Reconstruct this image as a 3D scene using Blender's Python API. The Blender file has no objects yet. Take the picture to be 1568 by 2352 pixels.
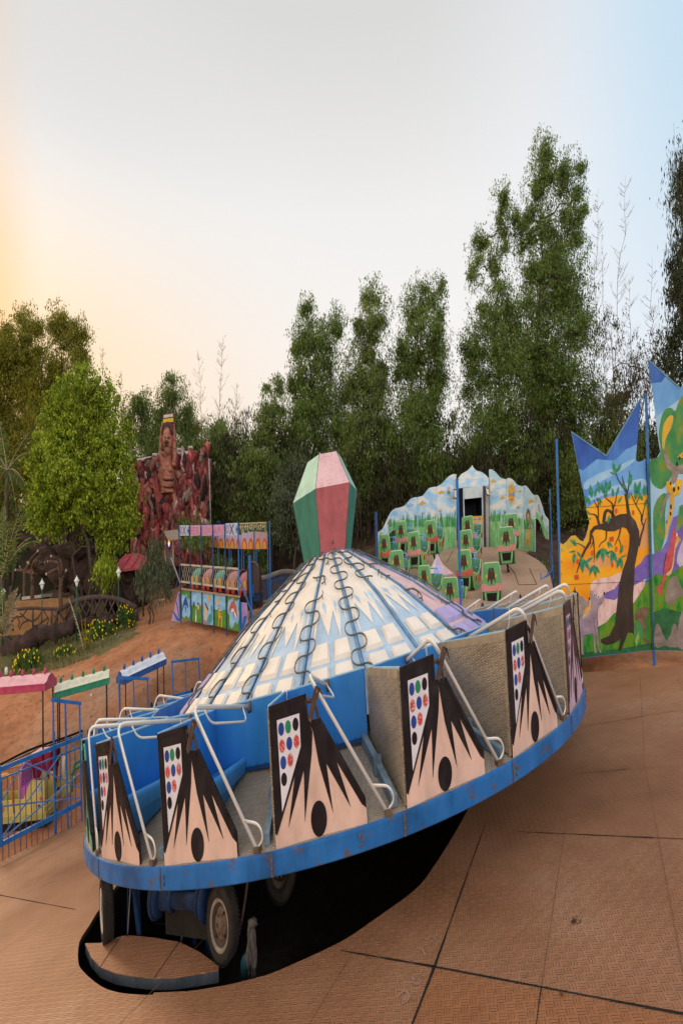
import bpy, math, random
import numpy as np
from mathutils import Vector, Matrix
from mathutils.geometry import tessellate_polygon

random.seed(7)
rng = np.random.default_rng(7)
sc = bpy.context.scene
COL = sc.collection

# ------------------------------------------------------------------ camera
cam_d = bpy.data.cameras.new("camera")
cam = bpy.data.objects.new("camera", cam_d)
COL.objects.link(cam)
sc.camera = cam
cam_d.sensor_fit = 'HORIZONTAL'
cam_d.sensor_width = 36.0
cam_d.lens = 36.0 * 954.206 / 1568.0
cam_d.shift_x = -1.905 / 1568.0
cam_d.shift_y = 85.629 / 1568.0
cam_d.clip_start = 0.05
cam_d.clip_end = 3000.0
_t, _p = 0.022268, 0.022246
_r0, _u0, _f0 = Vector((1, 0, 0)), Vector((0, -math.sin(_t), math.cos(_t))), Vector((0, math.cos(_t), math.sin(_t)))
_r = math.cos(_p) * _r0 - math.sin(_p) * _u0
_u = math.sin(_p) * _r0 + math.cos(_p) * _u0
OFF = np.array([0.0, 0.0, 10.0])
cam.matrix_world = Matrix(((_r.x, _u.x, -_f0.x, OFF[0]), (_r.y, _u.y, -_f0.y, OFF[1]), (_r.z, _u.z, -_f0.z, OFF[2]), (0, 0, 0, 1)))

# ------------------------------------------------------------------ world, sun, exposure
EXPOSURE = 0.5
SUN_AZ, SUN_EL = math.radians(-48), math.radians(24)      # low sun at the left, behind the trees
world = bpy.data.worlds.new("World")
sc.world = world
world.use_nodes = True
nt = world.node_tree
nt.nodes.clear()
def _wn(t, **k):
    n = nt.nodes.new(t)
    for a, b in k.items():
        setattr(n, a, b)
    return n
def _wmath(op, a, b=None, clamp=False):
    n = _wn('ShaderNodeMath', operation=op, use_clamp=clamp)
    for i, v in enumerate((a, b)):
        if v is None: continue
        if isinstance(v, (int, float)): n.inputs[i].default_value = v
        else: nt.links.new(v, n.inputs[i])
    return n.outputs[0]
def _wmix(fac, a, b):
    n = _wn('ShaderNodeMix', data_type='RGBA')
    nt.links.new(fac, n.inputs[0])
    for s, v in ((n.inputs[6], a), (n.inputs[7], b)):
        if isinstance(v, tuple): s.default_value = (*v, 1)
        else: nt.links.new(v, s)
    return n.outputs[2]
_tc = _wn('ShaderNodeTexCoord')
_sep = _wn('ShaderNodeSeparateXYZ')
nt.links.new(_tc.outputs['Generated'], _sep.inputs[0])
X, Y, Z = _sep.outputs
def _range(v, a, b, lo=0.0, hi=1.0):
    n = _wn('ShaderNodeMapRange', interpolation_type='SMOOTHSTEP')
    nt.links.new(v, n.inputs[0])
    for i, q in enumerate((a, b, lo, hi)): n.inputs[i + 1].default_value = q
    return n.outputs[0]
_nz = _wn('ShaderNodeTexNoise'); _nz.inputs['Scale'].default_value = 1.3; _nz.inputs['Detail'].default_value = 3
nt.links.new(_tc.outputs['Generated'], _nz.inputs['Vector'])
R = _wmath('DIVIDE', X, _wmath('MAXIMUM', Y, 0.05))
FRONT = _range(Y, 0.0, 0.25)
_zr = _wn('ShaderNodeValToRGB')
nt.links.new(Z, _zr.inputs[0])
_e = _zr.color_ramp.elements
for _ in range(3): _e.new(0.5)
for _k, (_pp, _cc) in enumerate(((0.15, (0.99, 0.93, 0.88)), (0.46, (0.98, 0.945, 0.92)), (0.64, (0.91, 0.895, 0.88)), (0.80, (0.73, 0.725, 0.715)), (0.92, (0.68, 0.69, 0.70)))):
    _e[_k].position = _pp; _e[_k].color = (*_cc, 1)
col = _zr.outputs[0]
# paler top left
col = _wmix(_wmath('MULTIPLY', _range(R, -0.75, -0.12, 0.8, 0.0), _range(Z, 0.55, 0.75)), col, (0.755, 0.75, 0.745))
# cool blue to the right, deeper towards the top corner
col = _wmix(_wmath('MULTIPLY', FRONT, _range(R, 0.15, 0.80, 0.0, 0.6)), col, (0.83, 0.90, 1.0))
col = _wmix(_wmath('MULTIPLY', FRONT, _wmath('MULTIPLY', _range(R, 0.48, 0.90), _range(Z, 0.30, 0.75, 0.25, 0.85))), col, (0.55, 0.76, 0.92))
# orange evening glow round the low sun on the left
col = _wmix(_wmath('MULTIPLY', _range(R, -0.88, 0.18, 1.0, 0.0), _wmath('MULTIPLY', _range(Z, 0.02, 0.20, 0.7, 1.0), _range(Z, 0.36, 0.70, 1.0, 0.0))), col, (1.0, 0.72, 0.43))
col = _wmix(_wmath('MULTIPLY', FRONT, _wmath('MULTIPLY', _range(R, -0.86, -0.70, 0.85, 0.0), _range(Z, 0.36, 0.72, 1.0, 0.22))), col, (0.98, 0.55, 0.20))
# soft thin cloud
col = _wmix(_range(_nz.outputs['Fac'], 0.40, 0.75, 0.0, 0.10), col, (0.95, 0.93, 0.90))
# unseen sky behind and overhead boosted, added to light the ride and floor
boost = _wmath('ADD', 1.0, _wmath('ADD', _range(Y, -0.6, 0.25, 0.80, 0.0), _range(Z, 0.80, 0.97, 0.0, 0.6)))
_vm = _wn('ShaderNodeVectorMath', operation='SCALE')
nt.links.new(col, _vm.inputs[0]); nt.links.new(boost, _vm.inputs['Scale'])
_sky = _wn('ShaderNodeTexSky', sky_type='NISHITA')
_sky.sun_disc = False
_sky.sun_elevation = SUN_EL
_sky.sun_rotation = SUN_AZ
_sky.dust_density = 4.0
_va = _wn('ShaderNodeVectorMath', operation='SCALE'); _va.inputs['Scale'].default_value = 0.03
nt.links.new(_sky.outputs[0], _va.inputs[0])
_vs = _wn('ShaderNodeVectorMath', operation='SCALE'); _vs.inputs['Scale'].default_value = 9.6 / 2 ** EXPOSURE
nt.links.new(_vm.outputs[0], _vs.inputs[0])
_ad = _wn('ShaderNodeVectorMath', operation='ADD')
nt.links.new(_va.outputs[0], _ad.inputs[0]); nt.links.new(_vs.outputs[0], _ad.inputs[1])
_bg = _wn('ShaderNodeBackground'); _bg.inputs['Strength'].default_value = 0.1
nt.links.new(_ad.outputs[0], _bg.inputs[0])
_wo = _wn('ShaderNodeOutputWorld')
nt.links.new(_bg.outputs[0], _wo.inputs[0])

sun_d = bpy.data.lights.new("sun", 'SUN')
sun = bpy.data.objects.new("sun", sun_d)
COL.objects.link(sun)
sun_d.energy = 1.4
sun_d.angle = math.radians(14)
sun_d.color = (1.0, 0.72, 0.45)
_sd = Vector((math.sin(SUN_AZ) * math.cos(SUN_EL), math.cos(SUN_AZ) * math.cos(SUN_EL), math.sin(SUN_EL)))
sun.rotation_euler = _sd.to_track_quat('Z', 'Y').to_euler()
sun.location = (-40, 30, 60)

sc.view_settings.view_transform = 'Standard'
sc.view_settings.look = 'None'
sc.view_settings.gamma = 1.0
sc.view_settings.exposure = EXPOSURE
sc.view_settings.use_curve_mapping = False
sc.render.engine = 'CYCLES'
sc.cycles.use_denoising = True
sc.cycles.max_bounces = 5
sc.cycles.diffuse_bounces = 3
sc.cycles.transparent_max_bounces = 4
sc.cycles.caustics_reflective = False
sc.cycles.caustics_refractive = False

# ------------------------------------------------------------------ place geometry
# the site is steep: every upright is drawn out and the ground climbs to the right
W3 = np.array([[0.998009, 0, 0], [0, 1, 0], [0.090097, 0, 2.243257]])
def wv(p):
    return np.asarray(p, float) @ W3.T + OFF
FX, SX, TH, PH = 950.4, 2.25, 0.05, 0.05
def ray(px, py):
    x = (px - 784) / FX; z = -(py - 1176) / (SX * FX)
    cr, sr = math.cos(PH), math.sin(PH)
    x, z = cr * x + sr * z, -sr * x + cr * z
    c, s = math.cos(TH), math.sin(TH)
    return np.array([x, c - s * z, s + c * z])
def at(px, py, depth):
    r = ray(px, py)
    return r * (depth / r[1])
def proj(P):
    c, s = math.cos(TH), math.sin(TH)
    d = c * P[1] + s * P[2]; x = P[0] / d; z = (-s * P[1] + c * P[2]) / d
    cr, sr = math.cos(PH), math.sin(PH)
    x, z = cr * x - sr * z, sr * x + cr * z
    return 784 + FX * x, 1176 - SX * FX * z
class Plane:
    """upright plane through two ground points; turns outline points into places on it"""
    def __init__(s, a, b):
        s.a = np.array(a, float); u = np.array(b, float) - s.a; u[2] = 0
        s.u = u / np.linalg.norm(u); s.n = np.array([s.u[1], -s.u[0], 0.0])
        if s.n @ s.a > 0: s.n = -s.n                                   # n faces the viewer
    def hit(s, px, py, off=0.0):
        r = ray(px, py); t = ((s.a + s.n * off) @ s.n) / (r @ s.n)
        return r * t
    def frame(s):
        def T(v):
            v = np.asarray(v, float)
            return s.a + np.outer(v[:, 0], s.u) + np.outer(v[:, 1], -s.n) + np.outer(v[:, 2], [0, 0, 1.0])
        return T
    def loc(s, px, py):
        q = s.hit(px, py) - s.a
        return np.array([q @ s.u, q[2]])

# ------------------------------------------------------------------ mesh builder
ORG = {}
def tag(o, label=None, cat=None, group=None, kind=None):
    if label: o['label'] = label
    if cat: o['category'] = cat
    if group: o['group'] = group
    if kind: o['kind'] = kind
    return o
def thing(name, label, cat, base, group=None):
    o = bpy.data.objects.new(name, None)
    o.empty_display_size = 0.2
    COL.objects.link(o)
    w = wv(base)
    o.location = w
    ORG[o.name] = w
    return tag(o, label, cat, group)

class MB:
    def __init__(s, T=None):
        s.v, s.f, s.mi, s.sm, s.uv, s.mats, s.n, s.T, s.has_uv = [], [], [], [], [], [], 0, T, False
    def mid(s, m):
        if m not in s.mats: s.mats.append(m)
        return s.mats.index(m)
    def add(s, verts, faces, m, smooth=False, uv=None, T=None):
        v = np.asarray(verts, float).reshape(-1, 3)
        T = T or s.T
        if T is not None: v = T(v)
        k = s.mid(m)
        s.v.append(v)
        s.uv.append(np.zeros((len(v), 2)) if uv is None else np.asarray(uv, float))
        if uv is not None: s.has_uv = True
        for f in faces:
            s.f.append([i + s.n for i in f]); s.mi.append(k); s.sm.append(smooth)
        s.n += len(v)
        return s
    def poly(s, pts, m, z=0.0, axes=(0, 2), T=None, uv=None):
        """flat polygon; pts 2d in the given axes, third axis = z"""
        pts = [tuple(p) for p in pts]
        third = ({0, 1, 2} - set(axes)).pop()
        v = np.zeros((len(pts), 3)); v[:, axes[0]] = [p[0] for p in pts]; v[:, axes[1]] = [p[1] for p in pts]; v[:, third] = z
        tris = tessellate_polygon([[Vector((p[0], p[1], 0)) for p in pts]])
        return s.add(v, [list(t) for t in tris], m, T=T, uv=uv)
    def prism(s, pts, m, y0, y1, axes=(0, 2), T=None, m_side=None, uvs=False):
        pts = [tuple(p) for p in pts]
        third = ({0, 1, 2} - set(axes)).pop(); n = len(pts)
        v = np.zeros((2 * n, 3))
        for k, y in enumerate((y0, y1)):
            v[k * n:(k + 1) * n, axes[0]] = [p[0] for p in pts]; v[k * n:(k + 1) * n, axes[1]] = [p[1] for p in pts]; v[k * n:(k + 1) * n, third] = y
        tris = [list(t) for t in tessellate_polygon([[Vector((p[0], p[1], 0)) for p in pts]])]
        uv = np.array(pts + pts) if uvs else None
        s.add(v, tris + [[i + n for i in t[::-1]] for t in tris], m, T=T, uv=uv)
        s.add(v, [[i, (i + 1) % n, (i + 1) % n + n, i + n] for i in range(n)], m_side or m, T=T, uv=uv)
        return s
    def box(s, a, b, m, T=None, uvs=None):
        a, b = np.minimum(a, b), np.maximum(a, b)
        v = [(x, y, z) for x in (a[0], b[0]) for y in (a[1], b[1]) for z in (a[2], b[2])]
        return s.add(v, [(0, 1, 3, 2), (4, 6, 7, 5), (0, 4, 5, 1), (2, 3, 7, 6), (0, 2, 6, 4), (1, 5, 7, 3)], m, T=T)
    def tube(s, path, r, m, n=8, T=None, closed=False, cap=True, flat=None):
        P = np.asarray(path, float)
        if T is None: T = s.T
        if T is not None: P = T(P)
        k = len(P)
        rr = np.broadcast_to(np.asarray(r, float), (k,)) if np.ndim(r) else np.full(k, float(r))
        tan = np.zeros_like(P)
        tan[1:-1] = P[2:] - P[:-2]; tan[0] = P[1] - P[0]; tan[-1] = P[-1] - P[-2]
        if closed: tan[0] = tan[-1] = P[1] - P[-2]
        tan /= (np.linalg.norm(tan, axis=1, keepdims=True) + 1e-12)
        ref = np.array([0, 0, 1.0]) if abs(tan[0][2]) < 0.9 else np.array([1.0, 0, 0])
        nrm = np.cross(tan[0], ref); nrm /= np.linalg.norm(nrm)
        V = []
        ang = np.linspace(0, 2 * math.pi, n, endpoint=False) + math.pi / n
        for i in range(k):
            nrm = nrm - tan[i] * (nrm @ tan[i]); nrm /= (np.linalg.norm(nrm) + 1e-12)
            b = np.cross(tan[i], nrm)
            V.append(P[i] + rr[i] * (np.outer(np.cos(ang), nrm) + np.outer(np.sin(ang), b)))
        V = np.concatenate(V)
        F = [[i * n + j, i * n + (j + 1) % n, (i + 1) * n + (j + 1) % n, (i + 1) * n + j] for i in range(k - 1) for j in range(n)]
        if cap and not closed: F += [list(range(n))[::-1], [(k - 1) * n + j for j in range(n)]]
        old = s.T; s.T = None
        s.add(V, F, m, smooth=n > 4)
        s.T = old
        return s
    def lathe(s, prof, m, n=24, T=None, a0=0.0, a1=2 * math.pi, smooth=True, uvs=False):
        """prof: (r, z) list, about local z"""
        full = abs(a1 - a0 - 2 * math.pi) < 1e-6
        ks = n if full else n + 1
        ang = a0 + (a1 - a0) * np.arange(ks) / n
        V = []; UV = []
        for r, z in prof:
            V.append(np.stack([r * np.cos(ang), r * np.sin(ang), np.full(ks, z)], 1))
            UV.append(np.stack([r * np.cos(ang), r * np.sin(ang)], 1))
        F = []
        for i in range(len(prof) - 1):
            for j in range(n):
                j2 = (j + 1) % ks
                F.append([i * ks + j, i * ks + j2, (i + 1) * ks + j2, (i + 1) * ks + j])
        return s.add(np.concatenate(V), F, m, smooth=smooth, T=T, uv=np.concatenate(UV) if uvs else None)
    def blob(s, c, r, m, nu=10, nv=7, T=None, wob=0.0, seed=0):
        rg = np.random.default_rng(seed)
        V = []
        for i in range(nv + 1):
            th = math.pi * i / nv
            for j in range(nu):
                ph = 2 * math.pi * j / nu
                k = 1 + wob * rg.uniform(-1, 1)
                V.append((c[0] + k * r[0] * math.sin(th) * math.cos(ph), c[1] + k * r[1] * math.sin(th) * math.sin(ph), c[2] + k * r[2] * math.cos(th)))
        F = [[i * nu + j, (i + 1) * nu + j, (i + 1) * nu + (j + 1) % nu, i * nu + (j + 1) % nu] for i in range(nv) for j in range(nu)]
        return s.add(V, F, m, smooth=True, T=T)
    def emit(s, name, parent=None, base=None, label=None, cat=None, group=None, kind=None):
        v = np.concatenate(s.v) if s.v else np.zeros((0, 3))
        V = wv(v)
        if parent is not None:
            org = ORG[parent.name]
        elif base is not None:
            org = wv(base)
        else:
            org = np.array([(V[:, 0].min() + V[:, 0].max()) / 2, (V[:, 1].min() + V[:, 1].max()) / 2, V[:, 2].min()])
        me = bpy.data.meshes.new(name)
        fl = np.array([len(f) for f in s.f], dtype=np.int32)
        li = np.fromiter((i for f in s.f for i in f), dtype=np.int32)
        me.vertices.add(len(V)); me.vertices.foreach_set('co', (V - org).astype(np.float32).ravel())
        me.loops.add(len(li)); me.loops.foreach_set('vertex_index', li)
        me.polygons.add(len(fl)); me.polygons.foreach_set('loop_start', np.concatenate([[0], np.cumsum(fl)[:-1]]).astype(np.int32))
        for m in s.mats: me.materials.append(m)
        me.polygons.foreach_set('material_index', np.array(s.mi, dtype=np.int32))
        me.polygons.foreach_set('use_smooth', np.array(s.sm, dtype=bool))
        if s.has_uv:
            uvl = me.uv_layers.new(name='uv')
            U = np.concatenate(s.uv)[li]
            uvl.data.foreach_set('uv', U.astype(np.float32).ravel())
        me.update(calc_edges=True); me.validate()
        o = bpy.data.objects.new(name, me)
        COL.objects.link(o)
        ORG[o.name] = org
        if parent is not None: o.parent = parent
        else: o.location = org
        return tag(o, label, cat, group, kind)

def rounded(path, rad, n=5):
    P = [np.asarray(p, float) for p in path]; out = [P[0]]
    for i in range(1, len(P) - 1):
        a, b, c = P[i - 1], P[i], P[i + 1]
        r1 = min(rad, np.linalg.norm(a - b) * .49); r2 = min(rad, np.linalg.norm(c - b) * .49)
        p = b + (a - b) / np.linalg.norm(a - b) * r1; q = b + (c - b) / np.linalg.norm(c - b) * r2
        for t in np.linspace(0, 1, n): out.append((1 - t) ** 2 * p + 2 * t * (1 - t) * b + t * t * q)
    out.append(P[-1])
    return out
def ellipse(cx, cy, rx, ry, n=24, rot=0.0):
    return [(cx + rx * math.cos(t) * math.cos(rot) - ry * math.sin(t) * math.sin(rot), cy + rx * math.cos(t) * math.sin(rot) + ry * math.sin(t) * math.cos(rot)) for t in np.linspace(0, 2 * math.pi, n, endpoint=False)]
def smooth_closed(pts, n=4):
    """Catmull-Rom through a closed outline"""
    P = np.array(pts, float); k = len(P); out = []
    for i in range(k):
        a, b, c, d = P[i - 1], P[i], P[(i + 1) % k], P[(i + 2) % k]
        for t in np.arange(n) / n:
            out.append(tuple(0.5 * ((2 * b) + (c - a) * t + (2 * a - 5 * b + 4 * c - d) * t * t + (3 * b - a - 3 * c + d) * t ** 3)))
    return out
def smooth_open(pts, n=4):
    P = np.array(pts, float); k = len(P); out = []
    for i in range(k - 1):
        a, b, c, d = P[max(i - 1, 0)], P[i], P[i + 1], P[min(i + 2, k - 1)]
        for t in np.arange(n) / n:
            out.append(tuple(0.5 * ((2 * b) + (c - a) * t + (2 * a - 5 * b + 4 * c - d) * t * t + (3 * b - a - 3 * c + d) * t ** 3)))
    out.append(tuple(P[-1]))
    return out
def stroke(pts, widths):
    """outline of a tapering brush stroke"""
    P = np.array(pts, float); w = np.interp(np.linspace(0, 1, len(P)), np.linspace(0, 1, len(widths)), widths)
    t = np.gradient(P, axis=0); t /= np.linalg.norm(t, axis=1, keepdims=True) + 1e-9
    nn = np.stack([-t[:, 1], t[:, 0]], 1)
    L = P + nn * w[:, None] / 2; Rr = P - nn * w[:, None] / 2
    return [tuple(p) for p in L] + [tuple(p) for p in Rr[::-1]]
def text_mesh(body, size=1.0):
    cu = bpy.data.curves.new('lettering', 'FONT'); cu.body = body; cu.size = size; cu.resolution_u = 3
    o = bpy.data.objects.new('lettering', cu); COL.objects.link(o)
    dg = bpy.context.evaluated_depsgraph_get()
    me = bpy.data.meshes.new_from_object(o.evaluated_get(dg))
    v = np.array([tuple(p.co) for p in me.vertices]) if len(me.vertices) else np.zeros((0, 3))
    f = [list(p.vertices) for p in me.polygons]
    bpy.data.objects.remove(o); bpy.data.curves.remove(cu); bpy.data.meshes.remove(me)
    return v, f

# ------------------------------------------------------------------ materials
MATS = {}
def _nodes(name):
    m = bpy.data.materials.new(name); m.use_nodes = True
    nt = m.node_tree; b = nt.nodes['Principled BSDF']
    return m, nt, b
def _noise(nt, scale, detail=4, rough=.6, coord='Object', stretch=None):
    tc = nt.nodes.new('ShaderNodeTexCoord'); n = nt.nodes.new('ShaderNodeTexNoise')
    n.inputs['Scale'].default_value = scale; n.inputs['Detail'].default_value = detail; n.inputs['Roughness'].default_value = rough
    src = tc.outputs[coord]
    if stretch:
        mp = nt.nodes.new('ShaderNodeMapping'); mp.inputs['Scale'].default_value = stretch
        nt.links.new(src, mp.inputs['Vector']); src = mp.outputs[0]
    nt.links.new(src, n.inputs['Vector'])
    return n.outputs['Fac']
def _ramp(nt, fac, stops):
    r = nt.nodes.new('ShaderNodeValToRGB'); e = r.color_ramp.elements
    while len(e) < len(stops): e.new(0.5)
    for i, (p, c) in enumerate(stops):
        e[i].position = p; e[i].color = (*c, 1) if len(c) == 3 else c
    nt.links.new(fac, r.inputs[0])
    return r.outputs[0]
def _mixc(nt, fac, a, b, blend='MIX'):
    n = nt.nodes.new('ShaderNodeMix'); n.data_type = 'RGBA'; n.blend_type = blend
    for s, v in ((n.inputs[0], fac), (n.inputs[6], a), (n.inputs[7], b)):
        if isinstance(v, (int, float)): s.default_value = v
        elif isinstance(v, tuple): s.default_value = (*v, 1)
        else: nt.links.new(v, s)
    return n.outputs[2]
def _math(nt, op, a, b=None, c=None):
    n = nt.nodes.new('ShaderNodeMath'); n.operation = op
    for i, v in enumerate((a, b, c)):
        if v is None: continue
        if isinstance(v, (int, float)): n.inputs[i].default_value = v
        else: nt.links.new(v, n.inputs[i])
    return n.outputs[0]
def _bump(nt, b, h, strength, dist=.02):
    n = nt.nodes.new('ShaderNodeBump'); n.inputs['Strength'].default_value = strength; n.inputs['Distance'].default_value = dist
    nt.links.new(h, n.inputs['Height']); nt.links.new(n.outputs[0], b.inputs['Normal'])
    return n
def _checker_height(nt, cell):
    """raised tread bars in alternating directions, from the sheet's own metre coordinates"""
    tc = nt.nodes.new('ShaderNodeTexCoord'); mp = nt.nodes.new('ShaderNodeMapping')
    mp.inputs['Rotation'].default_value = (0, 0, math.radians(45 - 31.5)); mp.inputs['Scale'].default_value = (1 / cell, 1 / cell, 1)
    nt.links.new(tc.outputs['UV'], mp.inputs['Vector'])
    sp = nt.nodes.new('ShaderNodeSeparateXYZ'); nt.links.new(mp.outputs[0], sp.inputs[0])
    x, y = sp.outputs[0], sp.outputs[1]
    par = _math(nt, 'MODULO', _math(nt, 'ADD', _math(nt, 'ADD', _math(nt, 'FLOOR', x), _math(nt, 'FLOOR', y)), 1000), 2)
    fx, fy = _math(nt, 'FRACT', x), _math(nt, 'FRACT', y)
    def lerp(a, b, t): return _math(nt, 'ADD', _math(nt, 'MULTIPLY', a, _math(nt, 'SUBTRACT', 1.0, t)), _math(nt, 'MULTIPLY', b, t))
    u, v = lerp(fx, fy, par), lerp(fy, fx, par)
    bars = _math(nt, 'SINE', _math(nt, 'MULTIPLY', u, 2 * math.pi * 3))
    edge = _math(nt, 'SUBTRACT', 0.40, _math(nt, 'ABSOLUTE', _math(nt, 'SUBTRACT', v, 0.5)))
    edge2 = _math(nt, 'SUBTRACT', 0.48, _math(nt, 'ABSOLUTE', _math(nt, 'SUBTRACT', u, 0.5)))
    m = _math(nt, 'MULTIPLY', _math(nt, 'MINIMUM', _math(nt, 'MAXIMUM', _math(nt, 'MULTIPLY', edge, 12), 0), 1), _math(nt, 'MINIMUM', _math(nt, 'MAXIMUM', _math(nt, 'MULTIPLY', edge2, 12), 0), 1))
    return _math(nt, 'MULTIPLY', _math(nt, 'MAXIMUM', bars, 0.0), m)
def paint(name, col, rough=.5, wear=0.0, wear_col=(.10, .05, .03), var=.18, scale=3.0, metal=0.0, bump=.08, wscale=9.0, spec=.35, streak=True, rvar=1.0):
    """old paint: blotchy tone, streaks of grime, chips showing what is underneath"""
    if name in MATS: return MATS[name]
    m, nt, b = _nodes(name)
    dark = tuple(c * (1 - var * 1.6) for c in col); light = tuple(min(1, c * (1 + var) + .01) for c in col)
    c = _ramp(nt, _noise(nt, scale, 6, .65, stretch=(1, 1, .35) if streak else None), [(.30, dark), (.5, col), (.72, light)])
    if wear > 0:
        w = _ramp(nt, _noise(nt, wscale, 8, .72), [(.735 - wear * .36, (0, 0, 0)), (.775 - wear * .34, (1, 1, 1))])
        c = _mixc(nt, w, c, wear_col)
    nt.links.new(c, b.inputs['Base Color'])
    b.inputs['Metallic'].default_value = metal
    b.inputs['Specular IOR Level'].default_value = spec
    r = _ramp(nt, _noise(nt, scale * 3, 4), [(.3, (max(rough - .12 * rvar, .05),) * 3), (.7, (min(rough + .15 * rvar, 1),) * 3)])
    nt.links.new(r, b.inputs['Roughness'])
    if bump: _bump(nt, b, _noise(nt, 25, 4), bump, .01)
    MATS[name] = m
    return m
def multi(name, stops, scale=4.0, rough=.6, detail=5, stretch=None, bump=0.0, bscale=20, spec=.3):
    if name in MATS: return MATS[name]
    m, nt, b = _nodes(name)
    c = _ramp(nt, _noise(nt, scale, detail, .62, stretch=stretch), stops)
    nt.links.new(c, b.inputs['Base Color']); b.inputs['Roughness'].default_value = rough
    b.inputs['Specular IOR Level'].default_value = spec
    if bump: _bump(nt, b, _noise(nt, bscale, 6), bump, .05)
    MATS[name] = m
    return m
def checker(name, stops, cell=.085, rough=.6, metal=0.0, strength=.6, scale=1.2, fine=9.0):
    if name in MATS: return MATS[name]
    m, nt, b = _nodes(name)
    c = _ramp(nt, _noise(nt, scale, 7, .6), stops)
    c = _mixc(nt, _ramp(nt, _noise(nt, fine, 6, .7), [(.45, (0, 0, 0)), (.80, (.45, .45, .45))]), c, stops[0][1])
    c = _mixc(nt, _ramp(nt, _noise(nt, scale * 2.7, 9, .75), [(.60, (0, 0, 0)), (.70, (.55, .55, .55))]), c, tuple(q * .5 for q in stops[0][1]))
    h = _checker_height(nt, cell)
    # bar tops mixed lighter, the gaps between them darker
    c = _mixc(nt, _math(nt, 'MULTIPLY', h, .45), c, tuple(min(1, q * 1.25 + .03) for q in stops[-1][1]))
    c = _mixc(nt, _math(nt, 'MULTIPLY', _math(nt, 'SUBTRACT', 1.0, h), .16), c, tuple(q * .45 for q in stops[0][1]))
    nt.links.new(c, b.inputs['Base Color'])
    b.inputs['Metallic'].default_value = metal; b.inputs['Roughness'].default_value = rough
    b.inputs['Specular IOR Level'].default_value = .5
    _bump(nt, b, h, strength, .03)
    MATS[name] = m
    return m
def leafmat(name, cols, trans=.25, clump=.5):
    if name in MATS: return MATS[name]
    m, nt, b = _nodes(name)
    g = nt.nodes.new('ShaderNodeNewGeometry')
    n = _noise(nt, clump, 3)
    f = _math(nt, 'ADD', _math(nt, 'MULTIPLY', g.outputs['Random Per Island'], .55), _math(nt, 'MULTIPLY', n, .55))
    k = len(cols)
    c = _ramp(nt, f, [(.15 + .7 * i / (k - 1), q) for i, q in enumerate(cols)])
    nt.links.new(c, b.inputs['Base Color']); b.inputs['Roughness'].default_value = .55
    b.inputs['Specular IOR Level'].default_value = .25
    tr = nt.nodes.new('ShaderNodeBsdfTranslucent'); nt.links.new(c, tr.inputs[0])
    mx = nt.nodes.new('ShaderNodeMixShader'); mx.inputs[0].default_value = trans
    nt.links.new(b.outputs[0], mx.inputs[1]); nt.links.new(tr.outputs[0], mx.inputs[2])
    nt.links.new(mx.outputs[0], nt.nodes['Material Output'].inputs[0])
    MATS[name] = m
    return m
def glow(name, col, strength):
    if name in MATS: return MATS[name]
    m, nt, b = _nodes(name)
    b.inputs['Emission Color'].default_value = (*col, 1); b.inputs['Emission Strength'].default_value = strength
    b.inputs['Base Color'].default_value = (*col, 1)
    MATS[name] = m
    return m

BLUE = paint('blue_paint', (.022, .150, .47), .42, .10, (.16, .08, .05), .20, 2.2)
BLUE_LT = paint('bright_blue_paint', (.030, .215, .62), .38, .22, (.20, .22, .24), .14, 1.6, wscale=14)
BLUE_RIM = paint('rim_blue_paint', (.014, .135, .42), .42, .42, (.13, .075, .05), .30, 1.6, wscale=4.5)
BLUE_DK = paint('dark_blue_paint', (.016, .065, .19), .5, .2, (.09, .05, .03), .25, 3)
PINK = paint('faded_pink_paint', (.67, .475, .41), .5, .34, (.58, .49, .38), .15, 2.6, wscale=5)
BLACKP = paint('black_paint', (.016, .013, .016), .5, .12, (.07, .04, .035), .3, 5, spec=.18)
WHITEP = paint('off_white_paint', (.66, .65, .74), .5, .02, (.3, .3, .3), .08, 4)
REDDOT = paint('red_dot_paint', (.56, .045, .05), .45, .55, (.62, .50, .50), .2, 8, wscale=30)
BLUEDOT = paint('blue_dot_paint', (.018, .055, .30), .45, .02, (.3, .3, .3), .15, 8)
GREENDOT = paint('green_dot_paint', (.015, .24, .11), .45, .02, (.3, .3, .3), .15, 8)
CHROME = paint('worn_chrome_tube', (.70, .70, .69), .34, .06, (.30, .24, .19), .05, 3, metal=.25, bump=0, spec=.5, wscale=7, rvar=.1)
ALU = checker('tread_aluminium', [(.28, (.20, .165, .13)), (.55, (.33, .275, .215)), (.8, (.42, .36, .28))], .10, .5, .25, .5, 1.6)
ALU_WALL = checker('tread_aluminium_wall', [(.25, (.20, .16, .12)), (.5, (.34, .285, .215)), (.8, (.46, .40, .31))], .062, .48, .25, .5, 2.2, 12)
CREAM = paint('cream_paint', (.74, .675, .605), .55, .26, (.42, .36, .29), .07, 3, wscale=16)
SKYB = paint('light_blue_paint', (.38, .51, .66), .55, .24, (.55, .52, .48), .12, 3, wscale=14)
PALEPK = paint('pale_pink_paint', (.63, .43, .45), .55, .04, (.5, .4, .4), .1, 3)
LILAC = paint('lilac_paint', (.42, .36, .64), .55, .04, (.5, .4, .4), .12, 3)
RUBBER = paint('black_rubber', (.022, .019, .017), .8, .08, (.16, .14, .12), .3, 8, wscale=22)
RUST = paint('rusty_steel', (.13, .085, .06), .75, .3, (.24, .13, .07), .35, 7)
HUBW = paint('grey_wheel_hub', (.24, .205, .17), .55, .35, (.15, .08, .045), .25, 10)
BROWNM = paint('brown_steel', (.075, .045, .038), .55, .15, (.15, .1, .07), .25, 9)
STEEL = paint('grey_steel', (.34, .34, .35), .45, .1, (.2, .14, .1), .15, 6, metal=.3)
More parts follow.
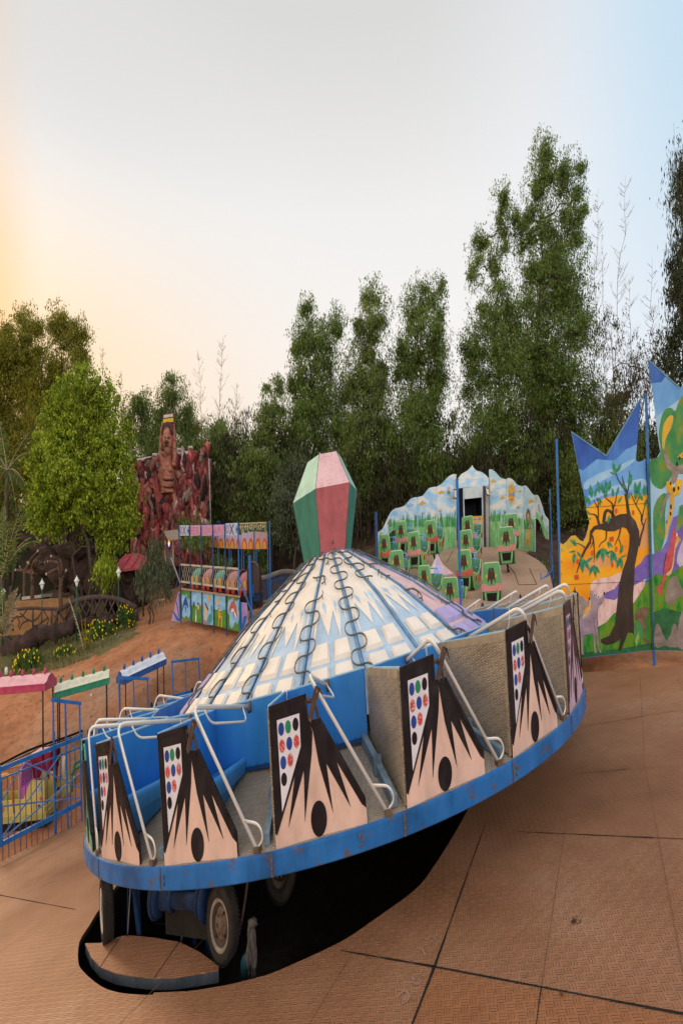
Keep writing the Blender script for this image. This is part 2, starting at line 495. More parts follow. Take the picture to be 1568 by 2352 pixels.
DARK = paint('dark_parts_and_shade', (.010, .009, .008), .9, 0, var=.3, bump=0)  # near black for dark parts; also stands in for shade below the deck

# ================================================================== the big spinning ride
RC = np.array([-0.24265547, 12.6625549, -2.24039948])
RM = np.array([[0.9968747, 0.0, -0.0789990], [0.0053094, 0.9977389, 0.0669988], [0.0788204, -0.0672089, 0.9946207]])
RN = RM[:, 2]
RR = 6.5
def RT(v):
    return np.asarray(v, float).reshape(-1, 3) @ RM.T + RC
def on_plate(px, py, o=0.8):
    """point of the tilted floor (o below the turning deck) in the ride's own frame"""
    r = ray(px, py); t = ((RC - RN * o) @ RN) / (r @ RN)
    return (r * t - RC) @ RM
def pol(r, a, z=0.0):
    return np.array([r * math.cos(a), r * math.sin(a), z])
FLOOR = 0.80
PITCH = math.radians(17.39); WANG = math.radians(12.01); A3 = math.radians(-97.37)
angles = [A3 + (k - 3) * PITCH for k in range(-1, 9)]
_rest = 2 * math.pi - 9 * PITCH
angles += [angles[-1] + _rest * (i + 1) / 12 for i in range(11)]

ride = thing('spinning_ride', 'large blue rimmed spinning ride with white cone, pink and black cars, lantern top', 'fairground ride', RT([[0, 0, -FLOOR]])[0])

# deck: a shallow dished ring of tread plate, and the plain underside
mb = MB(RT)
mb.lathe([(6.52, 0.004), (5.03, .34), (4.7, .44)], ALU, 126, uvs=True, smooth=False)
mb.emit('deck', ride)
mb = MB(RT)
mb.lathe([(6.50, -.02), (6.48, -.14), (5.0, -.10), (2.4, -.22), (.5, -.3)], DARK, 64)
mb.emit('underside', ride)
mb = MB(RT)
mb.lathe([(6.50, .0), (6.515, .012), (6.535, .008), (6.54, -.01), (6.54, -.145), (6.525, -.155), (6.50, -.15)], BLUE_RIM, 168, smooth=False)
for k, a in enumerate(angles):
    for da, w in ((-.010, .004),):
        P = [pol(6.541, a + da - w / 2), pol(6.549, a + da - w / 2), pol(6.549, a + da + w / 2), pol(6.541, a + da + w / 2)]
        v = [np.array([p[0], p[1], z]) for z in (-.15, .008) for p in P]
        mb.add(v, [(0, 1, 2, 3), (4, 7, 6, 5), (0, 4, 5, 1), (1, 5, 6, 2), (2, 6, 7, 3), (3, 7, 4, 0)], RUST)
    for z in (-.055, -.10):
        mb.blob(pol(6.545, a - .010 + (.0 if k % 3 else .012), z), (.016, .016, .018), RUST, 6, 4)
for z in (-.045, -.075, -.105):                                    # a lone bolt cluster by the third car
    mb.blob(pol(6.543, A3 + .190 + (.006 if z > -.09 and z < -.06 else 0), z), (.016, .016, .018), RUST, 6, 4)
mb.emit('rim', ride)

WC, HC, DC = 1.36, .948, 1.46
U_OUT = [(0.0, 0.948), (0.559, 0.964), (0.574, 0.782), (0.755, 0.779), (1.354, 0.177), (1.36, 0.0), (0.0, 0.0)]
U_WHITE = [(0.112, 0.844), (0.45, 0.848), (0.445, 0.63), (0.12, 0.241)]
U_BL = [(0.0, 0.948), (0.559, 0.964), (0.568, 0.775), (0.631, 0.705), (0.600, 0.56), (0.445, 0.135), (0.470, 0.47), (0.197, 0.127), (0.332, 0.446), (0.026, 0.098), (0.001, 0.113)]
U_BR = [(0.637, 0.707), (0.568, 0.775), (0.755, 0.779), (1.354, 0.177), (1.359, 0.113), (1.293, 0.146), (0.962, 0.463), (1.131, 0.145), (0.807, 0.473), (0.868, 0.141), (0.698, 0.482), (0.643, 0.682)]
DOTS = [(0.171, 0.779, 'b'), (0.274, 0.781, 'g'), (0.386, 0.784, 'k'), (0.17, 0.667, 'r'), (0.279, 0.671, 'b'), (0.387, 0.671, 'r'), (0.175, 0.558, 'b'), (0.28, 0.562, 'r'), (0.173, 0.449, 'k')]
DOTM = {'b': BLUEDOT, 'g': GREENDOT, 'k': BLACKP, 'r': REDDOT}
PANELMAT = {0: (paint('sea_green_panel', (.11, .40, .30), .5, .08, (.4, .4, .3), .2, 3), BLACKP), 6: (paint('mauve_panel', (.52, .36, .50), .5, .05, (.4, .35, .3), .15, 3), paint('plum_black', (.055, .028, .038), .5, .05, (.10, .05, .04), .3, 5))}

def car_frame(a):
    P0, P1 = pol(RR, a), pol(RR, a + WANG)
    x = (P1 - P0) / np.linalg.norm(P1 - P0); z = np.array([0, 0, 1.0]); y = np.cross(z, x)
    def T(v):
        v = np.asarray(v, float).reshape(-1, 3)
        lean = .064 * np.clip(v[:, 2], 0, 1.2) * (1 - np.clip(v[:, 1] / DC, 0, 1))
        return RT(P0 + np.outer(v[:, 0], x) + np.outer(v[:, 1] - lean, y) + np.outer(v[:, 2], z))
    return T
def fl(y): return .004 + .235 * y

for i, a in enumerate(angles):
    k = i - 1
    T = car_frame(a)
    pm, bm = PANELMAT.get(k, (PINK, BLACKP))
    # body: back wall (tread plate outside, blue inside) and inner wall
    mb = MB(T)
    bw = [(.02, fl(.02) + .02), (.02, HC - .005), (DC, .925), (DC, fl(DC) + .02)]
    mb.prism(bw, ALU_WALL, -.022, 0.0, axes=(1, 2), uvs=True)
    mb.prism(bw, BLUE_LT, 0.001, 0.020, axes=(1, 2))
    mb.prism([(.03, .925), (1.47, .935), (1.47, .36), (.03, .36)], BLUE_LT, DC - .022, DC - .002, axes=(0, 2))
    # folded top trim and corner strips with rivets
    mb.box((-.026, .02, HC - .075), (-.0225, DC, HC - .012), paint('dull_trim', (.36, .30, .22), .5, .15, (.2, .13, .08), .2, 6, metal=.2))
    mb.tube([(-.005, .02, HC - .003), (-.005, DC, .928)], .016, paint('chipped_sky_edge', (.33, .55, .72), .5, .35, (.55, .50, .42), .15, 5), 4)
    mb.tube([(.03, DC - .012, .928), (1.47, DC - .012, .938)], .014, MATS['chipped_sky_edge'], 4)
    mb.box((-.030, .025, .03), (-.0235, .060, HC - .02), MATS['dull_trim'])
    for z in np.linspace(.1, .88, 7):
        mb.blob((-.031, .042, z), (.006, .008, .008), RUST, 5, 4)
    mb.box((1.462, DC - .026, .37), (1.474, DC + .004, .93), BLUE_DK)
    for x in np.linspace(.08, 1.4, 9): mb.blob((x, DC - .026, .40), (.009, .006, .009), BLUE_DK, 5, 4)
    mb.box((.03, DC - .055, .355), (1.46, DC - .024, .39), BLUE_DK)
    # the steel beam that carries the car
    mb.add([(x, y, fl(y) + z) for x in (-.20, -.11) for y in (.10, 1.42) for z in (.006, .085)], [(0, 1, 3, 2), (4, 6, 7, 5), (0, 4, 5, 1), (2, 3, 7, 6), (0, 2, 6, 4), (1, 5, 7, 3)], paint('worn_beam_blue', (.13, .20, .27), .5, .3, (.13, .09, .06), .3, 6))
    mb.box((-.23, .72, fl(.72)), (-.10, .82, fl(.72) + .14), MATS['worn_beam_blue'])
    car = mb.emit('cabin', ride)
    # outer side panel
    mb = MB(T)
    mb.prism(U_OUT, pm, 0.0, .038, m_side=bm)
    lay = -.0025
    mb.prism(U_BL, bm, -.006, -.001)
    mb.prism(U_BR, bm, -.006, -.001)
    if k != 0:
        mb.prism(U_WHITE, WHITEP if k != 6 else MATS['mauve_panel'], -.0085, -.0062)
        for x, z, c in DOTS:
            if c == 'r':
                mb.prism(ellipse(x, z, .047, .047, 18), paint('dot_ring_grey', (.50, .42, .42), .5, .1, var=.1), -.0105, -.0087)
                mb.prism(ellipse(x, z, .040, .040, 18), REDDOT, -.0125, -.0107)
            else:
                mb.prism(ellipse(x, z, .044, .044, 18), DOTM[c], -.0115, -.0087)
    mb.prism(ellipse(.654, .131, .118, .117, 26), BLACKP, -.0095, -.001)
    # folded lip round the top of the panel
    for p, q in ((U_OUT[0], U_OUT[1]), (U_OUT[1], U_OUT[2]), (U_OUT[2], U_OUT[3]), (U_OUT[3], U_OUT[4])):
        d = np.array(q) - p; nrm = np.array([d[1], -d[0]]) / np.hypot(*d)
        pts = [p, q, tuple(np.array(q) + nrm * .034), tuple(np.array(p) + nrm * .034)]
        mb.prism(pts, bm, -.017, -.0062)
    mb.emit('side_panel', car)
    # bench along the back wall
    mb = MB(T)
    prof = [(.024, .40), (.10, .385), (.50, .455), (.60, .475), (.645, .462), (.665, .43), (.64, .30), (.56, .06)]
    n = len(prof); v = []
    for y in (.06, DC - .03):
        v += [(x, y, max(z, fl(y) + .003)) for x, z in prof]
    mb.add(v, [[j, j + 1, n + j + 1, n + j] for j in range(n - 1)], paint('bench_blue_paint', (.055, .265, .64), .45, .04, (.2, .22, .24), .14, 2), smooth=True)
    mb.add(v, [list(range(n)), list(range(n, 2 * n))[::-1]], MATS['bench_blue_paint'])
    mb.emit('bench', car)
    # lap bar with hand loop and foot loop
    mb = MB(T)
    m = CHROME
    mb.tube(rounded([(.78, DC - .03, .88), (.60, .10, 1.075), (1.66, .06, .035)], .17, 7), .021, m, 10)
    mb.tube(rounded([(.62, .34, 1.045), (.69, .42, .90), (.93, 1.12, .79), (.77, 1.22, .915)], .10, 5), .011, m, 8)
    mb.tube(rounded([(1.46, .06, .235), (1.72, .06, .20), (1.79, .06, .10), (1.65, .06, .035)], .09, 5), .012, m, 8)
    mb.tube([(.80, DC - .06, .845), (.78, DC - .03, .92)], .035, RUST, 8)
    mb.box((1.62, .02, .012), (1.72, .10, .055), RUST)
    mb.emit('lap_bar', car)
    # pipe arch at the notch and the flat latch strap across it
    mb = MB(T)
    mb.tube(smooth_open([(.545, .02, .915), (.63, .02, .905), (.70, .02, .85), (.725, .02, .765)], 4), .020, BROWNM if k != 0 else MATS['sea_green_panel'], 8)
    m = BROWNM if k != 0 else MATS['sea_green_panel']
    S = [((.575, .80), (.625, .765)), ((.675, .955), (.745, .925)), ((.715, 1.00), (.79, .97)), ((.80, .925), (.825, .885))]
    for (p, q), (p2, q2) in zip(S[:-1], S[1:]):
        mb.add([(p[0], y, p[1]) for y in (-.045, -.03)] + [(q[0], y, q[1]) for y in (-.045, -.03)] + [(p2[0], y, p2[1]) for y in (-.045, -.03)] + [(q2[0], y, q2[1]) for y in (-.045, -.03)],
               [(0, 2, 6, 4), (1, 5, 7, 3), (0, 4, 5, 1), (2, 3, 7, 6), (0, 1, 3, 2), (4, 6, 7, 5)], m)
    mb.blob((.61, -.05, .785), (.014, .01, .014), RUST, 6, 4); mb.blob((.735, -.05, .955), (.016, .012, .016), RUST, 6, 4)
    mb.emit('latch_strap', car)

# cone of shaped fibreglass segments
CP_R, CP_Z = [.60, 2.7, 5.02], [2.32, 1.575, .55]
def cz(r): return float(np.interp(r, CP_R, CP_Z)) + .05 * math.sin(math.pi * min(max((r - .6) / 4.4, 0), 1)) * 0
SEG = 2 * math.pi / 21
RIB0 = math.radians(-97.9)
mb = MB(RT)
def cone_poly(pts, m, h=0.0, edge=0.0):
    """pts: (fraction across the segment, r) -> raised patch lying on the cone; edges are cut finely so it follows the curve"""
    out = []
    for j in range(len(pts)):
        p, q = np.array(pts[j]), np.array(pts[(j + 1) % len(pts)])
        n = max(1, int(abs(q[0] - p[0]) / .12 + abs(q[1] - p[1]) / .5))
        for t in range(n): out.append(tuple(p + (q - p) * t / n))
    return out
def seg_pts(s, pts, h):
    return [pol(r, RIB0 + (s + f) * SEG, cz(r) + h) for f, r in pts]
SPIKE = [(-.0, .65), (0.0, 2.5), (.035, 3.55), (.10, 3.05), (.14, 3.6), (.205, 2.86), (.455, 3.44), (.585, 2.88), (.715, 3.53), (.83, 2.55), (.90, 3.3), (.955, 2.45), (.985, 3.5), (1.0, 2.5), (1.0, .65)]
for s in range(21):
    mid = math.degrees(RIB0 + (s + .5) * SEG)
    while mid > 180: mid -= 360
    pinkish = not (-141 < mid < -39)
    base_m, top_m, tile_m = (PALEPK, PALEPK, LILAC) if pinkish else (SKYB, CREAM, CREAM)
    # base strip
    rs = list(np.linspace(.60, 2.7, 6)) + list(np.linspace(3.1, 5.02, 6))
    fs = np.linspace(0, 1, 7)
    v = [pol(r, RIB0 + (s + f) * SEG, cz(r)) for r in rs for f in fs]
    nf = len(fs)
    mb.add(v, [[i * nf + j, (i + 1) * nf + j, (i + 1) * nf + j + 1, i * nf + j + 1] for i in range(len(rs) - 1) for j in range(nf - 1)], base_m, smooth=True)
    # the cream (or pink) sunburst, a few millimetres proud
    d2 = [(f * 0.0 + f, r) for f, r in SPIKE]
    jit = random.Random(s)
    if pinkish:
        pts = [(0, .65), (0, 2.6), (.2, 3.3), (.45, 2.8), (.7, 3.4), (1, 2.6), (1, .65)]
    else:
        pts = [(f, r + (jit.uniform(-.06, .06) if 2.6 < r else 0)) for f, r in d2]
    # split into strips in f so it follows the cone
    for j in range(1, len(pts) - 2):
        f0, r0 = pts[j]; f1, r1 = pts[j + 1]
        if f1 <= f0: continue
        n = 9
        L = [(f0 + (f1 - f0) * 0, .65 + (r0 - .65) * t / n) for t in range(n + 1)]
        Rr = [(f1, .65 + (r1 - .65) * t / n) for t in range(n + 1)]
        vv = [q for a_, b_ in zip(L, Rr) for q in (pol(a_[1], RIB0 + (s + a_[0]) * SEG, cz(a_[1]) + .009), pol(b_[1], RIB0 + (s + b_[0]) * SEG, cz(b_[1]) + .009))]
        mb.add(vv, [[2 * t, 2 * t + 2, 2 * t + 3, 2 * t + 1] for t in range(n)], top_m if not pinkish else PALEPK, smooth=True)
    # raised tiles near the foot
    for rlo, rhi in ((3.60, 3.97), (4.08, 4.44), (4.54, 4.86)):
        for f0, f1 in ((.135, .455), (.565, .86)):
            sh = .0 if rlo < 4 else .02
            q = [(f0 - sh, rlo), (f1 - sh * .2, rlo), (f1 + .02, rhi), (f0 - .02, rhi)]
            inset = [(f0 - sh + .03, rlo + .03), (f1 - .03, rlo + .03), (f1 - .02, rhi - .03), (f0 + .02, rhi - .03)]
            v = seg_pts(s, q, .004) + seg_pts(s, inset, .042)
            mb.add(v, [(4, 5, 6, 7), (0, 1, 5, 4), (1, 2, 6, 5), (2, 3, 7, 6), (3, 0, 4, 7)], tile_m)
cone = mb.emit('cone_roof', ride)
NEON = paint('grey_green_tube', (.10, .115, .105), .45, .15, (.25, .24, .2), .3, 8)
for s in range(21):
    a = RIB0 + s * SEG
    mb = MB(RT)
    rs = np.concatenate([np.linspace(.60, 2.7, 4), np.linspace(3.2, 5.0, 4)])
    t = np.array([-math.sin(a), math.cos(a), 0])
    v = []
    for r in rs:
        for o, h in ((-.024, .003), (-.024, .030), (.024, .030), (.024, .003)): v.append(pol(r, a, cz(r) + h) + t * o)
    mb.add(v, [[4 * i + j, 4 * i + j + 1, 4 * i + j + 5, 4 * i + j + 4] for i in range(len(rs) - 1) for j in range(3)], paint('cone_rib_blue', (.12, .25, .42), .45, .30, (.05, .08, .14), .3, 5))
    # dark slot along one side of the cover strip, bolt at its head
    v = []
    for r in rs:
        for o, h in ((.025, .002), (.025, .026), (.040, .026), (.040, .002)): v.append(pol(r, a, cz(r) + h) + t * o)
    mb.add(v, [[4 * i + j, 4 * i + j + 1, 4 * i + j + 5, 4 * i + j + 4] for i in range(len(rs) - 1) for j in range(3)], BLUE_DK)
    mb.blob(pol(.86, a, cz(.86) + .04), (.012, .012, .012), RUST, 6, 4)
    mb.emit('rib', cone)
# wavy neon tubes, some of them broken
def wave(s, r0, r1, ph=0.0, amp=.20, lam=.62):
    a = RIB0 + s * SEG; P = []
    t = np.array([-math.sin(a), math.cos(a), 0])
    for r in np.arange(r0, r1, .035):
        q = 2 * math.pi * r / lam + ph
        rr = r - .055 * math.sin(2 * q)
        P.append(pol(rr, a, cz(max(rr, .60)) + .055) + t * (amp * (.55 + .45 * min(1, r / 1.5)) * math.sin(q)))
    return P
TUBES = [(1, .75, 4.5, 0.6), (0, .75, 1.3, 2.0), (0, 1.65, 2.02, 1.1), (0, 2.35, 4.4, 2.4), (-1, .8, 4.5, 1.2), (-2, .8, 2.2, .3), (-2, 2.4, 4.6, 1.9), (-3, .9, 4.5, .9), (-4, .9, 4.4, 2.2),
         (2, .75, 2.35, 2.6), (2, 4.3, 4.6, 0.2), (3, 1.55, 1.9, 1.0), (3, 2.1, 2.4, 1.0), (3, 2.9, 3.3, 1.3), (3, 4.05, 4.6, 1.0), (4, .9, 1.9, .5), (4, 2.4, 2.7, .4), (4, 3.4, 4.4, .9), (5, .9, 3.2, 2.0), (6, 1.0, 4.2, .1)]
for s, r0, r1, ph in TUBES:
    mb = MB(RT)
    P = wave(s, r0, r1, ph)
    mb.tube(P, .0105, NEON, 6)
    for q in (P[2], P[len(P) // 2], P[-3]):
        mb.tube([q - np.array([0, 0, .05]), q], .010, RUST, 5)
    mb.emit('neon_tube', cone)
# six sided lantern at the top
mb = MB(RT)
FIN_G = paint('lantern_green', (.040, .21, .17), .5, .30, (.03, .05, .05), .22, 3, wscale=20)
FIN_GL = paint('lantern_pale_green', (.32, .60, .53), .5, .35, (.20, .30, .26), .12, 3, wscale=26)
FIN_R = paint('lantern_red', (.42, .110, .125), .5, .35, (.16, .06, .07), .18, 3, wscale=18)
FIN_P = paint('lantern_pink', (.70, .46, .50), .5, .42, (.22, .10, .16), .12, 3, wscale=22)
lev = [(.74, 2.27), (1.03, 3.14), (.54, 3.66), (.0, 3.72)]
def lp(r, a, z): return np.array([r * math.cos(a) + .045 * (z - 2.3) - .03, r * math.sin(a), z])
for j in range(6):
    a0 = math.radians(-44 + 60 * j); a1 = a0 - math.radians(60)
    red = j in (0, 3)
    for (l0, l1), m in zip(((0, 1), (1, 2), (2, 3)), ((FIN_R if red else FIN_G), (FIN_P if red else FIN_GL), (FIN_P if red else FIN_GL))):
        (r0, z0), (r1, z1) = lev[l0], lev[l1]
        mb.add([lp(r0, a0, z0), lp(r0, a1, z0), lp(r1, a1, z1), lp(r1, a0, z1)], [(0, 1, 2, 3)], m)
    mb.tube([lp(.742, a0, 2.27), lp(1.032, a0, 3.14), lp(.542, a0, 3.66)], .007, paint('lantern_edge_dark', (.10, .10, .10), .6, .2), 5)
mb.blob(lp(.70, math.radians(-74), 2.42), (.02, .02, .025), RUST, 6, 5)
mb.emit('lantern_top', ride)

# road wheels that drive the deck, seen through the opening
def wheel(cen, ang, rim_m, hub_m, R=.285, w=.19):
    ax = np.array([math.cos(ang), math.sin(ang), 0]); tt = np.array([-math.sin(ang), math.cos(ang), 0]); zz = np.array([0, 0, 1.0])
    def T(v):
        v = np.asarray(v, float).reshape(-1, 3)
        return RT(cen + np.outer(v[:, 2], ax) + np.outer(v[:, 0], tt) + np.outer(v[:, 1], zz))
    mb = MB(T)
    mb.lathe([(.19, -w / 2), (R - .03, -w / 2), (R - .006, -w / 2 + .03), (R, -.04), (R, .04), (R - .006, w / 2 - .03), (R - .03, w / 2), (.235, w / 2 + .006), (.19, w / 2 - .006)], RUBBER, 40)
    for j in range(60):
        q = 2 * math.pi * j / 60
        for zz0 in (-.05, .05):
            c_, s_ = math.cos(q), math.sin(q)
            mb.box((R - .004, -.005, zz0 - .035), (R + .006, .005, zz0 + .035), RUBBER, T=lambda v, c_=c_, s_=s_: T(np.stack([np.asarray(v)[:, 0] * c_ - np.asarray(v)[:, 1] * s_, np.asarray(v)[:, 0] * s_ + np.asarray(v)[:, 1] * c_, np.asarray(v)[:, 2]], 1)))
    whl = mb.emit('wheel', ride)
    mb = MB(T)
    mb.lathe([(.193, w / 2 - .004), (.180, w / 2 + .002), (.172, w / 2 - .002), (.160, w / 2 - .022)], hub_m, 32)
    mb.lathe([(.160, w / 2 - .022), (.150, w / 2 - .055), (.118, w / 2 - .062)], paint('rim_well', (.060, .042, .032), .7, .4, (.13, .06, .035), .3, 10), 32)
    mb.lathe([(.118, w / 2 - .062), (.104, w / 2 - .036), (.085, w / 2 - .032), (.058, w / 2 - .042), (.050, w / 2 - .024), (.0, w / 2 - .020)], rim_m, 28)
    for j in range(6):
        q = 2 * math.pi * j / 6
        mb.blob((.075 * math.cos(q), .075 * math.sin(q), w / 2 - .022), (.014, .014, .016), RUST, 6, 4)
    for j in range(4):
        q = 2 * math.pi * (j + .5) / 4
        mb.prism(ellipse(.112 * math.cos(q), .112 * math.sin(q), .014, .014, 8), DARK, w / 2 - .033, w / 2 - .029, axes=(0, 1))
    mb.emit('wheel_rim', whl)
w1 = on_plate(507, 2124, .525); w2 = on_plate(238, 2090, .515)
a1 = math.atan2(w1[1], w1[0]); a2 = math.atan2(w2[1], w2[0])
wheel(w1 - pol(.06, a1), a1 - .12, paint('rusty_hub', (.14, .10, .075), .6, .6, (.12, .055, .03), .3, 12), HUBW)
wheel(w2 - pol(.06, a2), a2 - .10, paint('pale_hub', (.40, .38, .36), .5, .15), paint('pale_hub_ring', (.55, .54, .53), .5, .1))
wheel(pol(5.0, a1 + .10, -.46), a1 + .10, DARK, DARK)  # inner wheel's hub is near black, shade put into its colour
mb = MB(RT)
e1 = w1 - pol(.42, a1); e2 = w2 - pol(.42, a2)
DKF = paint('frame_blue', (.008, .030, .095), .55, .40, (.022, .017, .013), .4, 5, spec=.2)  # frame blue, darkened in its colour for the shade under the deck
d = (e2 - e1) / np.linalg.norm(e2 - e1)
D1, D2 = on_plate(328, 2084, .40), on_plate(455, 2094, .40)
D1, D2 = D1 - pol(.22, math.atan2(D1[1], D1[0])), D2 - pol(.22, math.atan2(D2[1], D2[0])); dd_ = D2 - D1
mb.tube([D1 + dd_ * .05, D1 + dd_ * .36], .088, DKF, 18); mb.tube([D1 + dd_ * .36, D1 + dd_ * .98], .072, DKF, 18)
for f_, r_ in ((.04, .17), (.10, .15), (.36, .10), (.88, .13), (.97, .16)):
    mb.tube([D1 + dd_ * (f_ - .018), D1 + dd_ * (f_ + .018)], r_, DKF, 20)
def plate_px(px, w, z0, z1, back, tilt=0.0):
    q = on_plate(px, 2148, .80); q = q - pol(back, math.atan2(q[1], q[0])); t = d * w / 2
    n_ = pol(.03, math.atan2(q[1], q[0]))
    v = [q + i * t + j * n_ + d * tilt * k + np.array([0, 0, z]) for k, z in ((0, z0), (1, z1)) for i, j in ((-1, 0), (1, 0), (1, -1), (-1, -1))]
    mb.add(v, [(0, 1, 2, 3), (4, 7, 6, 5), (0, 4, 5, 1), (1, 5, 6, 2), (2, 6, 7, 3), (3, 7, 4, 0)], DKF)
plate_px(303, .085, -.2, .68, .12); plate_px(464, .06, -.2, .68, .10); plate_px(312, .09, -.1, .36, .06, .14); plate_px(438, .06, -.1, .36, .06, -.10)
q = on_plate(385, 2120, .45); q = q - pol(.55, math.atan2(q[1], q[0]))
mb.add([q + d * x + np.array([0, 0, z]) for x in (-.75, .75) for z in (-.3, .34)], [(0, 2, 3, 1)], DARK)  # dark sheet added behind the drum in place of deep shade
for px, z_ in ((345, .25), (425, .25)):
    q = on_plate(px, 2090, .42); mb.tube([q - pol(.2, math.atan2(q[1], q[0])) + np.array([0, 0, 0]), q - pol(.25, math.atan2(q[1], q[0])) + np.array([0, 0, .4])], .035, BROWNM, 8)
q = on_plate(561, 2226, .86); q = q - pol(.05, math.atan2(q[1], q[0]))
mb.tube([q - pol(.12, math.atan2(q[1], q[0])), q + pol(.02, math.atan2(q[1], q[0]))], .085, paint('motor_blue_green', (.012, .065, .095), .5, .3, (.02, .02, .02), .3, 6), 18)
mb.tube(smooth_open([w1 + [.15, .05, -.25], w1 + [.30, .15, -.05], w1 + [.42, .3, .25]], 4), .022, BROWNM, 6)
mb.emit('axle_frame', ride)

# curved tread plate in front of the wheels
z4 = lambda x, y: (143.5 + x * .32956, 1952 + y * .32956)
TREAD = checker('dusty_tread_plate', [(.26, (.22, .092, .043)), (.42, (.35, .155, .076)), (.58, (.43, .210, .114)), (.76, (.50, .295, .190))], .10, .5, 0.0, .9, .42, 4.0)
plate = [on_plate(*z4(*q), FLOOR)[:2] for q in [(160, 650), (260, 648), (345, 625), (410, 600), (470, 595), (640, 612), (815, 642), (960, 715), (1090, 812), (1085, 840), (940, 865), (780, 890), (640, 893), (500, 880), (370, 858), (265, 815), (200, 745)]]
mb = MB(RT)
mb.prism(plate, TREAD, -FLOOR, -FLOOR - .006, axes=(0, 1), uvs=True)
mb.prism(plate, paint('plate_edge', (.06, .075, .10), .6, .3, (.10, .06, .04), .3, 5), -FLOOR - .0065, -FLOOR - .085, axes=(0, 1))
for p, q in (((410, 600), (265, 815)), ((815, 642), (640, 893))):
    p, q = on_plate(*z4(*p), FLOOR), on_plate(*z4(*q), FLOOR)
    mb.tube([p + [0, 0, .001], q + [0, 0, .001]], .004, DARK, 4)
for px, py in ((455, 600), (830, 640)):
    b_ = on_plate(*z4(px, py), FLOOR)
    mb.tube([b_, b_ + np.array([.06, .10, .52])], .012, paint('strut_grey', (.22, .22, .23), .5, .2), 6)
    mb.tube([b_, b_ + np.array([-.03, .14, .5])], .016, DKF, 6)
mb.emit('cover_plate', ride)

# ------------------------------------------------------------------ the tread-plate floor with its opening, and the pit
f1 = lambda x, y: (784.3 + x * .49985, 1263.1 + y * .49985)
opening = [tuple(on_plate(*q, FLOOR)[:2]) for q in [z4(240, 440), z4(180, 540), z4(120, 640), z4(112, 780), z4(150, 850), z4(270, 950), z4(400, 995), z4(560, 1010), z4(630, 1010), z4(640, 995), z4(870, 985), z4(1060, 958), z4(1180, 935), z4(1400, 880), z4(1568, 815), (784, 2163), (859, 2113), (949, 2048), (990, 2000), (1044, 1915), (1086, 1838), (1120, 1770)]]
opening = smooth_open(opening[:9], 3) + smooth_open(opening[9:], 3)
opening_end = opening[-1]
a_end = math.atan2(opening[-1][1], opening[-1][0]); a_start = math.atan2(opening[0][1], opening[0][0]) + 2 * math.pi
for t in np.linspace(0, 1, 26)[1:-1]:
    a = a_end + (a_start - a_end) * t
    _r0 = float(np.hypot(*opening_end)); r = _r0 + (6.3 - _r0) * max(0, (t - .72) / .28)
    opening.append((r * math.cos(a), r * math.sin(a)))
lf, rf = on_plate(0, 1980), on_plate(190, 1885)
outer = [(-14.2, -1.6), tuple(lf[:2]), tuple(rf[:2]), (-7.2, 8.4), (-1, 10.6), (5.5, 8.9), (9.9, 4.32), (11.79, 1.65), (14.2, -2.6), (14.5, -14), (-14.5, -14)]
mb = MB(RT)
tri = tessellate_polygon([[Vector((*p, 0)) for p in outer], [Vector((*p, 0)) for p in opening]])
vv = [(*p, -FLOOR) for p in outer + opening]
mb.add(vv, [list(t) for t in tri], TREAD, uv=[p for p in outer + opening])
no = len(outer)
# folded edges: outer skirt and the cut edge of the opening
sk = [(p[0], p[1], z) for p in outer for z in (-FLOOR, -FLOOR - .12)]
mb.add(sk, [[2 * i, 2 * ((i + 1) % no), 2 * ((i + 1) % no) + 1, 2 * i + 1] for i in range(no)], RUST)
npn = len(opening)
sk = [(p[0], p[1], z) for p in opening for z in (-FLOOR, -FLOOR - .05)]
mb.add(sk, [[2 * i, 2 * ((i + 1) % npn), 2 * ((i + 1) % npn) + 1, 2 * i + 1] for i in range(npn)], RUST)
# seams between the plates: dark gaps on a skewed grid
E1, E2 = np.array([.8526, -.5225]), np.array([.5225, .8526])
def seam(u0, v0, u1, v1, w0, w1, m=DARK, wig=.0):
    n = 10; L = []; Rr = []
    dd = np.array([u1 - u0, v1 - v0]); dd = dd / np.hypot(*dd); pn = np.array([-dd[1], dd[0]])
    for t in np.linspace(0, 1, n):
        c = np.array([u0 + (u1 - u0) * t, v0 + (v1 - v0) * t]) + pn * wig * math.sin(9 * t + u0)
        w = (w0 + (w1 - w0) * t) * (1 + .35 * math.sin(17 * t + v0))
        for S_, sg in ((L, 1), (Rr, -1)):
            q = c + pn * sg * w / 2; S_.append(E1 * q[0] + E2 * q[1])
    v = [(*p, -FLOOR + .004) for p in L + Rr]
    mb.add(v, [[i, i + 1, n + i + 1, n + i] for i in range(n - 1)], m)
seam(4.75, -9.5, 4.76, -5.30, .022, .030); seam(4.76, -5.30, 4.68, -1.9, .024, .012)
seam(4.75, -5.32, 12.5, -5.36, .020, .045); seam(4.75, -5.32, 3.3, -5.34, .030, .016); seam(.6, -5.36, -1, -5.5, .006, .010); seam(-4.0, -5.55, -9.5, -5.60, .010, .022)
THINS = paint('seam_brown', (.19, .095, .055), .8, 0, bump=0)
seam(6.02, -10, 6.06, -5.33, .012, .010, DARK); seam(6.06, -5.31, 6.14, -1.6, .008, .006, THINS)
seam(7.40, -9, 7.43, -5.4, .006, .006, THINS); seam(7.43, -5.3, 7.52, .8, .009, .006, THINS)
seam(7.55, .8, 7.95, 7.2, .006, .010, THINS); seam(8.8, -9, 8.85, 6, .005, .005, THINS)
seam(5.3, -2.25, 7.4, -2.38, .012, .024, DARK); seam(7.4, -2.38, 11.5, -2.6, .018, .012, DARK)
seam(6.3, -.02, 7.25, .06, .010, .016, DARK); seam(7.2, .06, 11, .12, .005, .004, THINS)
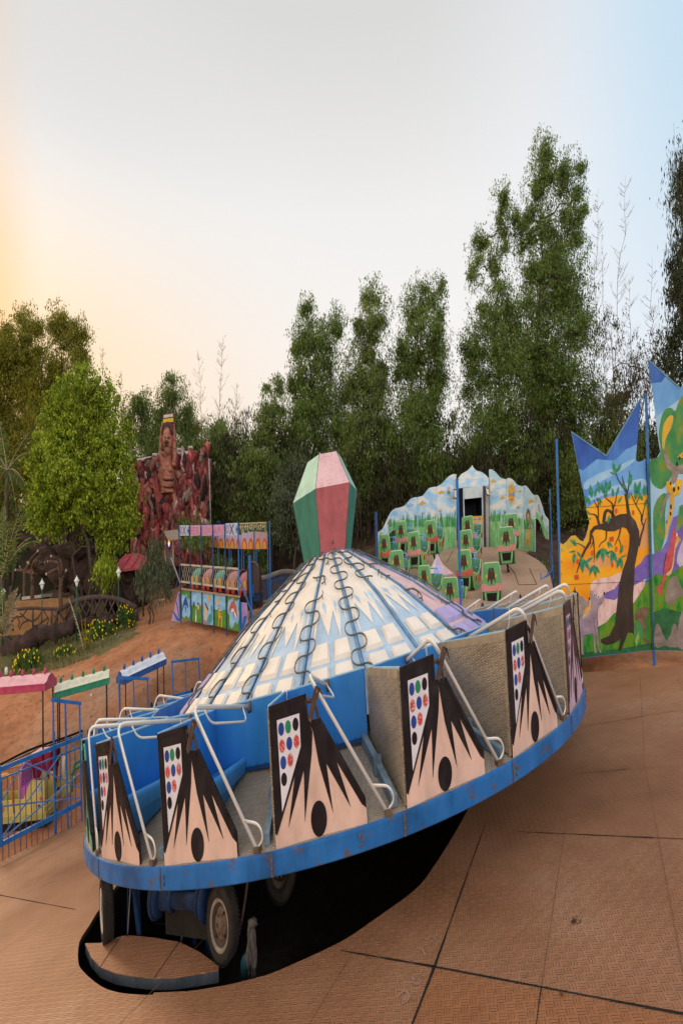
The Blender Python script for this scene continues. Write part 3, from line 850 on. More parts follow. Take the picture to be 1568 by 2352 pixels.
seam(6.2, 2.8, 8.4, 3.25, .012, .014, DARK); seam(8.4, 3.25, 10.5, 3.3, .006, .004, THINS)
seam(3.49, -9.5, 3.5, -5.4, .010, .008, THINS); seam(.57, -9, .58, -5.42, .010, .008, THINS); seam(2.1, -9, 2.1, -6.1, .005, .005, THINS)
seam(-2.85, -1.0, -2.86, -.55, .018, .012, DARK); seam(-2.86, -1.55, -2.84, -.9, .02, .016, DARK); seam(-4.4, 4, -4.5, -8, .006, .006, THINS); seam(-6.0, 4, -6.0, -8, .006, .006, THINS); seam(-7.5, 4, -7.5, -8, .006, .006, THINS)
seam(-5, -2.4, -10, -2.5, .010, .008, THINS); seam(-8, .4, -12, .4, .010, .008, THINS)
TREAD_O = checker('rusty_orange_tread', [(.26, (.22, .080, .030)), (.42, (.35, .138, .056)), (.6, (.43, .185, .082)), (.78, (.47, .245, .135))], .10, .5, 0.0, .9, .42, 4.0)
for _q in ([(4.78, -5.36), (12.3, -5.40), (12.3, -9.4), (4.78, -9.4)],):
    _v = [E1 * a_ + E2 * b_ for a_, b_ in _q]
    mb.add([(*p, -FLOOR + .002) for p in _v], [(0, 3, 2, 1)], TREAD_O, uv=_v)
tag(mb.emit('platform_floor'), kind='structure')
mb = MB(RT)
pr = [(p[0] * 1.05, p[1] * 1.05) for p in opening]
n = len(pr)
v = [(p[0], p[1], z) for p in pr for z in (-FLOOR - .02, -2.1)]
mb.add(v, [[2 * i, 2 * i + 1, 2 * ((i + 1) % n) + 1, 2 * ((i + 1) % n)] for i in range(n)], DARK)  # pit walls and bottom coloured near black, painting in the pit's shade
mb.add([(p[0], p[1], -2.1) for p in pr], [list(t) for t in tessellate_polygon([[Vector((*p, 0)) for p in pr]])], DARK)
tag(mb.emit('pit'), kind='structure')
# faded hand-painted numerals on the plates near the opening
mb = MB(RT)
CHALK = paint('faded_blue_marking', (.25, .19, .22), .7, 1.0, (.34, .19, .12), .2, 8, wscale=14)
def floor_mark(pix, w=.03):
    P = [on_plate(*q, FLOOR)[:2] for q in pix]
    o = stroke(smooth_open(P, 4), [w])
    mb.poly(o, CHALK, -FLOOR + .0045, axes=(0, 1))
f2 = lambda x, y: (784.3 + x * .49985, 1263.1 + y * .49985)
for p in ([(340, 1840), (365, 1835), (385, 1870)], [(385, 1800), (415, 1780), (430, 1800), (405, 1825), (440, 1770)], [(320, 1965), (345, 1990), (375, 1960), (350, 2000), (325, 1990)], [(255, 2060), (290, 2030), (310, 2060), (280, 2090), (300, 2050)]):
    floor_mark([f2(*q) for q in p], .035)
f0 = lambda x, y: (x * .5002, 1263.1 + y * .5002)
tag(mb.emit('floor_marking'), kind='structure')
# trodden leaf scraps
for (px, py), r in (((1322, 2121), .055), ((1290, 2100 + 192), .022)):
    c = on_plate(px, py, FLOOR)
    mb = MB(RT)
    rg = random.Random(int(px))
    for j in range(16):
        q = c + np.array([rg.uniform(-1, 1) * r, rg.uniform(-.7, .7) * r, .004 + rg.random() * .02])
        a = rg.uniform(0, 6.28); l = r * rg.uniform(.3, .8)
        dv = np.array([math.cos(a), math.sin(a), rg.uniform(-.1, .4)]) * l; pv = np.array([-math.sin(a), math.cos(a), rg.uniform(-.3, .3)]) * l * .35
        mb.add([q - dv, q + pv, q + dv, q - pv], [(0, 1, 2, 3)], paint('dead_leaf', (.07, .04, .025), .8, 0))
    mb.emit('leaf_scrap', label='crumpled dark leaf scrap lying on the rusty tread floor at lower right' if r > .03 else 'tiny dark leaf scrap near the lower right floor seam', cat='litter')
# grey rag caught beside the wheel
mb = MB()
RAG = multi('grey_rag', [(.3, (.035, .028, .026)), (.55, (.10, .085, .08)), (.75, (.19, .165, .155))], 8, .85, bump=.3, stretch=(6, 6, 1))
rg = np.random.default_rng(3)
qb = on_plate(577, 2246, .90); qb = qb - pol(.06, math.atan2(qb[1], qb[0])); tq = np.array([-qb[1], qb[0], 0]) / np.hypot(qb[0], qb[1])
for i, (x0, x1, r0, z1) in enumerate(((-.050, -.075, .022, -.02), (-.020, -.045, .030, .0), (.010, -.010, .026, -.03), (.035, .025, .030, .02), (.060, .060, .022, .06), (.02, .045, .024, .0), (-.01, .0, .02, -.04))):
    P = [RT([qb + tq * (x0 * .75 * (1 - t) + x1 * t + .012 * math.sin(6 * t + i)) + pol(.03 * math.sin(3 * t + i * 2), .3 * i) + np.array([0, 0, .34 + .04 * math.sin(i) - (.34 - z1) * t])])[0] for t in np.linspace(0, 1, 9)]
    mb.tube(P, r0 * np.array([.5, 1.25, 1.35, 1.0, .9, 1.0, .85, .8, .5]), RAG, 9)
mb.blob(RT([qb + tq * .03 + np.array([0, 0, .345])])[0], (.075, .06, .035), RAG, 10, 7, wob=.25, seed=2)
mb.emit('rag', label='crumpled grey rag hanging in the dark opening beside the front wheel', cat='rag')

# ================================================================== terrain
CTRL = [(0, 1985, 17), (100, 1925, 17.3), (-150, 2000, 17), (0, 1720, 20.5), (200, 1640, 21.5), (390, 1620, 20), (60, 1560, 25), (330, 1500, 25), (416, 1433, 27.0), (552, 1469, 24.2), (480, 1452, 25.6), (520, 1420, 28),
        (300, 1440, 32), (340, 1350, 42), (130, 1432, 36), (0, 1470, 34), (20, 1400, 42), (90, 1330, 55), (-200, 1450, 34), (230, 1330, 50), (400, 1300, 52), (620, 1340, 40),
        (860, 1440, 25), (1000, 1420, 23.4), (1200, 1310, 29), (1040, 1275, 32), (880, 1310, 31), (1400, 1525, 17.4), (1285, 1480, 19), (1568, 1520, 17), (1750, 1500, 18), (1300, 1270, 36), (1500, 1180, 40), (1050, 1200, 44), (700, 1270, 44)]
cp = np.array([at(*c) for c in CTRL])
cp[:, 2] -= 0.0
# under and in front of the ride floor the ground simply runs below it
def floor_z(x, y):
    return RC[2] - FLOOR * RN[2] - ((x - RC[0] + FLOOR * RN[0]) * RN[0] + (y - RC[1] + FLOOR * RN[1]) * RN[1]) / RN[2]
extra = [(x, y, floor_z(x, y) - .55) for x, y in ((0, 2), (-10, 2), (10, 2), (-10, 9), (9, 9), (0, 12), (-5, 16), (5, 16), (-14, 6), (15, 6), (0, 20), (-30, 4), (30, 4))]
extra += [(-70, 60, -2.5), (-30, 75, -1.0), (0, 80, 1.5), (30, 80, 4.0), (70, 60, 5.0), (60, 25, 2.0), (-70, 20, -4.5), (-45, 45, -3.5), (-60, -10, -4.5), (60, -10, 0), (0, -12, -3.6)]
CPT = np.array([tuple(c) for c in cp] + extra)
def _tps_fit(P, lam=1.5):
    n = len(P); d = np.linalg.norm(P[:, None, :2] - P[None, :, :2], axis=2)
    K = np.where(d > 0, d ** 2 * np.log(d + 1e-9), 0) + lam * np.eye(n)
    A = np.zeros((n + 3, n + 3)); A[:n, :n] = K; A[:n, n] = 1; A[:n, n + 1:] = P[:, :2]; A[n, :n] = 1; A[n + 1:, :n] = P[:, :2].T
    return np.linalg.solve(A, np.concatenate([P[:, 2], [0, 0, 0]]))
_TW = _tps_fit(CPT)
def ground_z(x, y):
    x, y = np.atleast_1d(np.asarray(x, float)), np.atleast_1d(np.asarray(y, float))
    d = np.hypot(x[:, None] - CPT[None, :, 0], y[:, None] - CPT[None, :, 1])
    z = np.where(d > 0, d ** 2 * np.log(d + 1e-9), 0) @ _TW[:len(CPT)] + _TW[len(CPT)] + _TW[len(CPT) + 1] * x + _TW[len(CPT) + 2] * y
    # keep below the ride floor
    l = (np.stack([x, y, z], 1) - RC) @ RM
    inside = (np.abs(l[:, 0]) < 15.5) & (l[:, 1] < 11.0) & (l[:, 1] > -16)
    rr = np.hypot(l[:, 0], l[:, 1] * np.where(l[:, 1] < 0, .8, 1.05))
    k = np.clip((13.6 - rr) / 1.2, 0, 1) * inside
    return np.where(k > 0, np.minimum(z, (floor_z(x, y) - .30 - 2.4 * np.clip((10.6 - rr) / 2.0, 0, 1)) * k + z * (1 - k)), z)
def gz(x, y): return float(ground_z(x, y)[0])
def on_ground(px, py, dmin=12, dmax=75):
    r = ray(px, py); t = np.linspace(dmin, dmax, 400); q = np.outer(t, r / r[1])
    i = np.argmax(q[:, 2] <= ground_z(q[:, 0], q[:, 1]))
    return q[i] if q[i, 2] <= gz(q[i, 0], q[i, 1]) else q[-1]

# red earth with sand, stones and grey washed patches
EARTH = multi('red_earth', [(.26, (.20, .080, .038)), (.45, (.36, .150, .070)), (.6, (.43, .195, .098)), (.8, (.48, .26, .155))], .55, .95, 9, bump=.7, bscale=6)
xs = np.concatenate([np.linspace(-75, -30, 24), np.linspace(-29, 25, 150), np.linspace(26, 75, 26)])
ys = np.concatenate([np.linspace(-15, 10, 12), np.linspace(11, 45, 110), np.linspace(46, 82, 30)])
GX, GY = np.meshgrid(xs, ys)
GZ = np.concatenate([ground_z(a, b) for a, b in zip(GX, GY)]).reshape(GX.shape)
GZ += .03 * np.sin(GX * 1.7 + 1.1 * np.sin(GY)) * np.sin(GY * 1.3) * (np.hypot(GX, GY - 12) > 16)
ny, nx = GX.shape
mb = MB()
_nt = EARTH.node_tree; _b = _nt.nodes['Principled BSDF']; _src = _b.inputs['Base Color'].links[0].from_socket
_c = _mixc(_nt, _ramp(_nt, _noise(_nt, .16, 5, .55), [(.52, (0, 0, 0)), (.66, (.75, .75, .75))]), _src, (.30, .20, .145))
_c = _mixc(_nt, _ramp(_nt, _noise(_nt, 3.5, 8, .7), [(.35, (.55, .55, .55)), (.55, (0, 0, 0))]), _c, (.17, .075, .04))
_nt.links.new(_c, _b.inputs['Base Color'])
LITTER_SHADE = multi('litter_and_shade', [(.3, (.020, .013, .009)), (.5, (.050, .031, .020)), (.75, (.11, .065, .038))], 1.0, .95, 8, bump=.8, bscale=7)  # leaf litter, its dark brown also carrying the wood's shade
GREENM = multi('grassy_earth', [(.3, (.06, .065, .02)), (.5, (.12, .11, .04)), (.75, (.26, .15, .08))], .9, .95, 8, bump=.6, bscale=8)
LAWNM = multi('lawn', [(.3, (.05, .085, .02)), (.7, (.13, .15, .045))], .8, .95, 6)
def _gm(x, y):
    px, py = proj(np.array([x, y, gz(x, y)]))
    w = 1.2 * math.sin(x * .9) + .8 * math.sin(x * 2.3 + 1) + .6 * math.sin(y * 2.1)
    if y > 34.5 + w + (8 if px < 430 else 0) + (2.5 if 880 < px < 1260 else 0) or (px > 600 and px < 870 and y > 31 + w) or (px > 1210 and y > 25.5 + w * .4): return 1 if not (px < 160 and 1255 < py < 1345) else 3
    if px < 320 + 6 * w and y > 23 + w * .3 and y > 23.0 + (px + 60) / 75.0 + w * .4: return 2
    return 0
_quads = [[j * nx + i, j * nx + i + 1, (j + 1) * nx + i + 1, (j + 1) * nx + i] for j in range(ny - 1) for i in range(nx - 1)]
_gsel = np.array([[_gm((xs[i] + xs[i + 1]) / 2, (ys[j] + ys[j + 1]) / 2) for i in range(nx - 1)] for j in range(ny - 1)]).ravel()
mb.add(np.stack([GX.ravel(), GY.ravel(), GZ.ravel()], 1), _quads, EARTH, smooth=True)
for _m in (LITTER_SHADE, GREENM, LAWNM): mb.mid(_m)
mb.mi = [int(q) for q in _gsel]
tag(mb.emit('ground'), kind='structure')
# the far land out to the horizon and a wooded rise behind the trees
mb = MB()
a = np.linspace(0, 2 * math.pi, 49)[:-1]
v = [(x, y, z) for r, dz in ((70, -9), (200, -8), (1500, -6)) for x, y, z in zip(r * np.cos(a), 20 + r * np.sin(a), np.full(48, dz))]
mb.add(v, [[k * 48 + i, k * 48 + (i + 1) % 48, (k + 1) * 48 + (i + 1) % 48, (k + 1) * 48 + i] for k in range(2) for i in range(48)], multi('far_land', [(.3, (.06, .06, .025)), (.7, (.14, .09, .05))], .05, .95))
mb.add([(75 * math.cos(q), 20 + 75 * math.sin(q), -9.0) for q in a], [list(range(48))], MATS['far_land'])
tag(mb.emit('far_land'), kind='structure')
HILLM = multi('hill_scrub', [(.3, (.008, .009, .005)), (.5, (.018, .017, .009)), (.75, (.035, .029, .016))], .6, .95, 8, bump=1.0, bscale=3)
hx = np.linspace(-75, 80, 90)
def ridge_py(px):
    return np.interp(px, [-900, 0, 300, 460, 560, 700, 1000, 1300, 1568, 2400], [1160, 1150, 1130, 1060, 1065, 1060, 1050, 1020, 990, 940])
rows = []
for f in np.linspace(0, 1, 9):
    row = []
    for x in hx:
        yb = 50 + 4 * f + 1.2 * math.sin(x * .4)
        px, _ = proj(np.array([x, yb, 0]))
        top = at(px, float(ridge_py(px)) + 10 * math.sin(x * 1.3) + 6 * math.sin(x * 3.1), yb)[2]
        g0 = gz(x, yb) - .4
        row.append((x, yb, g0 + (max(top, g0 + .2) - g0) * f ** .8 + .25 * math.sin(x * 2.2 + f * 7)))
    rows.append(row)
back = [(x, 60.0, r[2] - .5) for x, r in zip(hx, rows[-1])]
rows.append(back)
n = len(hx)
mb = MB()
mb.add([p for r in rows for p in r], [[j * n + i, j * n + i + 1, (j + 1) * n + i + 1, (j + 1) * n + i] for j in range(len(rows) - 1) for i in range(n - 1)], HILLM, smooth=True)
tag(mb.emit('hill'), kind='structure')

# ================================================================== trees
LEAF_DK = leafmat('dark_leaf', [(.016, .034, .009), (.068, .120, .026), (.150, .240, .050), (.26, .37, .095)], .36, .55)
LEAF_MID = leafmat('mid_leaf', [(.024, .044, .012), (.085, .135, .032), (.170, .240, .058), (.28, .36, .11)], .36, .55)
LEAF_YEL = leafmat('olive_leaf', [(.045, .060, .008), (.12, .145, .016), (.26, .26, .025), (.46, .38, .04)], .45, .5)
LEAF_BRIGHT = leafmat('bright_leaf', [(.030, .055, .006), (.130, .200, .016), (.32, .43, .030), (.52, .62, .06)], .42, 1.1)
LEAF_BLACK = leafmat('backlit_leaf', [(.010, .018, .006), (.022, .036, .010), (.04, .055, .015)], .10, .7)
LEAF_DRY = leafmat('dry_leaf', [(.04, .03, .014), (.09, .065, .03), (.07, .085, .025)], .25, .8)
BARK = multi('bark', [(.3, (.035, .026, .019)), (.7, (.11, .085, .062))], 3, .9, stretch=(3, 3, .6), bump=.4)
BARK_PALE = multi('pale_bark', [(.3, (.16, .13, .10)), (.7, (.30, .25, .19))], 3, .9, stretch=(3, 3, .6), bump=.3)

def leaves(mb, cen, rad, count, m, size=(.07, .26), droop=.9, shell=.55, rg=None, jit=.35):
    """small leaf faces through the volume of an ellipsoid, denser towards its skin"""
    rg = rg or rng
    d = rg.normal(size=(count, 3)); d /= np.linalg.norm(d, axis=1, keepdims=True)
    r = shell + (1 - shell) * rg.random(count) ** .6
    r = np.where(rg.random(count) < .25, rg.random(count), r) * (1 + jit * .35 * rg.normal(size=count))
    P = np.asarray(cen) + d * r[:, None] * np.asarray(rad)
    yaw = rg.uniform(0, 2 * math.pi, count)
    tilt = rg.normal(0, .55, count)
    L = size[1] * rg.uniform(.6, 1.3, count); w = size[0] * rg.uniform(.6, 1.3, count)
    down = np.stack([np.sin(tilt) * np.cos(yaw), np.sin(tilt) * np.sin(yaw), -np.cos(tilt)], 1) * droop + rg.normal(0, 1, (count, 3)) * (1 - droop)
    down /= np.linalg.norm(down, axis=1, keepdims=True)
    side = np.stack([-np.sin(yaw), np.cos(yaw), np.zeros(count)], 1)
    A = P; B = P + down * (L * .5)[:, None] + side * (w * .5)[:, None]; Cc = P + down * L[:, None]; D = P + down * (L * .5)[:, None] - side * (w * .5)[:, None]
    V = np.stack([A, B, Cc, D], 1).reshape(-1, 3)
    F = (np.arange(count)[:, None] * 4 + np.arange(4)).tolist()
    mb.add(V, F, m)

def sprays(mb, cen, rad, total, m, size, rg, per=11, soft=.46, droop=.85):
    """foliage as many small hanging sprays, thinning out softly towards the edge"""
    n = max(2, int(total / per))
    g = rg.normal(0, soft, (n, 3)); nn = np.linalg.norm(g, axis=1, keepdims=True); g *= np.minimum(1, 1.2 / np.maximum(nn, 1e-6))
    C0 = np.repeat(np.asarray(cen) + g * np.asarray(rad), per, axis=0); k = len(C0)
    P = C0 + rg.normal(0, 1, (k, 3)) * np.array([.17, .17, .11]) * (size[1] / .16) ** .5
    yaw = rg.uniform(0, 6.283, k); tilt = rg.normal(0, .6, k)
    L = size[1] * rg.uniform(.55, 1.3, k); w = size[0] * rg.uniform(.6, 1.3, k)
    dn = np.stack([np.sin(tilt) * np.cos(yaw), np.sin(tilt) * np.sin(yaw), -np.cos(tilt)], 1) * droop + rg.normal(0, 1, (k, 3)) * (1 - droop)
    dn /= np.linalg.norm(dn, axis=1, keepdims=True)
    sd = np.stack([-np.sin(yaw), np.cos(yaw), np.zeros(k)], 1)
    V = np.stack([P, P + dn * (L * .45)[:, None] + sd * (w * .5)[:, None], P + dn * L[:, None], P + dn * (L * .45)[:, None] - sd * (w * .5)[:, None]], 1).reshape(-1, 3)
    mb.add(V, (np.arange(k)[:, None] * 4 + np.arange(4)).tolist(), m)

def limb(mb, a, b, r0, r1, m, rg, wob=.12, n=7):
    a, b = np.asarray(a, float), np.asarray(b, float)
    t = np.linspace(0, 1, n)[:, None]
    L = np.linalg.norm(b - a)
    P = a + (b - a) * t + rg.normal(0, wob * L * .12, (n, 3)) * np.sin(math.pi * t)
    mb.tube(P, np.linspace(r0, r1, n), m, 6)
    return P

def tree(label, depth, puffs, base_px, m, dens=1.0, size=(.088, .15), trunk_r=.16, group=None, name='tree', bark=None, cat='tree', seed=1, depth_r=None, shell=.55, droop=.9, multi_stem=1, tuft=0):
    rg = np.random.default_rng(seed)
    bx, by = base_px
    b0 = at(bx, by, depth); g = gz(b0[0], depth); b0[2] = g if abs(g - b0[2]) > 2.5 else min(g, b0[2]) if g < b0[2] else b0[2]
    root = thing(name, label, cat, b0, group)
    cr = MB()
    cs = []
    for px, py, rx, ry in puffs:
        dy = rg.uniform(-1, 1) * (depth_r or 1.6)
        c = at(px, py, depth + dy)
        k = (depth + dy) / FX
        rad = np.array([rx * k, max(rx, ry / 2.25) * k * .9, ry * k / 2.25])
        cs.append((c, rad))
        # each big mass breaks into ragged drooping sub-masses
        area = rad[0] * rad[2]; tot = 1500 * dens * area / (size[0] * size[1] * 40)
        sprays(cr, c, rad * 1.05, tot * .45, m, size, rg, 11, .50, droop)
        for _ in range(max(3, int(2 + rx * ry / 700))):
            d = rg.normal(size=3); d /= np.linalg.norm(d)
            sprays(cr, c + d * rad * rg.uniform(.4, .95), rad * np.array([.42, .42, .34]) * rg.uniform(.6, 1.1), tot * .55 / max(3, int(2 + rx * ry / 700)), m, size, rg, 11, .5, droop)
        for _ in range(int(tuft * rx * ry / 100)):
            d = rg.normal(size=3); d /= np.linalg.norm(d); d[1] = -abs(d[1]) if rg.random() < .75 else d[1]
            leaves(cr, c + d * rad * rg.uniform(.72, 1.02), np.array([.34, .34, .20]) * rg.uniform(.7, 1.2), 42, m, size, .7, .3, rg)
    cr.emit('crown', root)
    tr = MB(); bk = bark or BARK
    top = max(cs, key=lambda q: q[0][2])[0]
    for s_ in range(multi_stem):
        o = np.array([rg.uniform(-.5, .5), rg.uniform(-.4, .4), 0]) * (multi_stem > 1)
        tp = cs[rg.integers(len(cs))][0] if s_ else top
        P = limb(tr, b0 + o - [0, 0, .25], tp, trunk_r, .02, bk, rg, .35, 12)
        for c, rad in cs:
            j = int(np.clip(np.searchsorted(P[:, 2], c[2] - rad[2] * 1.1), 1, len(P) - 2))
            if rg.random() < 1.0 / multi_stem + .15:
                limb(tr, P[j], c + rg.normal(0, .15, 3) * rad, trunk_r * .35, .008, bk, rg, .5)
    tr.emit('trunk', root)
    return root

G_BACK = 'tall trees standing behind the fairground'
tree('tallest dense green tree, with two pointed tops, behind the yellow tree mural', 44, [(1250, 340, 26, 45), (1240, 420, 36, 50), (1300, 400, 34, 50), (1318, 470, 30, 50), (1225, 520, 40, 70), (1285, 560, 52, 80), (1250, 660, 62, 90), (1315, 680, 42, 90), (1205, 780, 62, 100), (1290, 820, 66, 110), (1225, 930, 80, 110), (1310, 960, 62, 110), (1250, 1080, 80, 90), (1340, 1090, 50, 90)], (1270, 1230), LEAF_DK, 1.0, seed=11, trunk_r=.24, group=G_BACK)
tree('tall feathery green tree with sparse left side, left of the tallest tree', 43, [(1152, 450, 22, 34), (1165, 510, 28, 45), (1100, 555, 24, 36), (1140, 600, 26, 60), (1090, 620, 18, 40), (1135, 720, 50, 80), (1085, 790, 30, 60), (1150, 850, 55, 90), (1085, 880, 34, 70), (1120, 970, 60, 90), (1090, 1060, 50, 80), (1160, 1080, 60, 80)], (1125, 1240), LEAF_DK, .85, seed=12, trunk_r=.18, group=G_BACK, shell=.4)
tree('broad green tree with several pointed tops rising behind the striped cone', 42, [(705, 715, 20, 40), (690, 790, 26, 55), (775, 735, 22, 45), (735, 810, 45, 70), (690, 890, 32, 75), (750, 920, 62, 90), (700, 1000, 46, 90), (780, 1030, 60, 80), (720, 1110, 60, 70)], (730, 1250), LEAF_DK, 1.0, seed=13, trunk_r=.2, group=G_BACK)
tree('slim green tree with a rounded top, right of the broad tree', 42.5, [(850, 672, 26, 40), (862, 730, 36, 55), (835, 790, 34, 60), (815, 880, 46, 80), (870, 860, 34, 70), (840, 970, 56, 90), (880, 1060, 54, 80), (820, 1110, 50, 70)], (850, 1250), LEAF_MID, .95, seed=14, trunk_r=.17, group=G_BACK)
tree('bushy green tree with twin rounded tops above the pink lantern', 43, [(965, 680, 34, 46), (1005, 695, 20, 60), (940, 710, 20, 50), (975, 770, 48, 75), (925, 820, 30, 70), (1005, 850, 28, 80), (955, 890, 52, 90), (990, 970, 44, 90), (930, 1010, 50, 90), (980, 1090, 60, 80)], (965, 1245), LEAF_DK, .95, seed=15, trunk_r=.2, group=G_BACK)
tree('rounded olive green tree with a ball shaped top beside the pale sky gap', 41, [(632, 890, 24, 26), (625, 950, 34, 46), (600, 1000, 36, 50), (645, 1040, 50, 70), (600, 1090, 60, 70), (650, 1150, 46, 70), (580, 1170, 45, 60)], (620, 1270), LEAF_MID, 1.0, seed=16, trunk_r=.14, group=G_BACK)
tree('low grey green leafy tree in front of the tall wood, above the welcome sign', 38, [(680, 1085, 46, 55), (650, 1150, 44, 60), (700, 1160, 36, 60), (665, 1215, 42, 45)], (672, 1280), leafmat('grey_green_leaf', [(.03, .045, .025), (.07, .095, .05), (.11, .14, .08), (.16, .19, .11)], .25, .8), .9, seed=17, trunk_r=.1)
tree('young green tree with light leaves in front of the dark wood, right of the lantern', 40, [(815, 990, 26, 45), (835, 1040, 30, 36), (800, 1050, 22, 40)], (818, 1240), LEAF_MID, .9, seed=18, trunk_r=.08)
tree('shaggy olive tree with hanging yellowish leaves behind the blue mural post', 41, [(1390, 960, 40, 70), (1330, 1100, 40, 100), (1380, 1060, 50, 90), (1290, 1120, 36, 90), (1440, 1010, 40, 70), (1240, 1100, 26, 80), (1420, 920, 30, 50)], (1360, 1240), LEAF_MID, .6, seed=19, trunk_r=.13, shell=.3)
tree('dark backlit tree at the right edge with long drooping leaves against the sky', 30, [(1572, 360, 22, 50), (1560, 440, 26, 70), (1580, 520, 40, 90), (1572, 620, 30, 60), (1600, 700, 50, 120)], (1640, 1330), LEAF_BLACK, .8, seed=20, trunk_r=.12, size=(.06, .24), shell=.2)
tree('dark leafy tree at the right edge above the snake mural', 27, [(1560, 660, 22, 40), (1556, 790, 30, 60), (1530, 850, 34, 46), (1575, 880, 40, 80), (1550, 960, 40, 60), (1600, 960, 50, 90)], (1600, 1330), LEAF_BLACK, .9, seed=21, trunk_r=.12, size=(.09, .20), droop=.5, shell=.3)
tree('thin half bare tree with scattered dark leaves between the tallest tree and the mural', 37, [(1440, 830, 46, 70), (1400, 760, 30, 60), (1480, 900, 40, 60), (1510, 790, 24, 60), (1430, 930, 50, 60)], (1430, 1240), LEAF_DRY, .16, seed=22, trunk_r=.07, size=(.07, .17), shell=.1, multi_stem=3)
# left: the sunlit wood
tree('tall olive tree with gold lit top at the far left edge', 46, [(58, 735, 26, 38), (20, 790, 36, 60), (70, 800, 36, 70), (40, 880, 60, 90), (-20, 850, 50, 110), (90, 940, 46, 90), (10, 1000, 70, 90), (80, 1060, 60, 90), (0, 1110, 80, 90)], (30, 1290), LEAF_YEL, 1.0, seed=31, trunk_r=.22, group=G_BACK)
tree('tall olive tree with two gold lit tops left of the sculpted rock', 46, [(135, 735, 24, 40), (188, 765, 20, 40), (150, 800, 38, 60), (185, 840, 26, 60), (130, 900, 46, 80), (190, 950, 40, 80), (150, 1020, 60, 90), (200, 1100, 50, 90)], (160, 1290), LEAF_YEL, .95, seed=32, trunk_r=.2, group=G_BACK)
tree('dark round headed tree behind the sculpted rock, nearest the bright tree', 48, [(325, 930, 34, 34), (310, 985, 30, 60), (345, 1000, 36, 70), (325, 1080, 40, 70)], (325, 1270), LEAF_MID, 1.0, seed=33, trunk_r=.14, group=G_BACK)
tree('dark green tree rising behind the statue board', 48, [(398, 895, 34, 30), (385, 945, 30, 50), (425, 950, 26, 56), (405, 1030, 50, 80), (450, 1040, 40, 70)], (405, 1270), LEAF_MID, 1.0, seed=34, trunk_r=.14, group=G_BACK)
tree('low hazy olive tree between the statue and the pale sky gap', 46, [(500, 1000, 36, 40), (540, 1020, 40, 40), (480, 1060, 46, 60), (560, 1080, 40, 60), (520, 1130, 60, 70), (510, 1210, 50, 50)], (520, 1280), LEAF_MID, .9, seed=35, trunk_r=.12, group=G_BACK)
tree('bright yellow green tree with a dense egg shaped crown beside the sculpted rock', 36, [(195, 875, 40, 40), (150, 920, 38, 50), (235, 920, 40, 54), (190, 980, 74, 80), (125, 1010, 40, 76), (262, 1000, 36, 84), (110, 1090, 44, 70), (190, 1080, 84, 90), (275, 1090, 36, 90), (150, 1160, 66, 70), (235, 1160, 60, 70), (292, 1170, 30, 66), (105, 1180, 38, 56), (262, 1230, 34, 36)], (200, 1375), LEAF_BRIGHT, .62, seed=36, trunk_r=.16, size=(.14, .15), droop=.7, multi_stem=3, depth_r=1.0, tuft=1.1)
tree('small bright green drooping branch tree hanging beside the lamp post', 34, [(248, 1285, 20, 26), (236, 1310, 22, 26), (255, 1325, 16, 36)], (215, 1385), LEAF_BRIGHT, .8, seed=37, trunk_r=.05, size=(.09, .2), shell=.3, multi_stem=2)
tree('grey green shrub tree with fine leaves beside the small hut', 31, [(352, 1275, 26, 34), (375, 1300, 24, 40), (345, 1325, 24, 40), (365, 1350, 26, 36)], (358, 1395), leafmat('grey_green_leaf', [(.03, .045, .025)] * 4, .25, .8), .55, seed=38, trunk_r=.05, size=(.05, .2), shell=.2, multi_stem=3)
for q, (px, py, rx, ry, lab) in enumerate([(440, 1220, 36, 40, 'low shrub with grey green leaves behind the first arches of the toy train booth'), (505, 1290, 22, 26, 'small shrub behind the middle posts of the toy train booth'), (585, 1260, 22, 40, 'pointed green shrub behind the right posts of the toy train booth'), (1245, 1340, 22, 50, 'leafy green shrub under the white wing end of the painted backdrop'), (905, 1230, 26, 40, 'dark shrub between the lantern and the left backdrop wing')]):
    tree(lab, 38 if px < 600 else 31, [(px, py, rx, ry), (px + rx * .5, py + ry * .5, rx * .8, ry * .7)], (px, py + ry + 25), LEAF_MID, .7, seed=50 + q, trunk_r=.04, size=(.07, .2), shell=.3, name='shrub', cat='shrub')

# bare feathery stems standing against the sky
def bare_stem(label, px, py0, py1, depth, spread, seed, r=.035, lean=0, n=46, col=None):
    rg = np.random.default_rng(seed)
    a, b = at(px, py1, depth), at(px + lean, py0, depth)
    root = thing('bare_tree', label, 'bare tree', a, 'bare stems against the sky')
    mb = MB(); m = col or multi('grey_twig', [(.3, (.10, .08, .065)), (.7, (.21, .175, .15))], 4, .9)
    P = limb(mb, a, b, r, .006, m, rg, .12, 14)
    k = depth / FX
    for i in range(n):
        f = rg.uniform(.10, .97); p = a + (b - a) * f + 0
        j = f * 13; p = P[int(j)] * (1 - j % 1) + P[min(int(j) + 1, 13)] * (j % 1)
        l = spread * k * (1 - f * .75) * rg.uniform(.5, 1.1); q = rg.uniform(0, 6.28)
        e = p + np.array([math.cos(q) * l, math.sin(q) * l, l * rg.uniform(.35, .8)])
        mid = (p + e) / 2 + [0, 0, -.08 * l]
        mb.tube([p, mid, e], [.011, .008, .004], m, 4)
        for _ in range(4):
            g = rg.uniform(.3, 1); s0 = p + (e - p) * g; l2 = l * .38; q2 = q + rg.normal(0, .8)
            mb.tube([s0, s0 + np.array([math.cos(q2) * l2, math.sin(q2) * l2, l2 * rg.uniform(.3, .9)])], [.006, .003], m, 3)
        if rg.random() < .5: leaves(mb, e, (.12, .12, .1), 3, LEAF_DRY, (.03, .10), .5, .2, rg)
    mb.emit('stem', root)
BT = 'tall bare feathery stem '
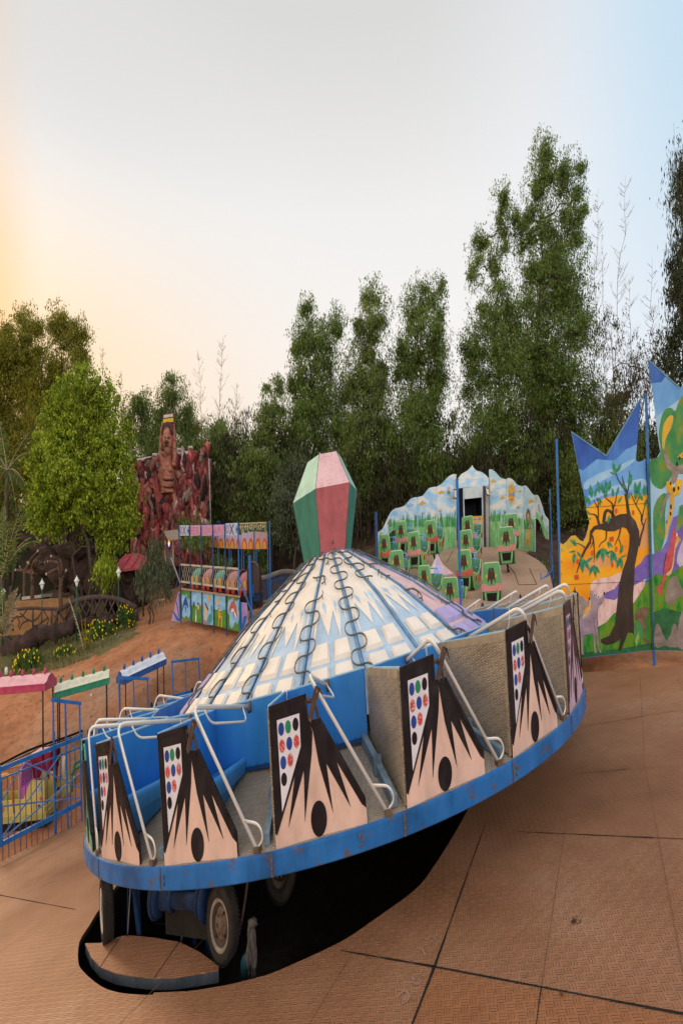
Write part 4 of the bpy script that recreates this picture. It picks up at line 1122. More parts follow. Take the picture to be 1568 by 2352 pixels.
bare_stem(BT + 'rising highest right of the tallest tree', 1405, 400, 1000, 40, 46, 1, lean=32)
bare_stem(BT + 'with fine seed heads close to the tallest tree', 1362, 430, 1000, 41, 34, 2, lean=12, n=60)
bare_stem(BT + 'between the two taller ones, shorter', 1390, 520, 1000, 42, 30, 3, lean=-6, n=40)
bare_stem(BT + 'forked and thin, left of the right edge trees', 1490, 590, 980, 36, 34, 4, lean=8, n=40)
bare_stem(BT + 'with few twigs above the left point of the snake mural', 1455, 640, 1000, 38, 44, 5, lean=-10, n=44)
bare_stem(BT + 'crossing the sky at the right edge, topmost twigs only', 1562, 280, 700, 34, 20, 6, lean=-14, n=24)
PKT = multi('pinkish_twig', [(.3, (.24, .13, .08)), (.7, (.40, .24, .15))], 4, .9)
bare_stem(BT + 'leaning at the left of the bright tree crown', 243, 790, 1000, 45, 20, 7, lean=-8, n=40, col=PKT)
bare_stem(BT + 'short and pinkish right of the bright tree', 279, 850, 1010, 45, 16, 8, n=36, col=PKT)
bare_stem(BT + 'tallest of the pinkish ones above the hazy gap', 498, 770, 1080, 47, 34, 9, lean=14, n=60, col=PKT)
bare_stem(BT + 'pinkish and left leaning above the hazy gap', 470, 810, 1080, 47, 30, 10, lean=-14, n=46, col=PKT)
bare_stem(BT + 'pinkish, low and fuzzy right of the hazy gap', 540, 880, 1080, 46, 34, 11, lean=4, n=50, col=PKT)

# dark thicket under the trees: stems and hanging leaves nobody could count
mb = MB()
rg = np.random.default_rng(77)
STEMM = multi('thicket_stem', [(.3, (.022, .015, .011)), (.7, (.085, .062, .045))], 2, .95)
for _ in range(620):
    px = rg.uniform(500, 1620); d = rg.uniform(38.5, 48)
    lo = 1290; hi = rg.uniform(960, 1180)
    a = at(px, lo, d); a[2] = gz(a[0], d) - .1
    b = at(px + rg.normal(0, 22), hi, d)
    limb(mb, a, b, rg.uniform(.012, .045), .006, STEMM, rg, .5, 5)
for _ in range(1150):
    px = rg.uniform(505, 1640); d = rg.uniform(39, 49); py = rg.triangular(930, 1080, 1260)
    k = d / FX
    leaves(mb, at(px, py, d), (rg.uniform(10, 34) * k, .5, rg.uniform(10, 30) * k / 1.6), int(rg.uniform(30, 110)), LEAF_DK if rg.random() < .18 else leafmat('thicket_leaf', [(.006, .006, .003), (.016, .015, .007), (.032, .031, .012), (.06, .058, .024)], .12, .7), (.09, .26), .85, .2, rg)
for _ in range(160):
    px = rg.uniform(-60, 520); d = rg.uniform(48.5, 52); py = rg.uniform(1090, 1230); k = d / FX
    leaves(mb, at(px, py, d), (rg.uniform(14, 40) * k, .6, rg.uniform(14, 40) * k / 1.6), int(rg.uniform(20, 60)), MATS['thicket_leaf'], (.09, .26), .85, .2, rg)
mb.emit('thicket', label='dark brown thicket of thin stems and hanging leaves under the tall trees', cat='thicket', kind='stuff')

# ================================================================== painted boards
def pxpoly(mb, pl, pts, m, off=.003):
    tris = tessellate_polygon([[Vector((p[0], -p[1], 0)) for p in pts]])
    v = [pl.hit(x, y, off) for x, y in pts]
    mb.add(v, [list(t) for t in tris], m)
def pxboard(mb, pl, pts, m, thick=.03, edge=None, back=None):
    tris = tessellate_polygon([[Vector((p[0], -p[1], 0)) for p in pts]])
    f = [pl.hit(x, y) for x, y in pts]; b = [q - pl.n * thick for q in f]; n = len(pts)
    mb.add(f, [list(t) for t in tris], m)
    mb.add(b, [list(t)[::-1] for t in tris], back or edge or m)
    mb.add(f + b, [[i, (i + 1) % n, n + (i + 1) % n, n + i] for i in range(n)], edge or m)
def pxbar(mb, pl, a, b, w, m, off=0.0, d=None):
    """square bar between two outline points, w metres wide"""
    A, B = pl.hit(*a, off), pl.hit(*b, off)
    t = (B - A) / np.linalg.norm(B - A); s = np.cross(t, pl.n); s /= np.linalg.norm(s); nn = pl.n
    d = d or w
    v = [P + s * i * w / 2 + nn * j * d / 2 for P in (A, B) for i, j in ((-1, -1), (1, -1), (1, 1), (-1, 1))]
    mb.add(v, [(0, 1, 2, 3), (4, 7, 6, 5), (0, 4, 5, 1), (1, 5, 6, 2), (2, 6, 7, 3), (3, 7, 4, 0)], m)
def brush(mb, pl, z, pts, widths, m, off, n=4):
    P = smooth_open([z(*p) for p in pts], n)
    k = abs(z(1, 0)[0] - z(0, 0)[0])
    pxpoly(mb, pl, stroke(P, [w * k for w in widths]), m, off)
def leafpoly(z, x, y, ln, ang, w=.28):
    a = math.radians(ang); d = np.array([math.cos(a), -math.sin(a)]); p = np.array([-d[1], d[0]])
    P = [np.array([x, y]) + d * ln * t + p * ln * w * s for t, s in ((0, 0), (.3, .45), (.6, .4), (1, 0), (.6, -.4), (.3, -.45))]
    return [z(*q) for q in P]

M_SKYD = multi('mural_deep_blue', [(.3, (.014, .060, .36)), (.55, (.035, .14, .54)), (.75, (.09, .26, .72))], .8, .5, 3, (1.2, 1.2, .35))
M_SKYL = multi('mural_mid_blue', [(.3, (.06, .24, .68)), (.55, (.15, .40, .82)), (.75, (.30, .56, .90))], .9, .5, 3, (1.0, 1.0, .4))
M_SKYP = multi('mural_pale_blue', [(.3, (.24, .47, .80)), (.6, (.36, .60, .86)), (.8, (.55, .72, .88))], 1.2, .5, 3)
M_ORG = multi('mural_orange', [(.28, (.74, .22, .006)), (.45, (.84, .36, .008)), (.6, (.86, .45, .015)), (.78, (.82, .38, .09))], .8, .55, 6)
M_YEL = multi('mural_yellow_ochre', [(.3, (.52, .33, .04)), (.7, (.75, .50, .06))], 2, .55)
M_FOAM = multi('mural_pink_foam', [(.3, (.62, .30, .32)), (.48, (.74, .52, .52)), (.65, (.76, .66, .66)), (.8, (.66, .40, .42))], 3.5, .55, 5, (2, 2, .6))
M_PUR = multi('mural_purple', [(.3, (.14, .09, .42)), (.6, (.21, .15, .55)), (.8, (.36, .32, .66))], 1.8, .55)
M_GRN = multi('mural_green', [(.28, (.01, .12, .02)), (.42, (.02, .26, .04)), (.55, (.17, .28, .006)), (.68, (.03, .36, .10)), (.82, (.34, .58, .30))], 2.4, .55, 5, (2, 2, .5))
M_GRD = multi('mural_dark_green', [(.3, (.012, .085, .035)), (.7, (.04, .21, .085))], 3, .55)
M_LEAF = multi('mural_leaf_green', [(.3, (.012, .17, .085)), (.6, (.03, .30, .16)), (.8, (.16, .48, .32))], 9, .5)
M_TRUNK = multi('mural_trunk', [(.3, (.030, .020, .017)), (.6, (.055, .038, .030)), (.85, (.14, .10, .08))], 2.2, .5, 4, (2, 2, .5))
M_FRUIT = multi('mural_fruit', [(.3, (.55, .035, .015)), (.7, (.70, .13, .03))], 12, .45)
M_WOLF = multi('mural_wolf_grey', [(.3, (.22, .17, .24)), (.55, (.36, .29, .38)), (.8, (.55, .48, .58))], 1.6, .5)
M_ROCK = multi('mural_rock', [(.3, (.17, .14, .13)), (.6, (.30, .26, .25)), (.8, (.42, .38, .42))], 3, .5)
M_BROWN = multi('mural_brown', [(.3, (.10, .06, .035)), (.7, (.25, .17, .11))], 4, .5)
M_INK = paint('mural_ink', (.014, .012, .016), .5, 0, bump=0)
M_WHT = paint('mural_white', (.72, .72, .72), .5, 0, var=.08, bump=0)
M_BIRD = multi('mural_bird_red', [(.3, (.42, .045, .06)), (.7, (.62, .12, .14))], 4, .5)
M_BEIGE = multi('mural_beige', [(.3, (.55, .36, .20)), (.7, (.70, .52, .32))], 5, .5)
M_SNAKE = paint('mural_snake_yellow', (.75, .42, .02), .5, 0, var=.2, bump=0)
M_LEAF2 = multi('mural_bush', [(.3, (.03, .17, .05)), (.5, (.05, .28, .10)), (.62, (.20, .26, .02)), (.72, (.10, .36, .18)), (.85, (.38, .60, .40))], 1.5, .5, 4, (2, 2, .7))
EDGE_B = paint('board_edge_blue', (.12, .28, .45), .5, .2, (.3, .3, .3), .2, 4)

mz = lambda x, y: (1234.4 + x * .31739, 803.8 + y * .31739)
zB = lambda x, y: (1280.4 + x * .18345, 1234.4 + y * .18345)
zA = lambda x, y: (1280.4 + x * .18345, 1004.8 + y * .18345)
pA = Plane(at(1288, 1512, 17.7), at(1488, 1496, 17.0))
pB = Plane(at(1492, 1496, 16.95), at(1640, 1500, 15.9))
Lq = lambda z, pts: [z(*p) for p in pts]
base = pA.hit(1390, 1520)
mural = thing('painted_mural', 'painted board with a gnarled brown tree, grey wolf and jagged blue top', 'painted board', np.array([base[0], base[1], gz(base[0], base[1])]))
wave_l = [(163, 1395), (185, 1408), (210, 1388), (245, 1346), (275, 1342), (305, 1375), (330, 1388), (350, 1350), (362, 1310), (380, 1262)]
outl = Lq(mz, wave_l + [(330, 1010), (245, 592), (498, 765), (752, 338), (712, 795), (730, 810), (760, 802), (783, 783), (812, 1500), (835, 2175), (330, 2232), (172, 2250)])
mb = MB()
pxboard(mb, pA, outl, M_SKYL, .03, EDGE_B, BROWNM)
pxpoly(mb, pA, Lq(mz, [(248, 597), (498, 770), (750, 345), (722, 680), (640, 720), (560, 800), (430, 790), (330, 870), (300, 860)]), M_SKYD, .0025)
pxpoly(mb, pA, smooth_closed(Lq(mz, [(340, 960), (430, 900), (560, 850), (690, 790), (705, 800), (600, 880), (480, 940), (350, 1010)]), 3), M_SKYP, .0028)
pxpoly(mb, pA, smooth_closed(Lq(mz, [(360, 1060), (470, 1010), (640, 960), (770, 930), (780, 1000), (600, 1020), (430, 1070), (362, 1110)]), 3), M_SKYP, .0028)
org = wave_l[:-1] + [(378, 1255), (352, 1150), (420, 1100), (500, 1066), (600, 1052), (700, 1044), (796, 1046), (815, 1600), (700, 1780), (400, 1900), (172, 1960)]
pxpoly(mb, pA, Lq(mz, org), M_ORG, .005)
pxpoly(mb, pA, Lq(mz, wave_l[:-1] + [(372, 1255), (380, 1300), (340, 1430), (270, 1420), (166, 1470)]), M_YEL, .007)
pxpoly(mb, pA, smooth_closed(Lq(mz, [(300, 1560), (420, 1500), (560, 1480), (600, 1540), (480, 1570), (360, 1610)]), 3), multi('mural_peach', [(.3, (.66, .30, .09)), (.7, (.72, .40, .20))], 3, .5), .007)
pxpoly(mb, pA, smooth_closed(Lq(mz, [(740, 1250), (790, 1230), (802, 1400), (740, 1430)]), 3), MATS['mural_peach'], .007)
pxpoly(mb, pA, smooth_closed(Lq(mz, [(390, 1690), (440, 1655), (520, 1645), (600, 1612), (640, 1640), (640, 1850), (540, 2000), (430, 2010), (430, 1800), (385, 1740)]), 3), M_FOAM, .009)
pxpoly(mb, pA, Lq(mz, [(690, 1690), (785, 1655), (775, 1720), (740, 1790), (690, 1840)]), M_FOAM, .009)
pxpoly(mb, pA, Lq(mz, [(812, 1475), (780, 1490), (750, 1540), (715, 1570), (690, 1605), (620, 1640), (560, 1730), (500, 1755), (478, 1775), (490, 1800), (560, 1812), (640, 1735), (720, 1695), (780, 1660), (819, 1640)]), M_PUR, .012)
pxpoly(mb, pA, Lq(mz, [(172, 2246), (172, 2120), (325, 2085), (400, 2040), (440, 2005), (500, 1970), (556, 1905), (585, 1900), (640, 1850), (700, 1832), (745, 1760), (790, 1690), (821, 1645), (834, 2172), (330, 2228)]), M_GRN, .014)
pxpoly(mb, pA, Lq(mz, [(172, 2246), (172, 2205), (330, 2190), (600, 2165), (834, 2120), (834, 2172), (330, 2228)]), M_GRD, .0165)
# tree
trunk = [(703, 2078), (690, 2050), (655, 2048), (640, 2090), (605, 2178), (585, 2178), (604, 2090), (560, 2125), (500, 2140), (460, 2120), (458, 2096), (520, 2070), (560, 1990), (576, 1850), (592, 1700), (616, 1600), (648, 1510), (665, 1420), (668, 1340), (648, 1295), (620, 1282), (560, 1312), (500, 1312), (450, 1294), (415, 1302), (394, 1340), (388, 1400), (350, 1455), (320, 1520), (285, 1620), (282, 1612), (312, 1500), (340, 1440), (375, 1380), (380, 1310), (410, 1275), (480, 1252), (540, 1212), (600, 1188), (648, 1184), (640, 1100), (630, 1040), (652, 1040), (667, 1150), (678, 1200), (712, 1240), (737, 1310), (740, 1390), (722, 1480), (706, 1560), (700, 1680), (692, 1800), (697, 1950)]
pxpoly(mb, pA, Lq(mz, trunk), M_TRUNK, .019)
for pts, w in (([(652, 1045), (640, 1020), (615, 985), (588, 940), (568, 890)], [11, 5]), ([(652, 1040), (640, 1000), (622, 950), (616, 912)], [12, 4]), ([(650, 1040), (660, 990), (668, 930), (668, 868)], [10, 3]),
               ([(735, 1420), (752, 1340), (770, 1280), (755, 1240), (752, 1190), (720, 1130), (690, 1070), (680, 1030)], [14, 10, 7, 4]), ([(755, 1240), (770, 1160), (785, 1120)], [9, 3]), ([(770, 1280), (785, 1230), (790, 1215)], [6, 3]), ([(712, 1120), (735, 1070), (738, 1050)], [6, 3]),
               ([(540, 1212), (548, 1160), (540, 1110), (500, 1075), (482, 1045)], [16, 12, 7, 3]), ([(548, 1150), (565, 1100), (573, 1050), (574, 1030)], [9, 3]), ([(480, 1250), (490, 1180), (510, 1160), (540, 1180), (560, 1215)], [22, 20, 20]),
               ([(455, 1300), (440, 1235), (420, 1195), (380, 1185)], [20, 14, 5]), ([(440, 1220), (440, 1150), (420, 1110), (408, 1085)], [10, 3]), ([(440, 1150), (440, 1100), (432, 1080)], [7, 3]),
               ([(398, 1340), (408, 1400), (412, 1480), (410, 1540)], [12, 3]), ([(405, 1380), (390, 1420), (380, 1440)], [7, 3]), ([(500, 1312), (495, 1370), (460, 1400), (445, 1430)], [10, 7, 3]), ([(605, 1280), (590, 1350), (575, 1380), (560, 1420)], [12, 8, 3]), ([(592, 1370), (605, 1420), (602, 1460)], [7, 3]), ([(350, 1440), (330, 1420), (290, 1400), (270, 1420)], [9, 6, 3])):
    brush(mb, pA, mz, pts, w, M_TRUNK, .0205)
LV = [(565, 895, 90, 100), (568, 890, 85, 60), (565, 900, 45, 155), (395, 1070, 100, 98), (415, 1065, 70, 80), (452, 1035, 95, 100), (480, 1040, 80, 100), (505, 1035, 95, 95), (520, 1020, 85, 85), (508, 1065, 70, 115), (550, 1065, 70, 95), (578, 1045, 60, 80), (585, 1108, 60, 60), (640, 1010, 60, 120), (665, 990, 100, 80), (655, 1090, 70, 75), (715, 1040, 90, 95), (722, 1040, 100, 75), (712, 1090, 80, 90), (765, 1090, 100, 120), (775, 1060, 90, 90), (775, 1140, 70, 75), (360, 1110, 60, 105), (385, 1120, 70, 112), (452, 1130, 60, 85), (470, 1105, 60, 140), (385, 1195, 55, 130), (395, 1215, 45, 200), (510, 1260, 70, 80),
      (275, 1415, 60, 130), (280, 1420, 60, 110), (280, 1455, 55, 190), (285, 1460, 60, 310), (270, 1465, 90, 265), (318, 1500, 120, 275), (330, 1510, 100, 300), (350, 1540, 75, 40), (398, 1560, 80, 255), (408, 1550, 100, 280), (418, 1560, 70, 300), (452, 1440, 90, 255), (468, 1430, 110, 275), (478, 1430, 90, 300), (420, 1510, 85, 60), (510, 1380, 60, 280), (520, 1390, 50, 300), (545, 1450, 60, 210), (545, 1450, 100, 265), (550, 1455, 90, 285), (600, 1480, 80, 75), (605, 1500, 50, 20), (598, 1500, 90, 255), (605, 1500, 90, 275)]
for x, y, l, a in LV: pxpoly(mb, pA, leafpoly(mz, x, y, l, a, .30), M_LEAF, .0225)
for x, y in ((571, 1165), (694, 1177), (530, 1370), (545, 1367), (397, 1470), (571, 1442), (291, 1532), (543, 1555), (277, 1645), (292, 1645)):
    pxpoly(mb, pA, [mz(*p) for p in ellipse(x, y, 9, 20, 14)], M_FRUIT, .0235)
# wolves
pxpoly(mb, pA, Lq(zB, [(230, 720), (300, 735), (335, 770), (370, 800), (395, 790), (390, 850), (350, 890), (320, 960), (290, 1010), (230, 1020)]), M_ROCK, .017)
pxpoly(mb, pA, Lq(zB, [(300, 1015), (340, 940), (390, 880), (400, 790), (425, 780), (420, 880), (400, 960), (340, 1015)]), M_BEIGE, .0185)
wolf = [(408, 690), (416, 664), (450, 672), (475, 712), (505, 712), (520, 762), (556, 745), (588, 700), (592, 765), (565, 825), (525, 868), (502, 930), (500, 1050), (512, 1200), (530, 1395), (556, 1440), (528, 1450), (500, 1310), (476, 1190), (472, 1380), (497, 1440), (465, 1452), (452, 1310), (445, 1205), (385, 1216), (328, 1226), (318, 1420), (336, 1470), (300, 1472), (288, 1200), (240, 1190), (240, 1040), (340, 1012), (400, 950), (428, 890), (424, 800)]
pxpoly(mb, pA, Lq(zB, wolf), M_WOLF, .021)
brush(mb, pA, zB, [(505, 830), (535, 838), (570, 820)], [5, 3], M_INK, .023)
brush(mb, pA, zB, [(455, 1000), (460, 1090), (478, 1190)], [4, 3], M_INK, .023)
brush(mb, pA, zB, [(500, 905), (500, 1040), (514, 1200), (530, 1390)], [5, 4, 4], M_INK, .023)
for x, y, rx, ry, m, o in ((508, 740, 12, 28, M_WHT, .023), (512, 745, 6, 15, M_INK, .0245), (460, 715, 9, 22, M_WHT, .023), (462, 722, 5, 12, M_INK, .0245), (588, 705, 8, 22, M_INK, .0245), (398, 768, 8, 20, M_INK, .0245)):
    pxpoly(mb, pA, [zB(*p) for p in ellipse(x, y, rx, ry, 12)], m, o)
# toadstool rock and big leaf
pxpoly(mb, pA, smooth_closed(Lq(zB, [(968, 970), (1010, 900), (1090, 872), (1140, 890), (1140, 960), (1100, 1020), (1030, 1045), (975, 1040)]), 3), M_BROWN, .018)
pxpoly(mb, pA, Lq(zB, [(1040, 1045), (1110, 1020), (1118, 1150), (1080, 1240), (1160, 1310), (1175, 1345), (1085, 1310)]), M_BROWN, .0175)
pxpoly(mb, pA, Lq(zB, [(958, 1200), (960, 1100), (1015, 1045), (1075, 1120), (1080, 1260), (990, 1370), (965, 1290)]), M_LEAF2, .020)
pxpoly(mb, pA, Lq(zB, [(1020, 1165), (1028, 1250), (990, 1375), (972, 1300)]), multi('mural_lime', [(.3, (.20, .38, .06)), (.7, (.40, .55, .16))], 5, .5), .022)
mb.emit('board', mural)
mb = MB()
pxbar(mb, pA, (1278, 1008), (1291, 1520), .075, BLUE, -.05)
mb.emit('post', mural)
mb = MB()
for a_, b_ in ((outl[11], outl[12]), (outl[12], outl[13])): pxbar(mb, pA, a_, b_, .03, EDGE_B, .012, .02)
mb.emit('edge_strip', mural)
mb = MB()
for y in np.linspace(830, 2150, 16):
    for x in (790, 172):
        if x == 172 and y < 1420: continue
        mb.blob(pA.hit(*mz(x + (y - 830) * (.032 if x > 500 else .003), y), .02), (.014, .014, .014), RUST, 5, 4)
pxbar(mb, pA, mz(360, 1140), mz(808, 1108), .006, M_INK, .024); pxbar(mb, pA, mz(178, 1700), mz(822, 1672), .006, M_INK, .024)
mb.emit('sheet_joint', mural)

base = pB.hit(1540, 1520)
mural2 = thing('painted_mural', 'painted board with a yellow snake, red bird and tall jagged top, right edge', 'painted board', np.array([base[0], base[1], gz(base[0], base[1])]))
outr = Lq(mz, [(846, 2178), (814, 790), (838, 802), (868, 775), (890, 735), (868, 600), (838, 330), (800, 65), (1035, 275), (1190, 40), (1260, 300), (1290, 2185)])
mb = MB()
pxboard(mb, pB, outr, M_SKYP, .03, EDGE_B, BROWNM)
pxpoly(mb, pB, Lq(mz, [(802, 72), (1035, 282), (1188, 50), (1250, 290), (1250, 330), (1035, 350), (900, 450), (858, 480)]), M_SKYL, .0025)
pxpoly(mb, pB, Lq(mz, [(802, 72), (930, 185), (900, 230), (822, 240)]), M_SKYD, .0035)
pxpoly(mb, pB, smooth_closed(Lq(mz, [(816, 800), (880, 770), (892, 700), (880, 600), (910, 450), (965, 415), (1000, 440), (1030, 360), (1100, 300), (1250, 420), (1240, 930), (1100, 900), (990, 900), (950, 950), (905, 1005), (850, 985), (820, 930)]), 3), M_LEAF2, .005)
pxpoly(mb, pB, smooth_closed(Lq(mz, [(905, 700), (910, 560), (950, 480), (985, 480), (970, 560), (930, 640), (920, 720)]), 3), M_YEL, .007)
pxpoly(mb, pB, smooth_closed(Lq(mz, [(838, 1200), (855, 1110), (890, 1055), (925, 1035), (938, 1075), (925, 1180), (925, 1330), (890, 1470), (850, 1480)]), 3), M_LEAF2, .005)
pxpoly(mb, pB, Lq(mz, [(830, 1480), (900, 1450), (940, 1380), (960, 1280), (985, 1210), (1020, 1195), (1280, 1260), (1284, 1650), (836, 1640)]), M_PUR, .007)
pxpoly(mb, pB, smooth_closed(Lq(mz, [(1010, 1540), (1051, 1380), (1120, 1320), (1180, 1480), (1100, 1590)]), 3), multi('mural_lilac_white', [(.3, (.40, .36, .70)), (.7, (.66, .64, .78))], 3, .5), .009)
pxpoly(mb, pB, Lq(mz, [(1000, 1330), (1030, 1130), (1120, 1080), (1200, 1250), (1180, 1400), (1060, 1250)]), M_LEAF2, .009)
pxpoly(mb, pB, Lq(mz, [(836, 1640), (870, 1620), (940, 1640), (1000, 1600), (1051, 1560), (1284, 1600), (1289, 2182), (846, 2175)]), M_GRN, .011)
pxpoly(mb, pB, Lq(mz, [(842, 1900), (930, 1870), (1040, 1900), (1160, 1880), (1288, 1900), (1289, 2182), (846, 2175)]), M_GRD, .013)
pxpoly(mb, pB, smooth_closed(Lq(mz, [(925, 1800), (950, 1680), (985, 1640), (1020, 1660), (1060, 1780), (1020, 1790), (980, 1850), (950, 1840)]), 3), M_ROCK, .014)
pxpoly(mb, pB, smooth_closed(Lq(mz, [(850, 2150), (855, 2000), (880, 1990), (910, 2060), (935, 2130)]), 3), M_ROCK, .015)
pxpoly(mb, pB, smooth_closed(Lq(mz, [(925, 2140), (965, 2060), (985, 1985), (1010, 2010), (1030, 2145)]), 3), M_ROCK, .016)
pxpoly(mb, pB, smooth_closed(Lq(mz, [(1015, 2150), (1030, 1950), (1070, 1850), (1120, 1860), (1150, 2150)]), 3), multi('mural_mauve_rock', [(.3, (.24, .18, .20)), (.7, (.36, .30, .33))], 3, .5), .017)
brush(mb, pB, mz, [(918, 705), (930, 760), (950, 820), (985, 860), (1051, 860), (1140, 820)], [8, 30, 50, 60, 60], M_ROCK, .0145)
brush(mb, pB, mz, [(1000, 880), (990, 930), (975, 960)], [50, 40, 34], M_ROCK, .0150)
brush(mb, pB, mz, [(980, 990), (940, 1060), (905, 1150), (893, 1225)], [34, 24, 14, 8], M_ROCK, .0155)
brush(mb, pB, mz, [(1012, 850), (1030, 790), (1075, 755), (1110, 800)], [34, 40, 44, 44], M_SNAKE, .0165, 5)
brush(mb, pB, mz, [(955, 950), (960, 1000), (1000, 1030), (1020, 990), (1030, 935)], [36, 46, 50, 46, 34], M_SNAKE, .0170, 5)
brush(mb, pB, mz, [(975, 1050), (972, 1150), (945, 1270), (922, 1370)], [28, 28, 18, 4], M_SNAKE, .0175, 5)
for x, y, rx, ry in ((1012, 825, 8, 18), (1030, 780, 7, 12), (965, 965, 7, 14), (990, 1010, 9, 20), (1022, 1000, 7, 16), (968, 1135, 7, 20), (965, 1185, 7, 16), (938, 1245, 4, 14), (1060, 760, 8, 14), (1095, 775, 8, 16)):
    pxpoly(mb, pB, [mz(*p) for p in ellipse(x, y, rx, ry, 10)], M_INK, .0195)
bird = [(985, 1290), (975, 1340), (960, 1430), (940, 1470), (920, 1560), (915, 1630), (895, 1700), (862, 1720), (880, 1770), (897, 1775), (915, 1700), (935, 1640), (960, 1600), (985, 1540), (998, 1470), (1005, 1420), (1018, 1380), (1010, 1320)]
pxpoly(mb, pB, Lq(mz, bird), M_BIRD, .0150)
pxpoly(mb, pB, smooth_closed(Lq(mz, [(1015, 1350), (1022, 1400), (1000, 1440), (990, 1540), (970, 1620), (940, 1635), (935, 1615), (965, 1590), (985, 1520), (995, 1420)]), 2), M_BEIGE, .0165)
pxpoly(mb, pB, Lq(mz, [(1012, 1345), (1040, 1372), (1030, 1392), (1012, 1385)]), M_YEL, .0175)
pxpoly(mb, pB, [mz(*p) for p in ellipse(1011, 1338, 5, 14, 10)], M_WHT, .0185)
brush(mb, pB, mz, [(935, 1470), (918, 1560), (916, 1610), (940, 1610), (975, 1560)], [4, 3], M_INK, .0180)
mb.emit('board', mural2)
mb = MB()
pxbar(mb, pB, (1484, 905), (1503, 1532), .09, BLUE, -.05)
pxbar(mb, pB, (1489, 1065), (1500, 1492), .035, M_GRD, .004, .02)
mb.emit('post', mural2)
mb = MB()
for a_, b_ in ((outr[7], outr[8]),): pxbar(mb, pB, a_, b_, .03, EDGE_B, .012, .02)
mb.emit('edge_strip', mural2)

# ------------------------------------------------------------------ scalloped backdrop behind the small ride
ez = lambda x, y: (832.5 + x * .29293, 1022 + y * .29293)
BD_SKY = multi('backdrop_sky', [(.3, (.24, .54, .88)), (.47, (.42, .66, .90)), (.58, (.74, .78, .82)), (.75, (.80, .74, .72))], 1.1, .5, 5, (1, 1, 1.6))
BD_GRASS = multi('backdrop_grass', [(.3, (.11, .38, .13)), (.5, (.22, .54, .24)), (.7, (.44, .70, .42))], 2.5, .5, 5, (2, 2, .5))
BD_GD = multi('backdrop_grass_blade', [(.3, (.035, .24, .075)), (.7, (.11, .42, .17))], 5, .5)
BD_CLD = multi('backdrop_ochre', [(.3, (.62, .30, .02)), (.7, (.76, .46, .05))], 5, .5)
BD_BROWN = multi('backdrop_brown', [(.3, (.13, .07, .05)), (.7, (.24, .13, .11))], 8, .5)
BD_TAN = multi('backdrop_tan', [(.3, (.60, .36, .13)), (.7, (.74, .50, .24))], 6, .5)
BD_EDGE = paint('backdrop_edge', (.45, .50, .55), .5, .1)
def wing(label, edges, toplines, bottoms, paints, cut=None):
    """edges: list of (x, depth); every sheet between two edges is a board of its own"""
    gp = [at(*ez(x, 840), d) for x, d in edges]
    mid = gp[len(gp) // 2]
    root = thing('painted_backdrop', label, 'painted backdrop', np.array([mid[0], mid[1], gz(mid[0], mid[1])]))
    for i in range(len(edges) - 1):
        pl = Plane(gp[i], gp[i + 1])
        mb = MB()
        x0, x1 = edges[i][0] + 1.5, edges[i + 1][0] - 1.5
        top = [(x, y) for x, y in toplines[i]]
        out = [ez(*p) for p in top] + [ez(*p) for p in bottoms[i]]
        pxboard(mb, pl, out, BD_SKY, .03, BD_EDGE, BROWNM)
        for q, (pts, m) in enumerate(paints[i]):
            pxpoly(mb, pl, [ez(*p) for p in pts], m, .003 + .0022 * q)
        mb.emit('board', root)
    return root
def blades(x0, x1, y0, h, n, seed):
    r = random.Random(seed); o = []
    for _ in range(n):
        x = r.uniform(x0 + 8, x1 - 8); hh = h * r.uniform(.5, 1); dx = r.uniform(-.3, .3) * hh * .5
        dx = max(min(dx, x1 - 4 - x), x0 + 4 - x)
        o.append(([(x - 4, y0), (x + 4, y0), (x + dx * .6 + 3, y0 - hh * .6), (x + dx, y0 - hh), (x + dx * .5 - 3, y0 - hh * .6)], BD_GD))
    return o
def cloud(x, y, w, h): return ([(x - w, y + h * .3), (x - w * .4, y - h * .3), (x, y - h), (x + w * .4, y - h * .2), (x + w, y + h * .1), (x + w * .3, y + h * .5), (x - w * .3, y + h)], BD_CLD)
def tops(pts): return smooth_open(pts, 4)
L_ED = [(120, 25.5), (290, 28), (432, 29.8), (580, 31), (737, 31.8)]
L_TP = [tops([(120, 687), (160, 655), (190, 590), (225, 525), (260, 497), (289, 492)]), tops([(291, 490), (335, 472), (375, 425), (410, 410), (431, 409)]), tops([(433, 407), (475, 395), (520, 340), (560, 328), (579, 328)]), tops([(581, 326), (625, 300), (670, 250), (705, 230), (735, 228)])]
L_BT = [[(289, 830), (270, 660), (235, 670), (205, 700), (190, 850), (122, 930)], [(431, 840), (291, 830)], [(579, 830), (433, 835)], [(735, 805), (581, 828)]]
gr = lambda x0, x1, y0, y1: ([(x0 + 2, y0), ((x0 + x1) / 2, y0 - 18), (x1 - 2, y0 - 4), (x1 - 2, y1), (x0 + 2, y1)], BD_GRASS)
pig = lambda cx, cy, s, m: (ellipse(cx, cy, s, s * 1.4, 14), m)
bear_plain = []
